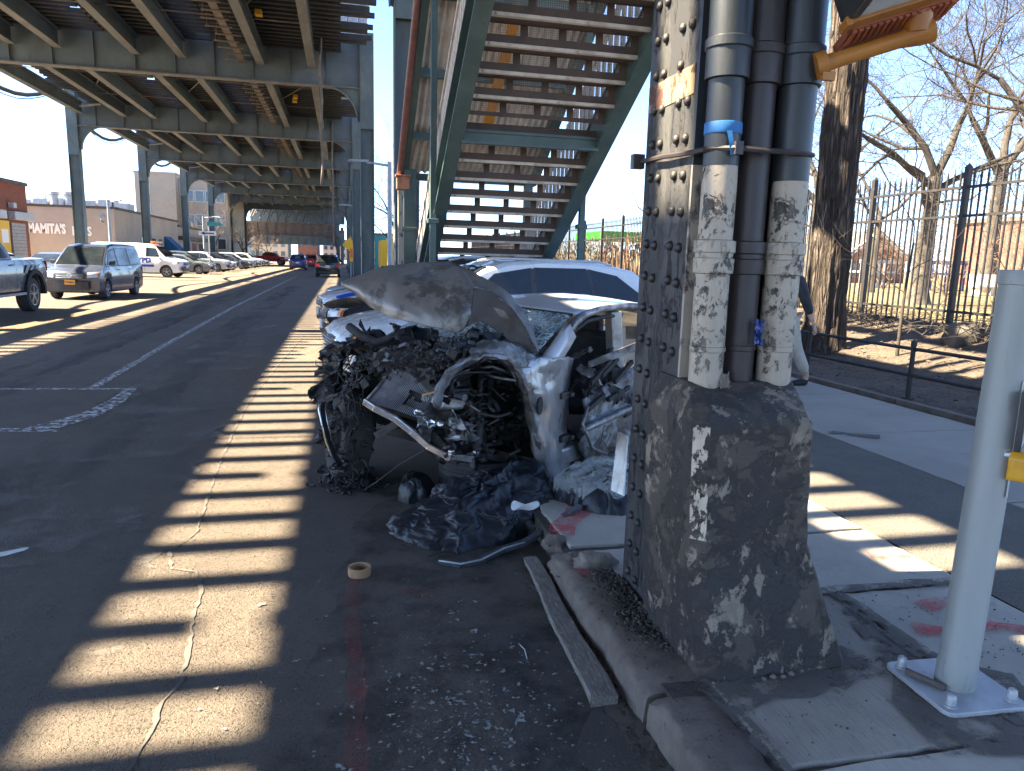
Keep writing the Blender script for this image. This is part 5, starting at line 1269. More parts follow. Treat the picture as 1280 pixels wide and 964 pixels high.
def car(name, label, cat, loc, yaw, paint_, kind, group=None, detail=2, trim=None, plate='signwhite', cladding=False, glass='glass', xtra=None):
    """x forward; yaw = heading in radians; loc = ground point under the car's centre"""
    S = SPEC[kind]; L, W, H, zb = S['L'], S['W'], S['H'], S['zb']; root = empty(name, loc, yaw, label, cat, group)
    X = lambda f: L * (.5 - f)
    wxs = [X(S['wf']), X(S['wb'])]; ra = S['wr'] + .055
    def bot(x):
        z = zb
        for wx in wxs:
            d = abs(x - wx)
            if d < ra: z = max(z, S['wr'] + math.sqrt(ra * ra - d * d))
        e = abs(x) / (L / 2)
        return z + .05 * max(0, (e - .9) * 10)
    def hw(x): e = abs(x) / (L / 2); return W / 2 * (1 - .05 * e ** 4)
    def warp(p):
        x, y, z = p; a = min(1, abs(y) / (W / 2)); e = abs(x) / (L / 2)
        k = .22 if x > 0 else .12
        return Vector((x - math.copysign(k * a ** 3.2 * max(0, e - .3) ** 2 * 2, x), y, z))
    fs = set([i / 60 for i in range(61)] + [p[0] for p in S['deck']] + [.0025, .9975])
    for wx in wxs:
        f0 = .5 - wx / L
        for i in range(-8, 9): fs.add(f0 + i / 8 * ra / L * .999); 
        fs.add(f0 - ra / L * 1.002); fs.add(f0 + ra / L * 1.002)
    fs = sorted(f for f in fs if 0 <= f <= 1); b = MB(); secs = []
    for f in fs:
        x = X(f); zt = lerp_prof(S['deck'], f); z0 = min(bot(x), zt - .06); h = hw(x); m = .45
        half = [(h * .93, z0), (h * .985, min(z0 + .05, zt - .05)), (h, z0 + (zt - z0) * .42), (h * 1.004, z0 + (zt - z0) * .62), (h * .985, z0 + (zt - z0) * .80), (h * .955, zt - .015), (h * .90, zt + .004), (h * .5, zt + .022), (0, zt + .03)]
        secs.append([warp((x, y, z)) for y, z in half] + [warp((x, -y, z)) for y, z in half[-2::-1]])
    n = len(secs[0])
    base_i = len(b.v)
    for s in secs: b.v += s
    for i in range(len(secs) - 1):
        for j in range(n - 1):
            b.cm = 1 if (cladding and j in (0, n - 2)) else 0
            b.face([base_i + i * n + j, base_i + (i + 1) * n + j, base_i + (i + 1) * n + j + 1, base_i + i * n + j + 1])
        b.cm = 1; b.face([base_i + i * n + n - 1, base_i + (i + 1) * n + n - 1, base_i + (i + 1) * n, base_i + i * n])
    b.cm = 0
    b.face([base_i + j for j in range(n)]); b.face([base_i + (len(secs) - 1) * n + j for j in range(n)][::-1])
    # greenhouse
    zbelt = min(lerp_prof(S['deck'], .5), lerp_prof(S['deck'], .6)); wb_, wt_ = W * .455, W * .36
    def wg(z): return wb_ + (wt_ - wb_) * max(0, (z - zbelt)) / (H - zbelt)
    g0, g1 = S['gh'][0][0], S['gh'][-1][0]
    gf = sorted(set([g0 + (g1 - g0) * i / 36 for i in range(37)] + [p[0] for p in S['gh']])); secs = []
    for f in gf:
        x = X(f); zt = lerp_prof(S['gh'], f); zd = lerp_prof(S['deck'], f) - .03; zt = max(zt, zd + .01)
        half = [(wg(zd), zd), (wg(zd + (zt - zd) * .5), zd + (zt - zd) * .5), (wg(zt - .05), max(zd, zt - .05)), (wg(zt) - .03, zt - .014), (wg(zt) - .10, zt), (wg(zt) * .5, zt + .012), (0, zt + .016)]
        secs.append([Vector((x, y, z)) for y, z in half] + [Vector((x, -y, z)) for y, z in half[-2::-1]])
    n = len(secs[0]); base_i = len(b.v)
    for s in secs: b.v += s
    for i in range(len(secs) - 1):
        for j in range(n - 1): b.face([base_i + i * n + j, base_i + (i + 1) * n + j, base_i + (i + 1) * n + j + 1, base_i + i * n + j + 1])
    b.build('body', [K[paint_], K[trim or 'under']], root, smooth=32)
    gm_ = K[glass]
    def bil(q, u, v): return ((q[0][0] * (1 - u) + q[3][0] * u) * (1 - v) + (q[1][0] * (1 - u) + q[2][0] * u) * v, (q[0][1] * (1 - u) + q[3][1] * u) * (1 - v) + (q[1][1] * (1 - u) + q[2][1] * u) * v)
    for w in S['win']:
        for s in (1, -1):
            p = MB()
            def fn(u, v):
                f, z = bil(w, u, v); return (X(f), s * (wg(z) + .007), z)
            p.grid(fn, 6, 4); p.build('side_window', gm_, root, smooth=True)
            if detail > 1:
                p = MB(); e = .012
                q4 = [Vector((X(f), s * (wg(z) + .004), z)) for f, z in w]; c = sum(q4, Vector()) / 4
                o4 = [c + (v - c) * (1 + .05) for v in q4]
                p.add(q4 + o4, [(i, (i + 1) % 4, 4 + (i + 1) % 4, 4 + i) for i in range(4)]); p.build('window_trim', K['black'], root)
    def topglass(f0, f1, nm):
        p = MB()
        def fn(u, v):
            f = f0 + (f1 - f0) * u; zt = lerp_prof(S['gh'], f); a = (v - .5) * 2; y = a * (wg(zt) - .07)
            sl = (lerp_prof(S['gh'], f + .01) - lerp_prof(S['gh'], f - .01)) / (.02 * L); nx = Vector((sl, 0, 1)).normalized()
            return Vector((X(f), y, zt + .013 - .012 * a ** 2 * (abs(a) > .5))) + nx * .008
        p.grid(fn, 8, 8); return p.build(nm, gm_, root, smooth=True)
    for w, w2_ in zip(S['win'], S['win'][1:]):
        for s in (1, -1):
            p = MB(); q = [w[3], w[2], w2_[1], w2_[0]]
            p.grid(lambda u, v: (X(bil(q, u, v)[0]), s * (wg(bil(q, u, v)[1]) + .006), bil(q, u, v)[1]), 2, 4); p.build('pillar_trim', K['black'], root, smooth=True)
    topglass(*S['ws'], 'windshield'); topglass(*S['rw'], 'rear_window')
    # front and rear pieces laid on the curved ends
    def endpatch(nm, mat, y0, y1, z0, z1, front=True, off=.006, slope=0, parent=None, ny=6):
        p = MB(); sx = 1 if front else -1
        def P(u, v, o):
            y = y0 + (y1 - y0) * u; z = z0 + (z1 - z0) * v + slope * u
            zt0 = lerp_prof(S['deck'], 0 if front else 1)
            x = L / 2
            if z > zt0:                                    # lean back with the nose
                f = 0
                while f < .2 and (lerp_prof(S['deck'], f) if front else lerp_prof(S['deck'], 1 - f)) < z: f += .001
                x = L / 2 - f * L
            q = warp((x * sx, y, z)); q.x += sx * o; return q
        p.grid(lambda u, v: P(u, v, off), ny, 3); k = p.v
        p.grid(lambda u, v: P(u, v, -.03), ny, 3)
        m = (ny + 1) * 4; idx = lambda i, j: i * 4 + j
        per = [idx(i, 0) for i in range(ny + 1)] + [idx(ny, j) for j in range(1, 4)] + [idx(i, 3) for i in range(ny - 1, -1, -1)] + [idx(0, j) for j in (2, 1)]
        for a, c in zip(per, per[1:] + per[:1]): p.face([a, c, m + c, m + a])
        return p.build(nm, K[mat], parent or root, smooth=30)
    z0, z1 = S['lz']; w2 = W / 2
    for s in (1, -1):
        h = endpatch('headlight', 'lens', s * w2 * .58, s * w2 * .965, z0, z1, off=.012, slope=.03)
        if detail > 1: endpatch('turn_lamp', 'lens_amber', s * w2 * .90, s * w2 * .966, z0 + .035, z1, off=.018, slope=.0, parent=h)
        endpatch('tail_light', 'lens_red', s * w2 * .66, s * w2 * .96, z0 + .05, z1 + .14, False, .012)
    gr = endpatch('grille', 'black', -w2 * .50, w2 * .50, z0 - .03, z1 - .02, off=.010)
    if detail > 1:
        for i in range(4): endpatch('grille_bar', 'chrome', -w2 * .48, w2 * .48, z0 - .01 + i * .038, z0 + .004 + i * .038, off=.020, parent=gr)
    endpatch('lower_grille', 'black', -w2 * .62, w2 * .62, zb + .10, z0 - .12, off=.010)
    endpatch('rear_bumper', 'black', -w2 * .8, w2 * .8, zb + .06, zb + .22, False, .012)
    endpatch('number_plate', plate, -.155, .155, z0 - .22, z0 - .07, off=.028, ny=1)
    endpatch('number_plate', plate, -.155, .155, z0 + .02, z0 + .17, False, .02, ny=1)
    for s in (1, -1):
        p = MB(); fm = S['win'][0][0][0] + .012; zz = S['win'][0][0][1] + .06
        p.prism([(X(fm) + .06, s * (wb_ + .03), zz - .06), (X(fm) + .02, s * (wb_ + .22), zz - .05), (X(fm) + .02, s * (wb_ + .22), zz + .09), (X(fm) + .06, s * (wb_ + .05), zz + .07)], (-.10, 0, 0))
        p.build('mirror', K[paint_ if kind in ('sedan', 'suv', 'hatch') else 'black'], root, bevel=.02)
        if detail > 0:
            d = S['doors']
            for k, f in enumerate(d):
                p = MB(); zt = lerp_prof(S['deck'], f) - .02; zl = max(zb + .10, bot(X(f)) + .03)
                def fn(u, v):
                    z = zl + (zt - zl) * u; fr = (z - zb) / (lerp_prof(S['deck'], f) - zb); h = hw(X(f))
                    yy = h * (.985 + .018 * min(1, fr / .42)) if fr < .45 else h * (1.005 - .05 * max(0, fr - .62) / .38)
                    return (X(f) + (v - .5) * .009, s * (yy + .003), z)
                p.grid(fn, 6, 1); p.build('door_seam', K['under'], root)
                if k < 2:
                    p = MB(); fh = d[k + 1] - .035; zz = lerp_prof(S['deck'], fh) - .13
                    p.box((X(fh), s * (hw(X(fh)) * .99 + .012), zz), (.17, .035, .028)); p.build('door_handle', K[paint_], root, bevel=.008)
    tw = .22 if kind != 'pickup' else .30
    for wx in wxs:
        for s in (1, -1): put_wheel(root, wx, s * (W / 2 - tw / 2 - .015), S['wr'], tw, -s)
    root['_'] = 0; del root['_']
    return root, X, hw, wg, S
# --- moving and parked traffic, left side
vroot, X, hw, wg, S = car('passenger_van', 'dark navy van with an orange number plate driving toward the camera', 'van', (-8.5, 28.7, 0), R(-93), 'paint_navy', 'minivan', plate='plate_orange')
text('T719482C', .085, 'plate_text', vroot, (2.37 + .03, -.14, .545), (R(90), 0, R(90)), sx=.75, ext=.004)
b = MB(); b.lathe([(.055, 0), (.075, 0), (.075, .012), (.055, .012)], 20, Matrix.Translation((2.37, 0, .80)) @ Matrix.Rotation(math.pi / 2, 4, 'Y'), True); b.box((2.378, 0, .80), (.012, .17, .022)); b.build('badge', K['chrome'], vroot)
b = MB(); b.box((1.72, .12, 1.075), (.02, .35, .09)); b.build('dash_papers', K['paper'], vroot)
troot, *_ = car('pickup_truck', 'dark grey pickup truck cut off at the left edge with a flared rear wheel', 'truck', (-8.93, 19.75, 0), R(-90), 'paint_grey', 'pickup', cladding=True)
b = MB()
for s in (1,):
    for k in range(3): b.prism([(-1.15 - k * .33, 1.07, 1.02 + .06 * k), (-1.35 - k * .33, 1.07, 1.22), (-1.50 - k * .33, 1.07, 1.22), (-1.30 - k * .33, 1.07, 1.0 + .06 * k)], (0, .004, 0))
b.build('side_graphic', K['lamp_grey'], troot)
b = MB()
for s in (1, -1):
    for wx in (5.8 * (.5 - .175), 5.8 * (.5 - .80)):
        pts = [(wx + .60 * math.cos(a), s * 1.03, .44 + .60 * math.sin(a)) for a in [math.pi * i / 14 for i in range(15)]]
        for p, q in zip(pts, pts[1:]): b.beam(p, q, .16, .11)
b.build('fender_flare', K['matte_black'], troot)
b = MB(); b.beam((1.9, 1.02, .5), (-1.1, 1.02, .5), .16, .06); b.build('side_step', K['lamp_grey'], troot)
proot, *_ = car('police_van', 'white police van with blue lettering parked facing right beside the dark van', 'police van', (-12.6, 51.2, 0), R(-8), 'paint_white', 'cargo', plate='signwhite')
text('NYPD', .44, 'police_blue', proot, (-.12, -1.016, .92), (R(90), 0, 0), sx=1.0, ext=.004, bold=.025)
b = MB(); b.bx(-2.5, 1.2, -1.012, -1.008, .66, .80); b.build('stripe', K['police_blue'], proot)
b = MB(); b.bx(.9, 1.2, -.6, .6, 2.13, 2.25); b.build('light_bar', K['lens_amber'], proot, bevel=.03)
rowl = [('sedan', 'paint_grey', -11.9, 60.3, -6, 'grey sedan nosed out beside the white police van'), ('suv', 'paint_dgreen', -12.6, 64.2, -6, 'dark sport utility parked behind the grey sedan'), ('hatch', 'paint_silver', -11.7, 68.3, -8, 'silver hatchback nosed out past the dark parked cars'), ('sedan', 'paint_white', -12.0, 72.5, -8, 'white sedan parked mid row under the left columns'), ('suv', 'paint_black', -12.2, 76.8, -8, 'black sport utility parked mid row under the left columns'), ('sedan', 'paint_navy', -11.5, 81.5, -8, 'navy sedan parked beyond the black sport utility'), ('suv', 'paint_silver', -11.8, 86, -8, 'silver sport utility parked toward the far end of the left row'), ('sedan', 'paint_dgreen', -11.6, 90.5, -8, 'dark sedan parked toward the far end of the left row'), ('hatch', 'paint_white', -11.6, 95, -8, 'small white hatchback second from the far end of the left row'), ('sedan', 'paint_grey', -11.6, 99.5, -8, 'grey sedan at the far end of the left row')]
for kd, pt, x, y, a, lb in rowl: car('parked_car', lb, 'car', (x, y, 0), R(a), pt, kd, 'cars parked in the left row', detail=0)
for kd, pt, x, y, a, lb in (('sedan', 'paint_silver', -14.0, 33.5, -90, 'silver sedan parked along the kerb between the pickup and the dark van'), ('sedan', 'paint_dgreen', -13.6, 39.5, -90, 'dark grey sedan parked at the left kerb behind the dark van'), ('hatch', 'paint_white', -13.6, 45.5, -90, 'white hatchback at the left kerb before the tan shop'), ('suv', 'paint_black', -13.8, 27.5, -90, 'black sport utility at the left kerb behind the pickup')):
    car('parked_car', lb, 'car', (x, y, 0), R(a), pt, kd, 'cars along the left kerb', detail=0)
car('pickup_truck', 'bright red pickup truck crossing far down the street', 'truck', (-11.0, 118, 0), R(-8), 'paint_red', 'pickup', detail=0)
car('moving_car', 'blue car driving away far down the street', 'car', (-4.7, 84, 0), R(90), 'paint_blue', 'hatch', detail=0)
for k, (x, y, a, kd, pt, lb) in enumerate(((-3.9, 97, 90, 'suv', 'paint_red', 'small red car in the distance behind the blue one'), (-4.1, 112, 90, 'sedan', 'paint_dgreen', 'dark distant car in the lane beyond the small red one'), (-2.2, 130, 90, 'sedan', 'paint_black', 'tiny dark car in the far distance left of the black one'), (-5.5, 135, -90, 'suv', 'paint_white', 'tiny white car in the far distance'), (-2.8, 150, 90, 'suv', 'paint_silver', 'tiny silver car farthest down the street'), (-8.5, 140, -90, 'sedan', 'paint_silver', 'tiny silver car under the far viaduct'), (-1.2, 76, 90, 'suv', 'paint_dgreen', 'dark car ahead of the black one on the right side'))):
    car('distant_car', lb, 'car', (x, y, 0), R(a), pt, kd, 'distant traffic', detail=0)
car('black_car', 'black sport utility stopped on the right beside the railway columns', 'car', (-1.1, 59.8, 0), R(90), 'paint_black', 'suv', detail=1)
# --- cars backed in along the right kerb, noses into the street
rx, *_ = car('white_suv', 'white sport utility parked nose out right behind the wrecked car', 'car', (2.13, 9.95, -.03), R(180 + 9), 'paint_white', 'crossover', detail=2, glass='glass_tint', plate='signwhite')
b = MB()
for s in (1, -1): b.tube([(.55, s * .62, 1.66), (.35, s * .62, 1.705), (-1.2, s * .62, 1.69), (-1.4, s * .62, 1.64)], .018, 6)
b.build('roof_rail', K['paint_silver'], rx, smooth=True)
car('black_sedan', 'black sedan nosed out just past the white sport utility', 'car', (2.0, 13.0, .05), R(180 + 8), 'paint_black', 'sedan', 'cars nosed out along the right kerb', detail=2)
pc, X, hw, wg, S = car('police_car', 'white police car with a blue hood stripe nosed out on the right', 'police car', (1.85, 15.9, .05), R(180 + 8), 'paint_white', 'sedan', 'cars nosed out along the right kerb', detail=2)
b = MB()
for s in (1, -1):
    def fn(u, v):
        f = .03 + .16 * u; x = X(f); h = hw(x); return (x - .12 * (1 - u) ** 2, s * (h * (.985 - .13 * v)), lerp_prof(S['deck'], f) - .05 + .065 * min(1, v * 2) + .004)
    b.grid(fn, 8, 3)
b.build('hood_stripe', K['police_blue'], pc, smooth=True)
b = MB(); b.bx(-.25, .05, -.55, .55, 1.46, 1.57); b.build('light_bar', K['police_blue'], pc, bevel=.03)
car('mint_car', 'pale mint car nosed out beyond the police car on the right', 'car', (1.95, 19.2, .05), R(180 + 7), 'paint_mint', 'sedan', 'cars nosed out along the right kerb', detail=1)
for k, (y, pt, kd, lb) in enumerate(((22.6, 'paint_dgreen', 'suv', 'dark car parked beyond the pale mint car'), (26, 'paint_silver', 'sedan', 'silver car parked near the street lamp on the right'), (38, 'paint_white', 'suv', 'white car parked behind the second right railway column'), (42, 'paint_blue', 'sedan', 'blue car parked far behind the right railway columns'))):
    car('parked_car', lb, 'car', (3.3 if k < 2 else 4.6, y, .05), R(180 + 8), pt, kd, 'cars nosed out along the right kerb', detail=0)
# ---------------------------------------------------------------- the wrecked car (x forward, y to its left, origin at the foot of its left door post)
WA = math.radians(40); W0 = Vector((1.41, 4.69, 0)); HV = Vector((-math.cos(WA), -math.sin(WA), 0)); LV = Vector((-HV.y, HV.x, 0))
wk = empty('wrecked_car', W0, math.atan2(HV.y, HV.x), 'silver sedan wreck with its crushed front torn open and hood folded up', 'wrecked car')
def wp(px, py, l=0.0):
    d = CR * (px - 640) - CU * (py - 482) - CB * 905; o = Vector((0, 0, CAMH)); n = LV
    t = (W0 + LV * l - o).dot(n) / d.dot(n); p = o + d * t - W0
    return Vector((p.dot(HV), p.dot(LV), p.z))
def wy(px, py, Y):
    p = at(px, py, Y=Y) - W0; return Vector((p.dot(HV), p.dot(LV), p.z))
def wb(b, name, mat, parent=wk, **k): return b.build(name, mat if not isinstance(mat, str) else K[mat], parent, **k)
K['wreck_paint'] = peel('wreck_paint', [(.20, .18, .16), ((.34, .345, .35), 3.2, .36, .52, None), ((.12, .10, .085), 6, .58, .64, (1, 1, .6)), ((.30, .29, .28), 22, .60, .64, (1, 1, .3))], .30, .2, 2.1, metal=.5)
K['wreck_hood'] = peel('hood_paint', [(.10, .086, .072), ((.20, .18, .155), 2.6, .42, .49, None), ((.27, .25, .23), 4.5, .60, .66, None), ((.085, .065, .05), 9, .62, .68, None)], .38, .15, 6.3, metal=.3, nr=.74)
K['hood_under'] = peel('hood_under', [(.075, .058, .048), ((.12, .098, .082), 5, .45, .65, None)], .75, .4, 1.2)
K['grime'] = M('engine_grime', (.018, .017, .017), (.045, .040, .036), 14, rough=.6, bump=.7, bs=40, c3=(.15, .14, .13), s3=22, t3=.66)
K['grime2'] = M('engine_metal', (.06, .058, .056), (.025, .024, .024), 18, rough=.45, metal=.5, bump=.6, bs=50, c3=(.24, .23, .22), s3=26, t3=.64)
K['shred'] = M('torn_plastic', (.016, .016, .017), (.035, .034, .035), 9, rough=.55, bump=.6, bs=30, c3=(.20, .19, .18), s3=30, t3=.68)
K['bare_metal'] = peel('bare_metal', [(.15, .14, .13), ((.36, .36, .36), 6, .45, .6, None), ((.08, .06, .05), 12, .6, .66, None)], .4, .5, 3.3, metal=.6)
def sheetpts(rows, nu=10, nv=10, amp=.01, fr=6, seed=0):
    """smooth sheet through a grid of points (rows x cols) with crumpling"""
    R_, C_ = len(rows), len(rows[0])
    def cr(p, t):
        n = len(p) - 1; i = min(int(t * n), n - 1); u = t * n - i
        a, b_, c, d = p[max(i - 1, 0)], p[i], p[i + 1], p[min(i + 2, n)]
        return b_ * (1) + (c - a) * (.5 * u) + (a * 2 - b_ * 5 + c * 4 - d) * (.5 * u * u) + (b_ * 3 - a - c * 3 + d) * (.5 * u ** 3)
    m = MB()
    def fn(u, v):
        p = cr([cr([Vector(q) for q in r], v) for r in rows], u)
        return p + Vector((fbm(p.x * fr + seed, p.y * fr, p.z * fr), fbm(p.x * fr, p.y * fr + seed + 7, p.z * fr), fbm(p.x * fr, p.y * fr, p.z * fr + seed + 3))) * amp
    m.grid(fn, nu * (R_ - 1), nv * (C_ - 1)); return m
# hood: front panel hanging toward the camera, rear half folded back
rows = [[wy(427, 353, 5.62), wy(452, 342, 5.60), wy(490, 333, 5.55), wy(540, 329.5, 5.45), wy(567, 329.5, 5.35), wy(582, 345, 5.2)],
        [wy(428, 355, 5.60), wy(455, 356, 5.45), wy(492, 352, 5.32), wy(540, 350, 5.2), wy(572, 348, 5.12), wy(592, 363, 5.03)],
        [wy(430, 357, 5.60), wy(460, 371, 5.35), wy(498, 381, 5.14), wy(540, 386, 5.0), wy(572, 388, 4.93), wy(592, 375, 4.99)],
        [wy(433, 359, 5.60), wy(468, 385, 5.3), wy(505, 402, 5.08), wy(545, 410, 4.95), wy(573, 415, 4.88), wy(584, 405, 4.92)]]
hood = wb(sheetpts(rows, 9, 8, .018, 5), 'hood', 'wreck_hood', smooth=55, solid=.014)
rows = [[wy(569, 330, 5.34), wy(598, 345, 5.30), wy(633, 365, 5.20), wy(659, 398, 5.0), wy(674, 437, 4.72)],
        [wy(592, 360, 5.03), wy(610, 365, 5.06), wy(634, 380, 5.02), wy(656, 410, 4.88), wy(672, 439, 4.70)],
        [wy(589, 384, 4.95), wy(604, 388, 5.0), wy(628, 402, 4.98), wy(648, 424, 4.84), wy(669, 439, 4.70)]]
wb(sheetpts(rows[:2], 9, 8, .010, 5, 3), 'hood_edge', 'wreck_hood', hood, smooth=55, solid=.012)
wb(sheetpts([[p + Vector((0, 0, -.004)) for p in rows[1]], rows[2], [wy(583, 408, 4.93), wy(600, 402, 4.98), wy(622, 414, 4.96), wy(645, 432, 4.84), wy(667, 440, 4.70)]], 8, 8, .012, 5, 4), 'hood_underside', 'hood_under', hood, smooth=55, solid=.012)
q0 = [wy(616, 384, 4.88), wy(630, 388, 4.87), wy(637, 399, 4.85), wy(625, 396, 4.87)]
b = MB(); b.add([p for p in q0], [(0, 1, 2, 3)]); wb(b, 'hood_label', 'stone', hood)
# cabin: roof, rails, pillars, glass
def lp(f, l, z): return Vector((f, l, z))
RF = [[lp(-.52, -.20, 1.262), lp(-.46, -.85, 1.305), lp(-.52, -1.52, 1.262)], [lp(-1.0, -.17, 1.305), lp(-1.0, -.85, 1.36), lp(-1.0, -1.55, 1.305)], [lp(-1.6, -.18, 1.30), lp(-1.6, -.85, 1.355), lp(-1.6, -1.54, 1.30)], [lp(-2.05, -.24, 1.22), lp(-2.1, -.85, 1.27), lp(-2.05, -1.48, 1.22)]]
K['roof_paint'] = paint('wreck_roof', (.50, .51, .52), .3, .5)
wb(sheetpts(RF, 7, 10, .004, 3), 'roof', 'roof_paint', smooth=True, solid=.02)
K['crazed_glass'] = None
t = NT('crazed_glass'); e1 = t.voro(26, 'DISTANCE_TO_EDGE'); e2 = t.voro(7, 'DISTANCE_TO_EDGE', (1, 1.4, 1)); e3 = t.voro(70, 'DISTANCE_TO_EDGE')
ln = t.math('MAXIMUM', t.math('SUBTRACT', 1, t.step(e1, .0, .09)), t.math('MAXIMUM', t.math('SUBTRACT', 1, t.step(e2, 0, .05)), t.math('MULTIPLY', t.math('SUBTRACT', 1, t.step(e3, 0, .12)), .5)))
ln = t.math('MULTIPLY', ln, t.step(t.noise(4, 4), .22, .5))
t.col(t.mix(ln, (.05, .12, .125), (.75, .88, .86))); t.set(.25, 0, .6); t.l(t.math('ADD', t.math('MULTIPLY', ln, .5), .42), t.b.inputs['Alpha']); t.bump(ln, .5, .004); K['crazed_glass'] = t.m
WS = [[lp(.22, -.10, .955), lp(.34, -.85, .965), lp(.24, -1.60, .955)], [lp(-.14, -.15, 1.12), lp(-.04, -.85, 1.15), lp(-.12, -1.55, 1.12)], [lp(-.52, -.22, 1.268), lp(-.45, -.85, 1.30), lp(-.52, -1.5, 1.268)]]
wb(sheetpts(WS, 9, 12, .006, 6), 'windshield', 'crazed_glass', smooth=True, solid=.006)
b = MB(); b.tube([lp(.30, -.09, .93), lp(.38, -.85, .94), lp(.3, -1.62, .93)], .03, 6); b.tube([lp(-.5, -.2, 1.262), lp(-.44, -.85, 1.295), lp(-.5, -1.52, 1.26)], .012, 6); wb(b, 'windshield_seal', 'matte_black', smooth=True)
def pillar_strip(pts, w, nm, mat, th=.03, w2=None):
    m = MB(); out = []
    for i, p in enumerate(pts): 
        tt = (pts[min(i + 1, len(pts) - 1)] - pts[max(i - 1, 0)]).normalized(); s = tt.cross(Vector((0, 1, .25)).normalized()).normalized(); ww = w if w2 is None else w + (w2 - w) * i / (len(pts) - 1)
        out += [p + s * ww / 2, p - s * ww / 2]
    m.add(out, [(2 * i, 2 * i + 1, 2 * i + 3, 2 * i + 2) for i in range(len(pts) - 1)]); return wb(m, nm, mat, smooth=True, solid=th)
pillar_strip([lp(.12, -.03, .90), lp(-.03, -.05, 1.0), lp(-.22, -.09, 1.09), lp(-.36, -.125, 1.155)], .14, 'windshield_pillar', 'roof_paint', .05, .11)
pillar_strip([lp(-.30, -.12, 1.135), lp(-.45, -.15, 1.21), lp(-.62, -.165, 1.262), lp(-.85, -.165, 1.295), lp(-1.2, -.165, 1.305), lp(-1.7, -.19, 1.28), lp(-2.05, -.24, 1.20)], .05, 'roof_rail', 'bare_metal', .05)
b = MB(); b.tube([lp(.04, -.03, .93), lp(-.2, -.08, 1.05), lp(-.42, -.125, 1.155), lp(-.62, -.14, 1.215), lp(-.9, -.14, 1.235), lp(-1.15, -.14, 1.235)], .016, 6); wb(b, 'door_seal', 'matte_black', smooth=True)
for s in (0, 1):
    b = MB(); l0 = -.17 - s * 1.36; b.beam(lp(-1.12, l0 + (.04 if not s else -.04), .55), lp(-1.06, l0, 1.27), .12, .10); wb(b, 'centre_pillar', 'grime' if s else 'wreck_paint', bevel=.01)
    b = MB(); b.beam(lp(-2.5, l0, .90), lp(-1.98, l0, 1.25), .16, .10); wb(b, 'rear_pillar', 'roof_paint', bevel=.02)
# cabin floor, far flank, tail (mostly behind the pillar)
b = MB(); b.bx(-2.6, .1, -1.68, -.05, .22, .30); wb(b, 'floor_pan', 'grime')
FL = [[lp(.1, -1.72, .25), lp(-1.5, -1.74, .25), lp(-2.6, -1.72, .30)], [lp(.2, -1.76, .6), lp(-1.5, -1.78, .6), lp(-2.9, -1.75, .62)], [lp(.3, -1.70, .93), lp(-1.5, -1.72, .95), lp(-3.0, -1.68, .98)]]
wb(sheetpts(FL, 6, 10, .01, 4), 'far_door', 'grime', smooth=True, solid=.02)
TL = [[lp(-2.2, .0, .30), lp(-2.9, .0, .45), lp(-3.55, -.10, .40)], [lp(-2.2, .03, .65), lp(-2.9, .04, .68), lp(-3.65, -.08, .65)], [lp(-2.2, -.04, .93), lp(-2.9, -.05, .97), lp(-3.6, -.14, .95)]]
wb(sheetpts(TL, 6, 8, .006, 4), 'rear_quarter', 'wreck_paint', smooth=True, solid=.02)
TR = [[lp(-2.05, -.24, 1.20), lp(-2.05, -.85, 1.25), lp(-2.05, -1.5, 1.20)], [lp(-2.65, -.12, .98), lp(-2.68, -.85, 1.0), lp(-2.65, -1.6, .98)], [lp(-3.55, -.15, .97), lp(-3.62, -.85, 1.0), lp(-3.55, -1.6, .97)], [lp(-3.66, -.2, .40), lp(-3.74, -.85, .40), lp(-3.66, -1.55, .40)]]
wb(sheetpts(TR, 6, 8, .003, 4), 'boot_lid', 'roof_paint', smooth=30, solid=.02)
for l in (-.12, -1.62):
    b = MB(); b.lathe([(.2, -.1), (.26, -.11), (.31, -.1), (.32, -.07), (.32, .07), (.31, .1), (.26, .11), (.2, .1)], 26, Matrix.Translation((-2.72, l, .31)) @ Matrix.Rotation(math.pi / 2, 4, 'X'), True); w_ = wb(b, 'wheel', 'tyre', smooth=40)
    b = MB(); b.lathe([(.2, -.02), (0, 0)], 16, Matrix.Translation((-2.72, l, .31)) @ Matrix.Rotation(math.pi / 2, 4, 'X')); wb(b, 'rim', 'rim', w_)
# seats, dash, wheel
def seat(l):
    rows = [[lp(-.55, l - .24, .55), lp(-.53, l, .58), lp(-.55, l + .24, .55)], [lp(-1.0, l - .24, .52), lp(-1.02, l, .53), lp(-1.0, l + .24, .52)], [lp(-1.12, l - .24, .85), lp(-1.10, l, .85), lp(-1.12, l + .24, .85)], [lp(-1.22, l - .18, 1.06), lp(-1.20, l, 1.07), lp(-1.22, l + .18, 1.06)]]
    o = wb(sheetpts(rows, 7, 7, .006, 5), 'seat', 'matte_black', smooth=True, solid=.12)
    b = MB(); b.box(lp(-1.20, l, 1.13), (.09, .26, .17)); wb(b, 'headrest', 'matte_black', o, bevel=.035)
seat(-.47); seat(-1.25)
rows = [[lp(.30, -.12, .90), lp(.34, -.85, .92), lp(.30, -1.6, .90)], [lp(.02, -.12, .93), lp(.0, -.85, .95), lp(.02, -1.6, .93)], [lp(-.12, -.12, .70), lp(-.1, -.85, .72), lp(-.12, -1.6, .70)]]
wb(sheetpts(rows, 6, 10, .02, 6), 'dashboard', 'grime', smooth=40, solid=.04)
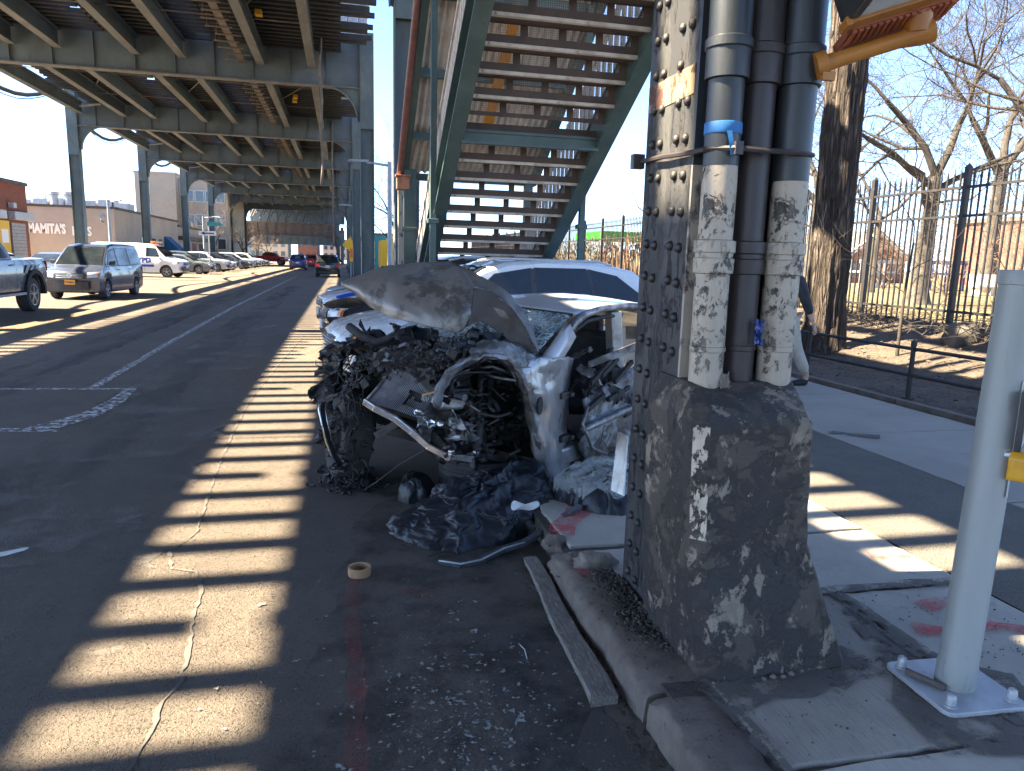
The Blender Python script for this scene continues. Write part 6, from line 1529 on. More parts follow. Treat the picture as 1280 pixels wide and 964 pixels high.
b = MB(); b.lathe([(.165 + .016 * math.cos(a), .016 * math.sin(a)) for a in [i * 1.0472 for i in range(6)]], 24, Matrix.Translation((-.28, -.47, .86)) @ Matrix.Rotation(R(-65), 4, 'Y'), True); b.box(lp(-.26, -.47, .86), (.05, .16, .12)); b.beam(lp(-.25, -.47, .86), lp(.05, -.47, .78), .07, .07); wb(b, 'steering_wheel', 'matte_black', smooth=40)
b = MB(); b.grid(lambda u, v: wy(782 + 20 * u, 408 + 16 * v, 6.6), 2, 2); wb(b, 'rear_trim', 'stone')
# door post and sill: the pale crushed flank
P = lambda px, py, l=0.0: wp(px, py, l)
rows = [[P(668, 448, -.02), P(682, 446, .0), P(697, 448, .0), P(712, 446, -.05)],
        [P(640, 460, -.02), P(663, 470, .02), P(684, 470, .0), P(707, 470, -.03)],
        [P(650, 486, -.03), P(668, 492, .03), P(686, 496, .02), P(702, 498, -.04)],
        [P(660, 520, -.02), P(674, 522, .02), P(688, 524, .0), P(701, 528, -.04)],
        [P(666, 552, -.02), P(678, 556, .03), P(690, 556, .01), P(702, 556, -.04)],
        [P(672, 582, .0), P(684, 589, .03), P(695, 590, .01), P(711, 582, -.05)],
        [P(690, 598, -.04), P(695, 599, .0), P(701, 597, .0), P(713, 588, -.06)]]
post = wb(sheetpts(rows, 5, 5, .014, 11, 2), 'door_post', 'wreck_paint', smooth=16, solid=.012)
rows = [[P(700, 446, -.04), P(712, 447, -.12), P(716, 448, -.22)], [P(700, 500, -.04), P(706, 500, -.12), P(710, 500, -.22)], [P(702, 590, -.04), P(712, 584, -.12), P(716, 580, -.22)]]
wb(sheetpts(rows, 10, 5, .01, 9, 6), 'door_jamb', 'bare_metal', post, smooth=45, solid=.01)
b = MB()
for py, h in ((494, 9), (548, 10)):
    c = P(704, py, -.02); b.box(c, (.10, .05, .045)); b.box(c + Vector((-.06, .02, 0)), (.04, .05, .03))
wb(b, 'door_hinge', 'grime2', post, bevel=.004)
b = MB(); b.lathe([(.028, 0), (.028, .012), (0, .012)], 14, Matrix.Translation(P(674, 507, .035)) @ Matrix.Diagonal((1.0, 1, 2.2, 1)) @ Matrix.Rotation(-math.pi / 2, 4, 'X')); wb(b, 'post_hole', 'matte_black', post)
b = MB(); b.bx(-2.3, -.05, -.12, -.02, .20, .33); wb(b, 'sill', 'wreck_paint', bevel=.02)
# torn wheel arch: a band of inner wing round the empty wheel house
arch = [(548, 512), (552, 492), (562, 474), (578, 459), (598, 450), (618, 448), (634, 458), (646, 476), (654, 500), (660, 525), (666, 552), (670, 578)]
outer = [(541, 505), (546, 486), (557, 468), (575, 454), (597, 445), (620, 443), (640, 452), (654, 472), (664, 498), (671, 525), (677, 552), (682, 579)]
rows = [[P(*p, -.30) for p in arch], [P(*p, -.04) for p in arch], [P(*p, .02) for p in outer], [P(p[0] + 4, p[1] - 3, -.10) for p in outer]]
K['arch_paint'] = peel('arch_paint', [(.085, .075, .066), ((.25, .255, .26), 5, .46, .58, None), ((.09, .07, .055), 8, .58, .66, None)], .5, .5, 8.8, metal=.2)
wb(sheetpts(rows, 3, 3, .022, 11, 5), 'wheel_arch', 'arch_paint', smooth=16, solid=.012)
rows = [[P(597, 452, -.06), P(612, 446, -.02), P(632, 450, .0), P(652, 462, .02), P(668, 470, .0)], [P(590, 444, -.12), P(612, 434, -.08), P(640, 438, -.05), P(662, 452, -.03), P(690, 462, -.02)], [P(588, 436, -.25), P(612, 426, -.25), P(644, 430, -.25), P(668, 442, -.2), P(692, 452, -.15)]]
wb(sheetpts(rows, 5, 5, .034, 10, 9), 'crushed_wing', 'arch_paint', smooth=16, solid=.01)
rows = [[P(562, 476, -.12), P(600, 462, -.12), P(640, 480, -.12)], [P(560, 500, -.5), P(600, 478, -.5), P(650, 500, -.5)], [P(565, 560, -.55), P(605, 560, -.58), P(655, 560, -.5)]]
wb(sheetpts(rows, 8, 8, .03, 6, 3), 'wheel_house', 'grime', smooth=45, solid=.01)
# suspension strut
c0, c1 = P(601, 462, -.28), P(597, 562, -.28)
st_ = MB(); st_.tube([c0, c1], .022, 10); st_.tube([c0.lerp(c1, .55), c0.lerp(c1, .98)], .036, 12)
for tq in (.28, .62): 
    st_.tube([c0.lerp(c1, tq), c0.lerp(c1, tq + .03)], .062, 16)
strut = wb(st_, 'strut', 'grime2', smooth=40)
b = MB(); b.tube([c0.lerp(c1, .30 + .32 * i / 60) + Vector((.05 * math.cos(i * .65), .05 * math.sin(i * .65), 0)) for i in range(61)], .008, 6); wb(b, 'coil_spring', 'grime2', strut, smooth=True)
b = MB(); b.lathe([(.014, -.012), (.028, -.012), (.028, .012), (.014, .012)], 14, Matrix.Translation(P(596, 566, -.26)) @ Matrix.Rotation(R(80), 4, 'X'), True); wb(b, 'strut_eye', 'chrome', strut, smooth=40)
# engine and torn metal
rg = random.Random(17)
def junkbox(b, c, s):
    m = Matrix.Rotation(rg.uniform(0, 3.1), 3, 'Z') @ Matrix.Rotation(rg.uniform(-.7, .7), 3, 'X') @ Matrix.Rotation(rg.uniform(-.7, .7), 3, 'Y'); b.box(c, s, m)
def ymin(px): return 470 - (px - 405) * .5 if px < 470 else (440 - (px - 470) * .22 if px < 545 else (424 if px < 590 else 427 + (px - 590) * .35))
b = MB(); b.box(lp(.38, -.85, .80), (.42, .6, .34), Matrix.Rotation(.2, 3, 'Y')); b.box(lp(.25, -1.15, .92), (.4, .30, .12))
for i in range(7): b.box(lp(.2 + i * .06, -.72, .98), (.025, .38, .07))
eng = wb(b, 'engine_block', 'grime', bevel=.02)
for px, py, l, r in ((573, 433, -.55, .065), (556, 445, -.5, .045), (590, 420, -.5, .04), (540, 420, -.8, .05), (520, 438, -.9, .05)):
    b = MB(); c = wp(px, py, l); mt = Matrix.Translation(c) @ Matrix.Rotation(R(75), 4, 'Y') @ Matrix.Rotation(R(25), 4, 'X')
    b.lathe([(r * .25, .03), (r * .5, .03), (r * .55, .02), (r * .8, .02), (r * .85, .032), (r, .03), (r, -.03), (0, -.03)], 20, mt)
    wb(b, 'pulley', 'grime2', eng, smooth=35, ); 
b = MB()
for i in range(800):
    u = rg.random(); px = 440 + 235 * u; py = rg.uniform(402, 470) + (12 if px < 480 else 0); l = rg.uniform(-1.45, -.15) if px < 600 else rg.uniform(-.7, -.2)
    if px < 470: l = rg.uniform(-1.7, -1.1)
    ym = ymin(px)
    if py < ym: py = ym + rg.uniform(2, 30)
    c = wp(px, py, l)
    if c.x > 1.55 or (455 < px < 565 and py > 462): continue
    s = rg.uniform(.010, .034); junkbox(b, c, (s * rg.uniform(.6, 2.4), s * rg.uniform(.3, 1.2), s * rg.uniform(.3, 1.1)))
tag(wb(b, 'engine_debris', 'grime', bevel=0), kind='stuff')
ep = random.Random(41)
for i in range(46):
    px = ep.uniform(450, 662); ym = ymin(px) + 8
    py = ym + ep.uniform(4, 34); c = wp(px, py, ep.uniform(-1.4, -1.0) if px < 570 else ep.uniform(-.7, -.25)); s = ep.uniform(.035, .085)
    if c.x > 1.5: continue
    b = MB(); mt = Matrix.Rotation(ep.uniform(0, 6), 4, 'Z') @ Matrix.Rotation(ep.uniform(-1.2, 1.2), 4, 'X')
    if i % 3 == 0: b.lathe([(0, -s), (s * .5, -s), (s * .55, -s * .4), (s * .7, -s * .35), (s * .7, s * .2), (s * .4, s * .3), (s * .4, s), (0, s)], 14, Matrix.Translation(c) @ mt)
    elif i % 3 == 1: b.box(c, (s * 1.6, s, s * .9), mt.to_3x3()); b.box(c + Vector((0, 0, s * .4)), (s * .7, s * .7, s * .7), mt.to_3x3())
    else: b.tube([c + mt.to_3x3() @ Vector((s * 1.4 * math.cos(k * .5), s * 1.4 * math.sin(k * .5), k * .01)) for k in range(7)], s * .35, 8)
    wb(b, 'engine_part', ep.choice(('grime', 'grime2', 'matte_black', 'grime2')), smooth=40, bevel=.006 if i % 3 == 1 else 0)
b = MB()
for i in range(360):
    px = rg.uniform(475, 670); py = max(ymin(px), rg.uniform(412, 475)); l = rg.uniform(-1.3, -.15); c = wp(px, py, l)
    if c.x > 1.55: continue
    s = rg.uniform(.012, .04); junkbox(b, c, (s * rg.uniform(.6, 2), s * rg.uniform(.3, 1.), s * rg.uniform(.3, .8)))
tag(wb(b, 'metal_debris', 'grime2'), kind='stuff')
def wander(p, n, st, dn, r0):
    pts = [p]; d = Vector((rg.gauss(0, 1), rg.gauss(0, 1), rg.gauss(dn, .6))).normalized()
    for i in range(n): d = (d + Vector((rg.gauss(0, .6), rg.gauss(0, .6), rg.gauss(dn * .3, .6)))).normalized(); pts.append(pts[-1] + d * st)
    return pts
hm = {}
for i in range(60):
    px = rg.uniform(475, 660); py = ymin(px) + rg.uniform(6, 18 if px < 570 else 40); b = MB(); b.tube(wander(wp(px, py, rg.uniform(-1.5, -1.15) if px < 575 else rg.uniform(-.8, -.2)), rg.randint(4, 7), rg.uniform(.03, .06), -.1 if px < 575 else -.6, 0), rg.choice((.006, .009, .013, .018)), 6)
    wb(b, 'hose', rg.choice(('matte_black', 'matte_black', 'grime', 'grime2')), smooth=True)
b = MB()
for i in range(150):
    px = rg.uniform(425, 670); py = rg.uniform(435, 560)
    if 452 < px < 566 and py > 445: continue; b.tube(wander(wp(px, py, rg.uniform(-1.3, -.05)), rg.randint(5, 9), rg.uniform(.02, .05), -.15, 0), rg.choice((.002, .003, .004)), 4, False)
tag(wb(b, 'loose_wires', 'cable'), kind='stuff')
b = MB(); b.tube([wy(436, 408, 5.3), wy(452, 420, 5.2), wy(470, 428, 5.15), wy(484, 424, 5.1), wy(505, 414, 5.05)], [.030, .032, .030, .026, .022], 10); wb(b, 'hose', 'matte_black', smooth=True)
b = MB(); b.beam(wy(476, 450, 4.85), wy(518, 449, 4.8), .02, .018); b.tube([wy(500, 446, 4.83), wy(500, 452, 4.83)], .012, 8); wb(b, 'prop_rod', 'lamp_grey')
# shredded sheets of plastic and metal through the front
def shred(px, py, l, s, mat, seed, down=.3):
    c = wp(px, py, l); q = random.Random(seed); u = Vector((q.gauss(0, 1), q.gauss(0, 1), q.gauss(0, 1))).normalized(); v = (u.cross(Vector((q.gauss(0, 1), q.gauss(0, 1), q.gauss(0, 1)))) + Vector((0, 0, -down))).normalized()
    m = MB(); m.grid(lambda a, e: c + u * (s * (a - .5)) * (1 - .5 * e) + v * (s * 1.4 * (e - .3)) + Vector((fbm(a * 3 + seed, e * 3), fbm(a * 3, e * 3 + seed), fbm(a * 2.5 + seed, e * 2.5, 4))) * s * .35, 7, 8)
    return wb(m, 'torn_panel', mat, smooth=40, solid=.006)
sd = 0
for px, py, l, s, mt in ((425, 455, -1.6, .20, 'shred'), (440, 440, -1.5, .24, 'shred'), (460, 430, -1.4, .24, 'grime'), (418, 480, -1.6, .20, 'shred'), (445, 470, -1.5, .24, 'shred'), (448, 500, -1.7, .24, 'shred'), (432, 510, -1.6, .26, 'shred'), (455, 535, -1.5, .22, 'shred'), (430, 545, -1.55, .24, 'shred'), (440, 575, -1.5, .22, 'shred'), (420, 560, -1.6, .18, 'grime'), (428, 598, -1.5, .20, 'shred'), (450, 600, -1.45, .18, 'shred'), (410, 595, -1.6, .14, 'shred'), (545, 540, -.5, .2, 'grime2'), (560, 520, -.4, .22, 'grime'), (575, 540, -.35, .16, 'bare_metal'), (585, 495, -.3, .2, 'grime'), (620, 540, -.35, .22, 'grime'), (640, 540, -.35, .2, 'grime'), (565, 490, -.35, .16, 'grime2'), (640, 470, -.3, .18, 'bare_metal'), (620, 430, -.4, .2, 'grime2'), (650, 430, -.5, .2, 'grime'), (600, 425, -.6, .24, 'shred'), (660, 445, -.2, .14, 'bare_metal'), (500, 420, -1.0, .2, 'grime'), (530, 425, -.9, .22, 'shred'), (490, 430, -1.2, .2, 'shred'), (572, 530, -.25, .14, 'bare_metal'), (420, 440, -1.7, .16, 'grime2'), (438, 425, -1.6, .16, 'bare_metal'), (430, 470, -1.7, .2, 'grime2')):
    sd += 1; shred(px, py, l, s, mt, sd)
b = MB()
for i in range(170):
    px, py = rg.uniform(556, 662), rg.uniform(474, 582); c = wp(px, py, rg.uniform(-.5, -.16)); s = rg.uniform(.012, .045); junkbox(b, c, (s * rg.uniform(.6, 2.6), s * rg.uniform(.3, 1), s * rg.uniform(.3, .9)))
tag(wb(b, 'wheel_house_debris', 'grime2'), kind='stuff')
for i in range(6):
    b = MB(); b.tube(wander(wp(rg.uniform(565, 655), rg.uniform(470, 520), rg.uniform(-.4, -.15)), 6, .05, -.6, 0), rg.choice((.008, .012, .016)), 7); wb(b, 'brake_hose', rg.choice(('grime2', 'grime', 'bare_metal')), smooth=True)
# radiator with a punched fin face
ra, rb_, rc, rd = wy(498, 458, 5.02), wy(563, 482, 4.75), wy(549, 531, 4.62), wy(456, 503, 4.86)
b = MB(); dz = (rb_ - ra).cross(rd - ra).normalized()
if dz.y < 0: dz = -dz
def rq(u, v): return ra.lerp(rb_, u).lerp(rd.lerp(rc, u), v) + dz * (.012 * math.sin(u * 5) + .01 * math.sin(v * 6 + u * 3) - (.025 if (.45 < u < .72 and .45 < v < .78) else 0))
b.grid(lambda u, v: rq(u, v) - dz * .04, 12, 12); rad = wb(b, 'radiator', 'matte_black', smooth=True, solid=.03)
fins = MB()
for i in range(44):
    u0 = (i + .2) / 44; u1 = (i + .62) / 44
    prev = None
    for j in range(12):
        if .42 < (i / 44) < .62 and 4 < j < 7 and rg.random() < .8: prev = None; continue
        v0, v1 = j / 12, (j + 1) / 12
        fins.add([rq(u0, v0), rq(u1, v0), rq(u1, v1), rq(u0, v1)], [(0, 1, 2, 3)])
o = wb(fins, 'radiator_fins', M('fin_metal', (.60, .60, .62), (.38, .38, .40), 12, rough=.45, metal=.6), rad, solid=.004); tag(o, kind='stuff')
b = MB(); b.tube([rq(0, 0) , rq(.3, -.01), rq(.7, -.01), rq(1, 0)], .013, 6); b.tube([rq(0, 0), rq(-.01, .5), rq(0, 1)], .013, 6); wb(b, 'radiator_frame', 'bare_metal', rad, smooth=True)
b = MB(); b.grid(lambda u, v: wy(520 + 38 * u, 512 + 22 * v, 4.60) + Vector((fbm(u * 5, v * 5), fbm(u * 5, v * 5, 2), fbm(u * 4, v * 5, 5))) * .03, 10, 8); wb(b, 'crumpled_foil', 'chrome', rad, smooth=40, solid=.004)
pts = [wy(456, 502, 4.80), wy(468, 510, 4.74), wy(495, 524, 4.66), wy(515, 540, 4.58), wy(535, 558, 4.52), wy(556, 569, 4.48), wy(590, 574, 4.45)]
m = MB(); 
for p, q in zip(pts, pts[1:]): m.beam(p - (q - p) * .04, q + (q - p) * .04, .03, .045)
wb(m, 'bumper_beam', 'chrome', bevel=.006)
b = MB(); c = wy(561, 571, 4.42); b.box(c, (.07, .04, .035), Matrix.Rotation(.5, 3, 'Z')); b.box(c + Vector((.0, .02, .03)), (.03, .03, .03)); b.box(c + Vector((-.06, .03, -.005)), (.05, .05, .03), Matrix.Rotation(.8, 3, 'Z')); wb(b, 'bumper_bracket', 'chrome', bevel=.004)
b = MB(); b.beam(wy(470, 545, 5.0), wy(500, 527, 4.9), .03, .05); b.beam(wy(470, 540, 5.3), wy(505, 528, 5.0), .05, .02); wb(b, 'cross_member', 'grime2')
b = MB(); b.beam(wy(528, 494, 4.6), wy(548, 489, 4.55), .012, .012); wb(b, 'yellow_rod', M('brass_rod', (.45, .28, .08), rough=.5))
b = MB(); b.tube([wy(532, 562, 4.6), wy(500, 580, 4.75), wy(470, 603, 4.9), wy(455, 612, 5.0)], .004, 4); wb(b, 'hanging_cable', 'cable')
b = MB(); b.tube([wy(570, 470, 4.6), wy(590, 462, 4.55), wy(615, 458, 4.5), wy(640, 468, 4.5)], .012, 6); b.tube([wy(555, 500, 4.5), wy(580, 502, 4.45), wy(600, 515, 4.4)], .006, 5); b.tube([wy(600, 466, 4.5), wy(620, 472, 4.45), wy(645, 476, 4.4)], .010, 6); wb(b, 'torn_trim', 'bare_metal', smooth=True)
b = MB(); b.grid(lambda u, v: wy(560 + 30 * u - 12 * v, 486 + 26 * v, 4.52 - .03 * u) + Vector((0, 0, .01 * fbm(u * 6, v * 6))), 6, 6); wb(b, 'torn_bracket', 'bare_metal', smooth=40, solid=.006)
b = MB(); b.grid(lambda u, v: wy(556 + 50 * u, 520 + 50 * v - 8 * u, 4.6 + .1 * v) + Vector((fbm(u * 4, v * 4), fbm(u * 4, v * 4, 2), fbm(u * 4, v * 4, 5))) * .025, 10, 10); sub_ = wb(b, 'subframe_plate', 'grime2', smooth=40, solid=.01)
# front right wheel twisted under the torn fascia, with its bright trim arc
cw = wy(436, 545, 5.45); mt = Matrix.Translation(cw) @ Matrix.Rotation(R(62), 4, 'Z') @ Matrix.Rotation(R(82), 4, 'X')
b = MB(); b.lathe([(.20, -.10), (.27, -.115), (.315, -.10), (.325, -.07), (.325, .07), (.315, .10), (.27, .115), (.20, .10)], 32, mt, True); fw = wb(b, 'wheel', 'tyre', smooth=40)
b = MB(); b.lathe([(.2, .05), (.16, .02), (.05, .03), (0, .03)], 20, mt); wb(b, 'rim', 'grime2', fw, smooth=40)
pts = [wy(401, 503, 5.15), wy(399, 512, 5.13), wy(402, 530, 5.1), wy(408, 552, 5.1), wy(417, 575, 5.12), wy(427, 590, 5.15)]
b = MB(); b.tube(pts, .010, 6); b.tube([p + Vector((-.05, -.0, .0)) for p in pts], .006, 6); wb(b, 'arch_trim', 'chrome', smooth=True)
m = MB(); m.grid(lambda u, v: pts[min(5, int(u * 5))].lerp(pts[min(5, int(u * 5) + 1)], u * 5 - int(u * 5)) + Vector((-.05 * v, 0, 0)), 15, 2); wb(m, 'arch_liner', 'matte_black', solid=.006)
b = MB()
for i in range(130):
    px = rg.gauss(438, 14); py = rg.uniform(425, 605); c = wy(px, py, rg.uniform(5.0, 5.35)); s = rg.uniform(.01, .04); junkbox(b, c, (s * 2 * rg.random() + .01, s, s * .5))
for i in range(90):
    px = rg.gauss(436, 12); py = rg.uniform(435, 600); b.tube(wander(wy(px, py, rg.uniform(5.05, 5.3)), 6, .03, -.9, 0), rg.choice((.003, .004, .006)), 4, False)
tag(wb(b, 'torn_fascia', 'shred'), kind='stuff')
b = MB()
for i in range(420):
    u = rg.random(); c = at(rg.gauss(440, 17), rg.gauss(603, 7), Z=0); s = rg.uniform(.008, .028); p = c + Vector((0, 0, rg.uniform(0, .05))) - W0; p = Vector((p.dot(HV), p.dot(LV), p.z)); junkbox(b, p, (s * 2, s, s * .4))
tag(wb(b, 'debris_pile', 'shred'), kind='stuff')
# fallen tyre lying flat under the left front corner
cy = at(602, 598, Z=.13)
wt = empty('loose_wheel', (.98, 5.0, 0), R(20), 'black tyre fallen flat on the road under the open wheel arch', 'wheel')
b = MB()
pr = [(.20, .02), (.29, .0), (.315, .02)] + [(.325 - (.008 if k % 4 == 3 else 0), .03 + k * .0105) for k in range(20)] + [(.315, .245), (.29, .265), (.20, .245)]
b.lathe(pr, 40, close=True); b.build('tyre', K['tyre'], wt, smooth=30)
b = MB(); b.lathe([(.2, .21), (.17, .15), (.06, .17), (0, .17)], 24); b.build('rim', K['grime2'], wt, smooth=30)
# crushed door: inner frame and skin
rows = [[P(726, 500, .02), P(748, 486, .0), P(775, 470, .02), P(800, 455, .0)], [P(731, 530, .05), P(752, 522, .03), P(778, 508, .05), P(802, 498, .02)], [P(727, 560, .04), P(750, 552, .06), P(778, 538, .06), P(803, 528, .03)], [P(735, 580, .02), P(752, 575, .04), P(780, 558, .04), P(804, 545, .0)]]
door = wb(sheetpts(rows, 5, 5, .034, 10, 12), 'door', 'arch_paint', smooth=16, solid=.01)
b = MB(); b.tube([P(728, 538, .09), P(750, 528, .10), P(776, 516, .10), P(802, 505, .08)], [.022, .026, .026, .024], 10); wb(b, 'door_beam', 'bare_metal', door, smooth=True)
b = MB(); b.tube([P(735, 508, .08), P(728, 530, .10), P(740, 560, .10), P(758, 568, .09)], .012, 6); b.tube([P(756, 532, .11), P(752, 548, .11), P(758, 558, .11), P(764, 542, .11)], .006, 6); wb(b, 'window_track', 'bare_metal', door, smooth=True)
b = MB()
for px, py, dx, dy in ((752, 470, 20, -22), (768, 478, 22, -26), (738, 480, 26, -30), (760, 500, 26, -16), (780, 520, 16, -10), (735, 512, 20, -18)):
    b.beam(P(px, py, .06), P(px + dx, py + dy, .03), .03, .035)
wb(b, 'door_trim', 'matte_black', door, bevel=.004)
for i, (px, py, l, s, mt_) in enumerate(((738, 470, -.05, .16, 'wreck_paint'), (722, 480, -.15, .18, 'shred'), (760, 455, -.05, .2, 'matte_black'), (780, 470, 0, .18, 'bare_metal'), (745, 490, .03, .14, 'shred'), (770, 495, .05, .14, 'grime'), (730, 440, -.2, .14, 'bare_metal'), (790, 500, .08, .12, 'grime'), (722, 550, -.05, .16, 'shred'))):
    shred(px, py, l, s, mt_, 60 + i).name = 'torn_trim'
b = MB(); b.grid(lambda u, v: wy(735 + 70 * u, 452 - 28 * u + (8 + 4 * u) * v, 5.1), 8, 2); wb(b, 'door_top', 'arch_paint', door, solid=.02)
# fender sheet leaning against the pillar
b = MB(); b.grid(lambda u, v: at(785 - 5 * v, 545 + 75 * v, Y=3.6 - .1 * v) + Vector((-.035 * u * (.5 + .5 * v), .10 * u, 0)), 4, 12)
tag(b.build('fender_sheet', K['wreck_paint'], solid=.008), 'pale torn fender sheet leaning on the back edge of the riveted pillar', 'car panel')
# ---------------------------------------------------------------- bags and sheets lying before the wreck
K['tarp'] = None
t = NT('black_tarp'); wr_ = t.noise(5, 4, .5, (1, 1.6, 1), 1.6); t.col(t.mix(t.step(t.noise(3, 5), .4, .7), (.009, .010, .013), (.017, .020, .025))); t.set(t.math('ADD', t.math('MULTIPLY', t.noise(20, 4), .25), .30), 0, .5)
t.bump(t.math('ADD', wr_, t.math('MULTIPLY', t.noise(17, 3, .5, (1, 1.5, 1), 1.4), .2)), .5, .025); K['tarp'] = t.m
t = NT('clear_plastic'); t.col((.50, .53, .51)); t.set(.25, 0, .6); t.l(t.math('ADD', t.math('MULTIPLY', t.noise(9, 6, .7), .9), .0), t.b.inputs['Alpha']); t.bump(t.noise(16, 6, .6, None, 1.5), 1., .03); K['clear_plastic'] = t.m
def heapsheet(name, mat, poly, hfn, label, cat, n=46, base=0.0, folds=(10, .03), dirv=(1, 0), seed=0, parent=None):
    """closed draped lump over a star-shaped ground outline; hfn(r, a, x, y) gives height"""
    cx = sum(p[0] for p in poly) / len(poly); cy = sum(p[1] for p in poly) / len(poly); b = MB()
    def rad(a):
        best = 0
        d = (math.cos(a), math.sin(a)); m = len(poly)
        for i in range(m):
            x0, y0 = poly[i][0] - cx, poly[i][1] - cy; x1, y1 = poly[(i + 1) % m][0] - cx, poly[(i + 1) % m][1] - cy
            ex, ey = x1 - x0, y1 - y0; den = d[0] * ey - d[1] * ex
            if abs(den) < 1e-9: continue
            tt = (x0 * ey - y0 * ex) / den; s = (x0 * d[1] - y0 * d[0]) / den
            if tt > 0 and -1e-6 <= s <= 1 + 1e-6: best = max(best, tt)
        return best
    dx, dy = dirv
    def fn(u, v):
        a = v * 2 * math.pi; R0 = rad(a); r = u ** .75
        x, y = cx + math.cos(a) * R0 * r, cy + math.sin(a) * R0 * r
        s = x * -dy + y * dx; al = x * dx + y * dy
        h = hfn(r, a, x, y); e = 1 - r ** 6
        wv = s * folds[0] + 1.6 * noise.noise(Vector((al * 1.7, s * 2.2, seed))); f = (1 - 2 * abs(noise.noise(Vector((al * 1.3 + seed, wv, seed))))) ** 3 * folds[1] * 1.2 - folds[1] * .3 + (1 - 2 * abs(noise.noise(Vector((al * 4 + seed, wv * 1.3 + 2 * noise.noise(Vector((x * 4, y * 4, 1))), seed + 9))))) ** 3 * folds[1] * .2 + noise.noise(Vector((x * 9, y * 9, seed))) * folds[1] * .15
        ox, oy = fbm(x * 7, y * 7, seed + 2) * folds[1], fbm(x * 7, y * 7, seed + 8) * folds[1]
        return (x + ox, y + oy, base + max(.004, h + f * e * min(1, h / .24) ** 1.5) if u < 1 else base + .004)
    b.grid(fn, n, n * 2)
    return tag(b.build(name, mat, parent, smooth=True, fix=True), label, cat)
A_, B_ = Vector((.28, 4.28)), Vector((1.35, 4.72))      # foot to head of the long bag
ax_ = (B_ - A_).normalized()
def hb_(r, a, x, y):
    p = Vector((x, y)) - A_; t_ = max(0, min(1, p.dot(ax_) / (B_ - A_).length)); H0 = .17 + .21 * t_ ** 1.1
    return H0 * max(0, 1 - r ** 2.6) ** .7
poly = [(.24, 4.34), (.25, 4.20), (.38, 4.02), (.52, 3.86), (.66, 3.86), (.86, 3.93), (1.06, 4.02), (1.26, 4.12), (1.44, 4.30), (1.50, 4.55), (1.40, 4.80), (1.15, 4.86), (.88, 4.80), (.62, 4.66), (.42, 4.52)]
heapsheet('black_tarp', K['tarp'], poly, hb_, 'long wrinkled black plastic sheet heaped over something before the wreck', 'tarp', 84, 0, (4.2, .06), (ax_.x, ax_.y), 1)
heapsheet('bin_bag', K['tarp'], [(.34, 4.86), (.40, 4.72), (.56, 4.74), (.60, 4.92), (.52, 5.04), (.38, 5.02)], lambda r, a, x, y: .17 * max(0, 1 - r ** 3) ** .6, 'small crumpled black bag on the road left of the fallen tyre', 'bag', 30, 0, (14, .05), (1, 0), 4)
heapsheet('bin_bag', K['tarp'], [(1.28, 4.28), (1.40, 4.02), (1.62, 3.92), (1.86, 3.98), (1.92, 4.24), (1.80, 4.44), (1.5, 4.5)], lambda r, a, x, y: .20 * max(0, 1 - r ** 3) ** .6, 'black crumpled bag on the pavement under the clear plastic sheet', 'bag', 40, .145, (12, .06), (1, 0), 6)
heapsheet('clear_sheet', K['clear_plastic'], [(1.30, 4.26), (1.42, 4.06), (1.62, 3.96), (1.84, 4.02), (1.90, 4.22), (1.78, 4.46), (1.52, 4.52)], lambda r, a, x, y: .14 + .10 * max(0, 1 - r ** 2.5), 'crumpled clear plastic sheet lying on the black bag beside the pillar', 'plastic sheet', 40, .145, (11, .05), (1, .2), 9)
b = MB(); pl_ = [(637, 628), (641, 624), (647, 625), (649, 631), (656, 632), (661, 627), (668, 626), (673, 624), (675, 630), (671, 635), (662, 637), (650, 635), (643, 638), (637, 636)]
top_ = [at(x, y, Y=3.97 + .02 * math.sin(i * 1.9)) + Vector((0, -.02, .008 * math.sin(i * 2.3))) for i, (x, y) in enumerate(pl_)]; c_ = sum(top_, Vector()) / len(top_) + Vector((0, -.01, .012))
b.add(top_ + [c_], [(i, (i + 1) % len(pl_), len(pl_)) for i in range(len(pl_))]); tag(b.build('white_cloth', K['paper'], solid=.006, sub=1), 'small white cloth scrap lying on top of the black sheet', 'cloth')
pts = [at(548, 701, Z=.015), at(575, 705, Z=.012), at(600, 700, Z=.014), at(628, 686, Z=.03), at(655, 678, Z=.05), at(690, 655, Z=.12), at(725, 632, Z=.19)]
b = MB()
for i in range(len(pts) - 1):
    for k in range(4):
        p, q = pts[i].lerp(pts[i + 1], k / 4), pts[i].lerp(pts[i + 1], (k + 1) / 4); b.beam(p, q, .045, .014); b.beam(p + Vector((0, -.026, .0)), q + Vector((0, -.026, 0)), .012, .02)
tag(b.build('trim_strip', K['paint_dgreen'], smooth=30), 'long bent dark trim strip with a pale edge lying along the black sheet', 'car part')
b = MB(); b.tube([p + Vector((0, -.028, .012)) for p in pts[:5]], .006, 5); tag(b.build('trim_edge', K['galv'], smooth=True), 'thin pale curved edging lying along the front of the black sheet', 'car part')
b = MB(); q = random.Random(3)
for i in range(9):
    p = at(500 + i * 7, 676 + 6 * math.sin(i) + i * 1.5, Z=.01); b.tube([p, p + Vector((q.uniform(-.04, .04), q.uniform(-.05, .02), q.uniform(.0, .04))), p + Vector((q.uniform(-.09, .05), q.uniform(-.09, .02), .005))], .004, 4)
tag(b.build('twigs', K['twig'], fix=False), kind='stuff')
rock('shattered_grille', (.86, 4.80, .26), (.05, .10, .10), 12, K['grime2'], 'torn mesh piece standing between the tyre and the black sheet')
heapsheet('blue_rag', K['paint_blue'], [(1.86, 4.5), (1.95, 4.4), (2.06, 4.5), (2.0, 4.64), (1.9, 4.62)], lambda r, a, x, y: .14 * max(0, 1 - r ** 2), 'dark blue rag behind the clear plastic by the pillar', 'rag', 16, .15, (14, .04), (1, 0), 3)

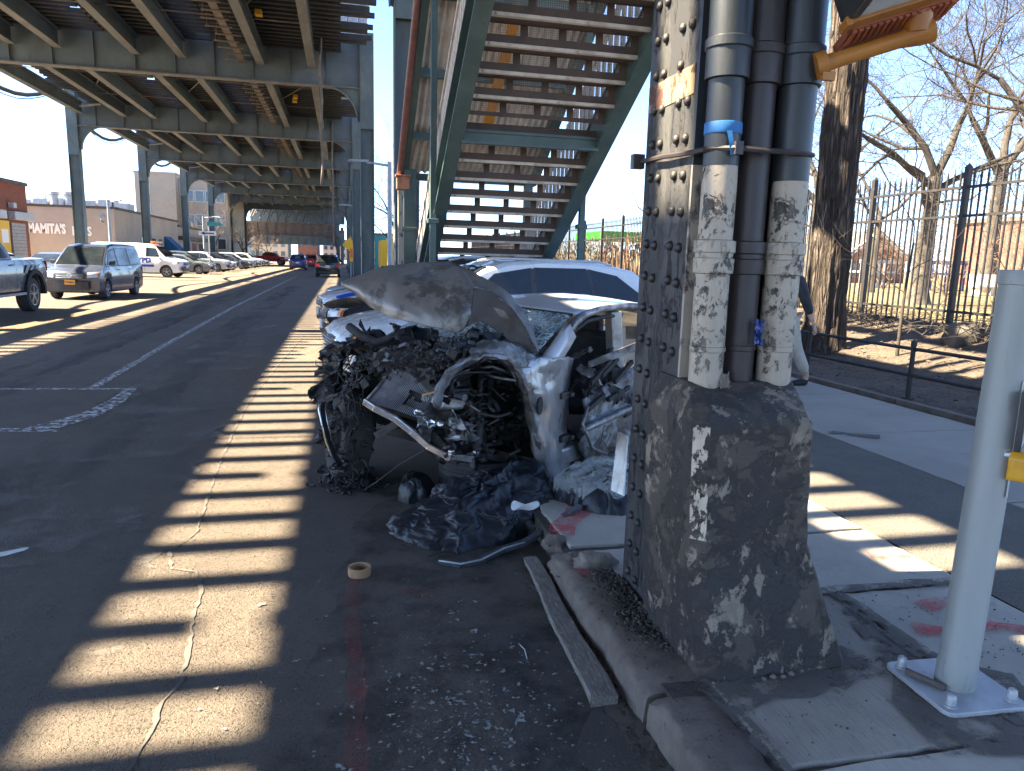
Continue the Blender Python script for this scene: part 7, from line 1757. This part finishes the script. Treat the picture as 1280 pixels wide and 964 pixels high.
# ---------------------------------------------------------------- the walking person half hidden behind the pillar
PL = Vector((5.52, 8.3, .15)); pe = empty('person', PL, 0, 'person in a black jacket and pale trousers walking behind the pillar', 'person')
K['skin'] = M('skin', (.50, .30, .22), (.44, .25, .18), 12, rough=.55)
K['jacket'] = M('jacket_black', (.012, .013, .016), (.022, .024, .028), 9, rough=.75, bump=.5, bs=18)
K['trousers'] = M('trousers_pale', (.50, .44, .36), (.42, .37, .30), 7, rough=.85, bump=.4, bs=16)
K['hair'] = M('hair_blond', (.30, .20, .10), (.2, .13, .06), 22, rough=.6, stretch=(6, 6, 1))
def skin(name, mat, verts, edges, parent, sub=2, root=0):
    me = bpy.data.meshes.new(name); me.from_pydata([v[0] for v in verts], edges, []); me.materials.append(mat)
    o = bpy.data.objects.new(name, me); COL.objects.link(o); o.parent = parent
    md = o.modifiers.new('skin', 'SKIN'); md.use_smooth_shade = True
    sv = me.skin_vertices[0].data
    for i, v in enumerate(verts):
        r = v[1]; sv[i].radius = (r, r) if not isinstance(r, tuple) else r; sv[i].use_root = (i == root)
    s = o.modifiers.new('sub', 'SUBSURF'); s.levels = s.render_levels = sub
    return o
# walks to the left (-X) and away: near leg trailing, arm hanging at its right
hip = (0, 0, .92)
V = [((0, 0, .93), (.15, .11)), ((.01, 0, 1.10), (.135, .10)), ((.0, 0, 1.28), (.16, .11)), ((0, 0, 1.42), (.13, .09)), ((-.02, 0, 1.50), .055), ((-.04, 0, 1.58), .07), ((-.05, 0, 1.66), .095), ((-.05, 0, 1.73), .07),
     ((.02, -.10, .88), .10), ((.13, -.11, .50), .065), ((.34, -.11, .12), .045), ((.30, -.12, .05), .04), ((.20, -.12, .03), .03),
     ((-.02, .10, .88), .10), ((-.18, .11, .50), .065), ((-.24, .11, .10), .045), ((-.28, .11, .05), .04), ((-.38, .11, .03), .03),
     ((.02, -.20, 1.40), .06), ((.09, -.27, 1.14), .048), ((.20, -.28, .90), .036), ((.235, -.285, .83), .030),
     ((-.02, .20, 1.40), .06), ((-.10, .25, 1.13), .048), ((-.24, .24, .95), .036), ((-.28, .24, .88), .03)]
E_ = [(0, 1), (1, 2), (2, 3), (3, 4), (4, 5), (5, 6), (6, 7), (0, 8), (8, 9), (9, 10), (10, 11), (11, 12), (0, 13), (13, 14), (14, 15), (15, 16), (16, 17), (3, 18), (18, 19), (19, 20), (20, 21), (3, 22), (22, 23), (23, 24), (24, 25)]
skin('body', K['skin'], V, E_, pe)
J = [((0, 0, .90), (.175, .135)), ((.01, 0, 1.10), (.16, .125)), ((0, 0, 1.28), (.185, .135)), ((0, 0, 1.42), (.155, .115)), ((-.02, 0, 1.49), .075), ((.02, -.20, 1.40), .085), ((.09, -.27, 1.14), .07), ((.195, -.28, .92), .055), ((-.02, .20, 1.40), .085), ((-.10, .25, 1.13), .07), ((-.23, .24, .965), .055), ((.0, 0, .78), (.17, .13))]
skin('jacket', K['jacket'], J, [(0, 1), (1, 2), (2, 3), (3, 4), (3, 5), (5, 6), (6, 7), (3, 8), (8, 9), (9, 10), (0, 11)], pe)
T_ = [((0, 0, .93), (.16, .12)), ((.02, -.10, .86), .125), ((.13, -.11, .50), .088), ((.32, -.11, .16), .068), ((-.02, .10, .86), .125), ((-.18, .11, .50), .088), ((-.235, .11, .14), .068)]
skin('trousers', K['trousers'], T_, [(0, 1), (1, 2), (2, 3), (0, 4), (4, 5), (5, 6)], pe)
skin('hair', K['hair'], [((-.03, 0, 1.70), .112), ((0, 0, 1.76), .10), ((.04, 0, 1.64), .10), ((.06, 0, 1.52), .06)], [(0, 1), (0, 2), (2, 3)], pe)
for sy, px_, pz in ((-.12, .31, .0), (.11, -.27, .0)):
    skin('shoe', K['matte_black'], [((px_ + .04, sy, .05), .05), ((px_ - .08, sy, .04), .048), ((px_ - .19, sy, .03), .035)], [(0, 1), (1, 2)], pe)
for sx, hx, hy, hz in ((1, .235, -.285, .83), (1, -.28, .24, .88)):
    o_ = Vector((hx, hy, hz)); fv_ = [((hx, hy, hz), .028), ((hx + .02, hy, hz - .045), (.034, .018)), ((hx + .03, hy, hz - .085), (.036, .016))]; fe_ = [(0, 1), (1, 2)]
    for i, (dy, ln) in enumerate(((-.028, .062), (-.009, .072), (.010, .068), (.028, .05))):
        k = len(fv_); fv_ += [((hx + .034, hy + dy, hz - .09), .010), ((hx + .036, hy + dy, hz - .09 - ln * .5), .0092), ((hx + .024, hy + dy, hz - .09 - ln), .008)]; fe_ += [(2, k), (k, k + 1), (k + 1, k + 2)]
    k = len(fv_); fv_ += [((hx + .0, hy - .035, hz - .05), .012), ((hx - .004, hy - .048, hz - .085), .010), ((hx - .002, hy - .05, hz - .11), .0085)]; fe_ += [(1, k), (k, k + 1), (k + 1, k + 2)]
    skin('hand', K['skin'], fv_, fe_, pe, 1)
b = MB(); b.lathe([(.0, 0), (.018, .01), (.012, .03), (0, .034)], 8, Matrix.Translation((-.145, 0, 1.64)) @ Matrix.Rotation(-math.pi / 2, 4, 'Y')); b.build('nose', K['skin'], pe, smooth=True)
for s in (-1, 1):
    b = MB(); b.lathe([(0, 0), (.011, .002), (.011, .005), (0, .008)], 8, Matrix.Translation((-.136, s * .032, 1.675)) @ Matrix.Rotation(-math.pi / 2, 4, 'Y')); b.build('eye', K['matte_black'], pe, smooth=True)
    b = MB(); b.lathe([(0, 0), (.03, .004), (.026, .014), (0, .016)], 10, Matrix.Translation((-.04, s * .088, 1.655)) @ Matrix.Rotation(-s * math.pi / 2, 4, 'X')); b.build('ear', K['skin'], pe, smooth=True)
b = MB(); b.box((-.137, 0, 1.60), (.012, .045, .008)); b.build('mouth', M('lips', (.36, .14, .12), rough=.5), pe, bevel=.003)
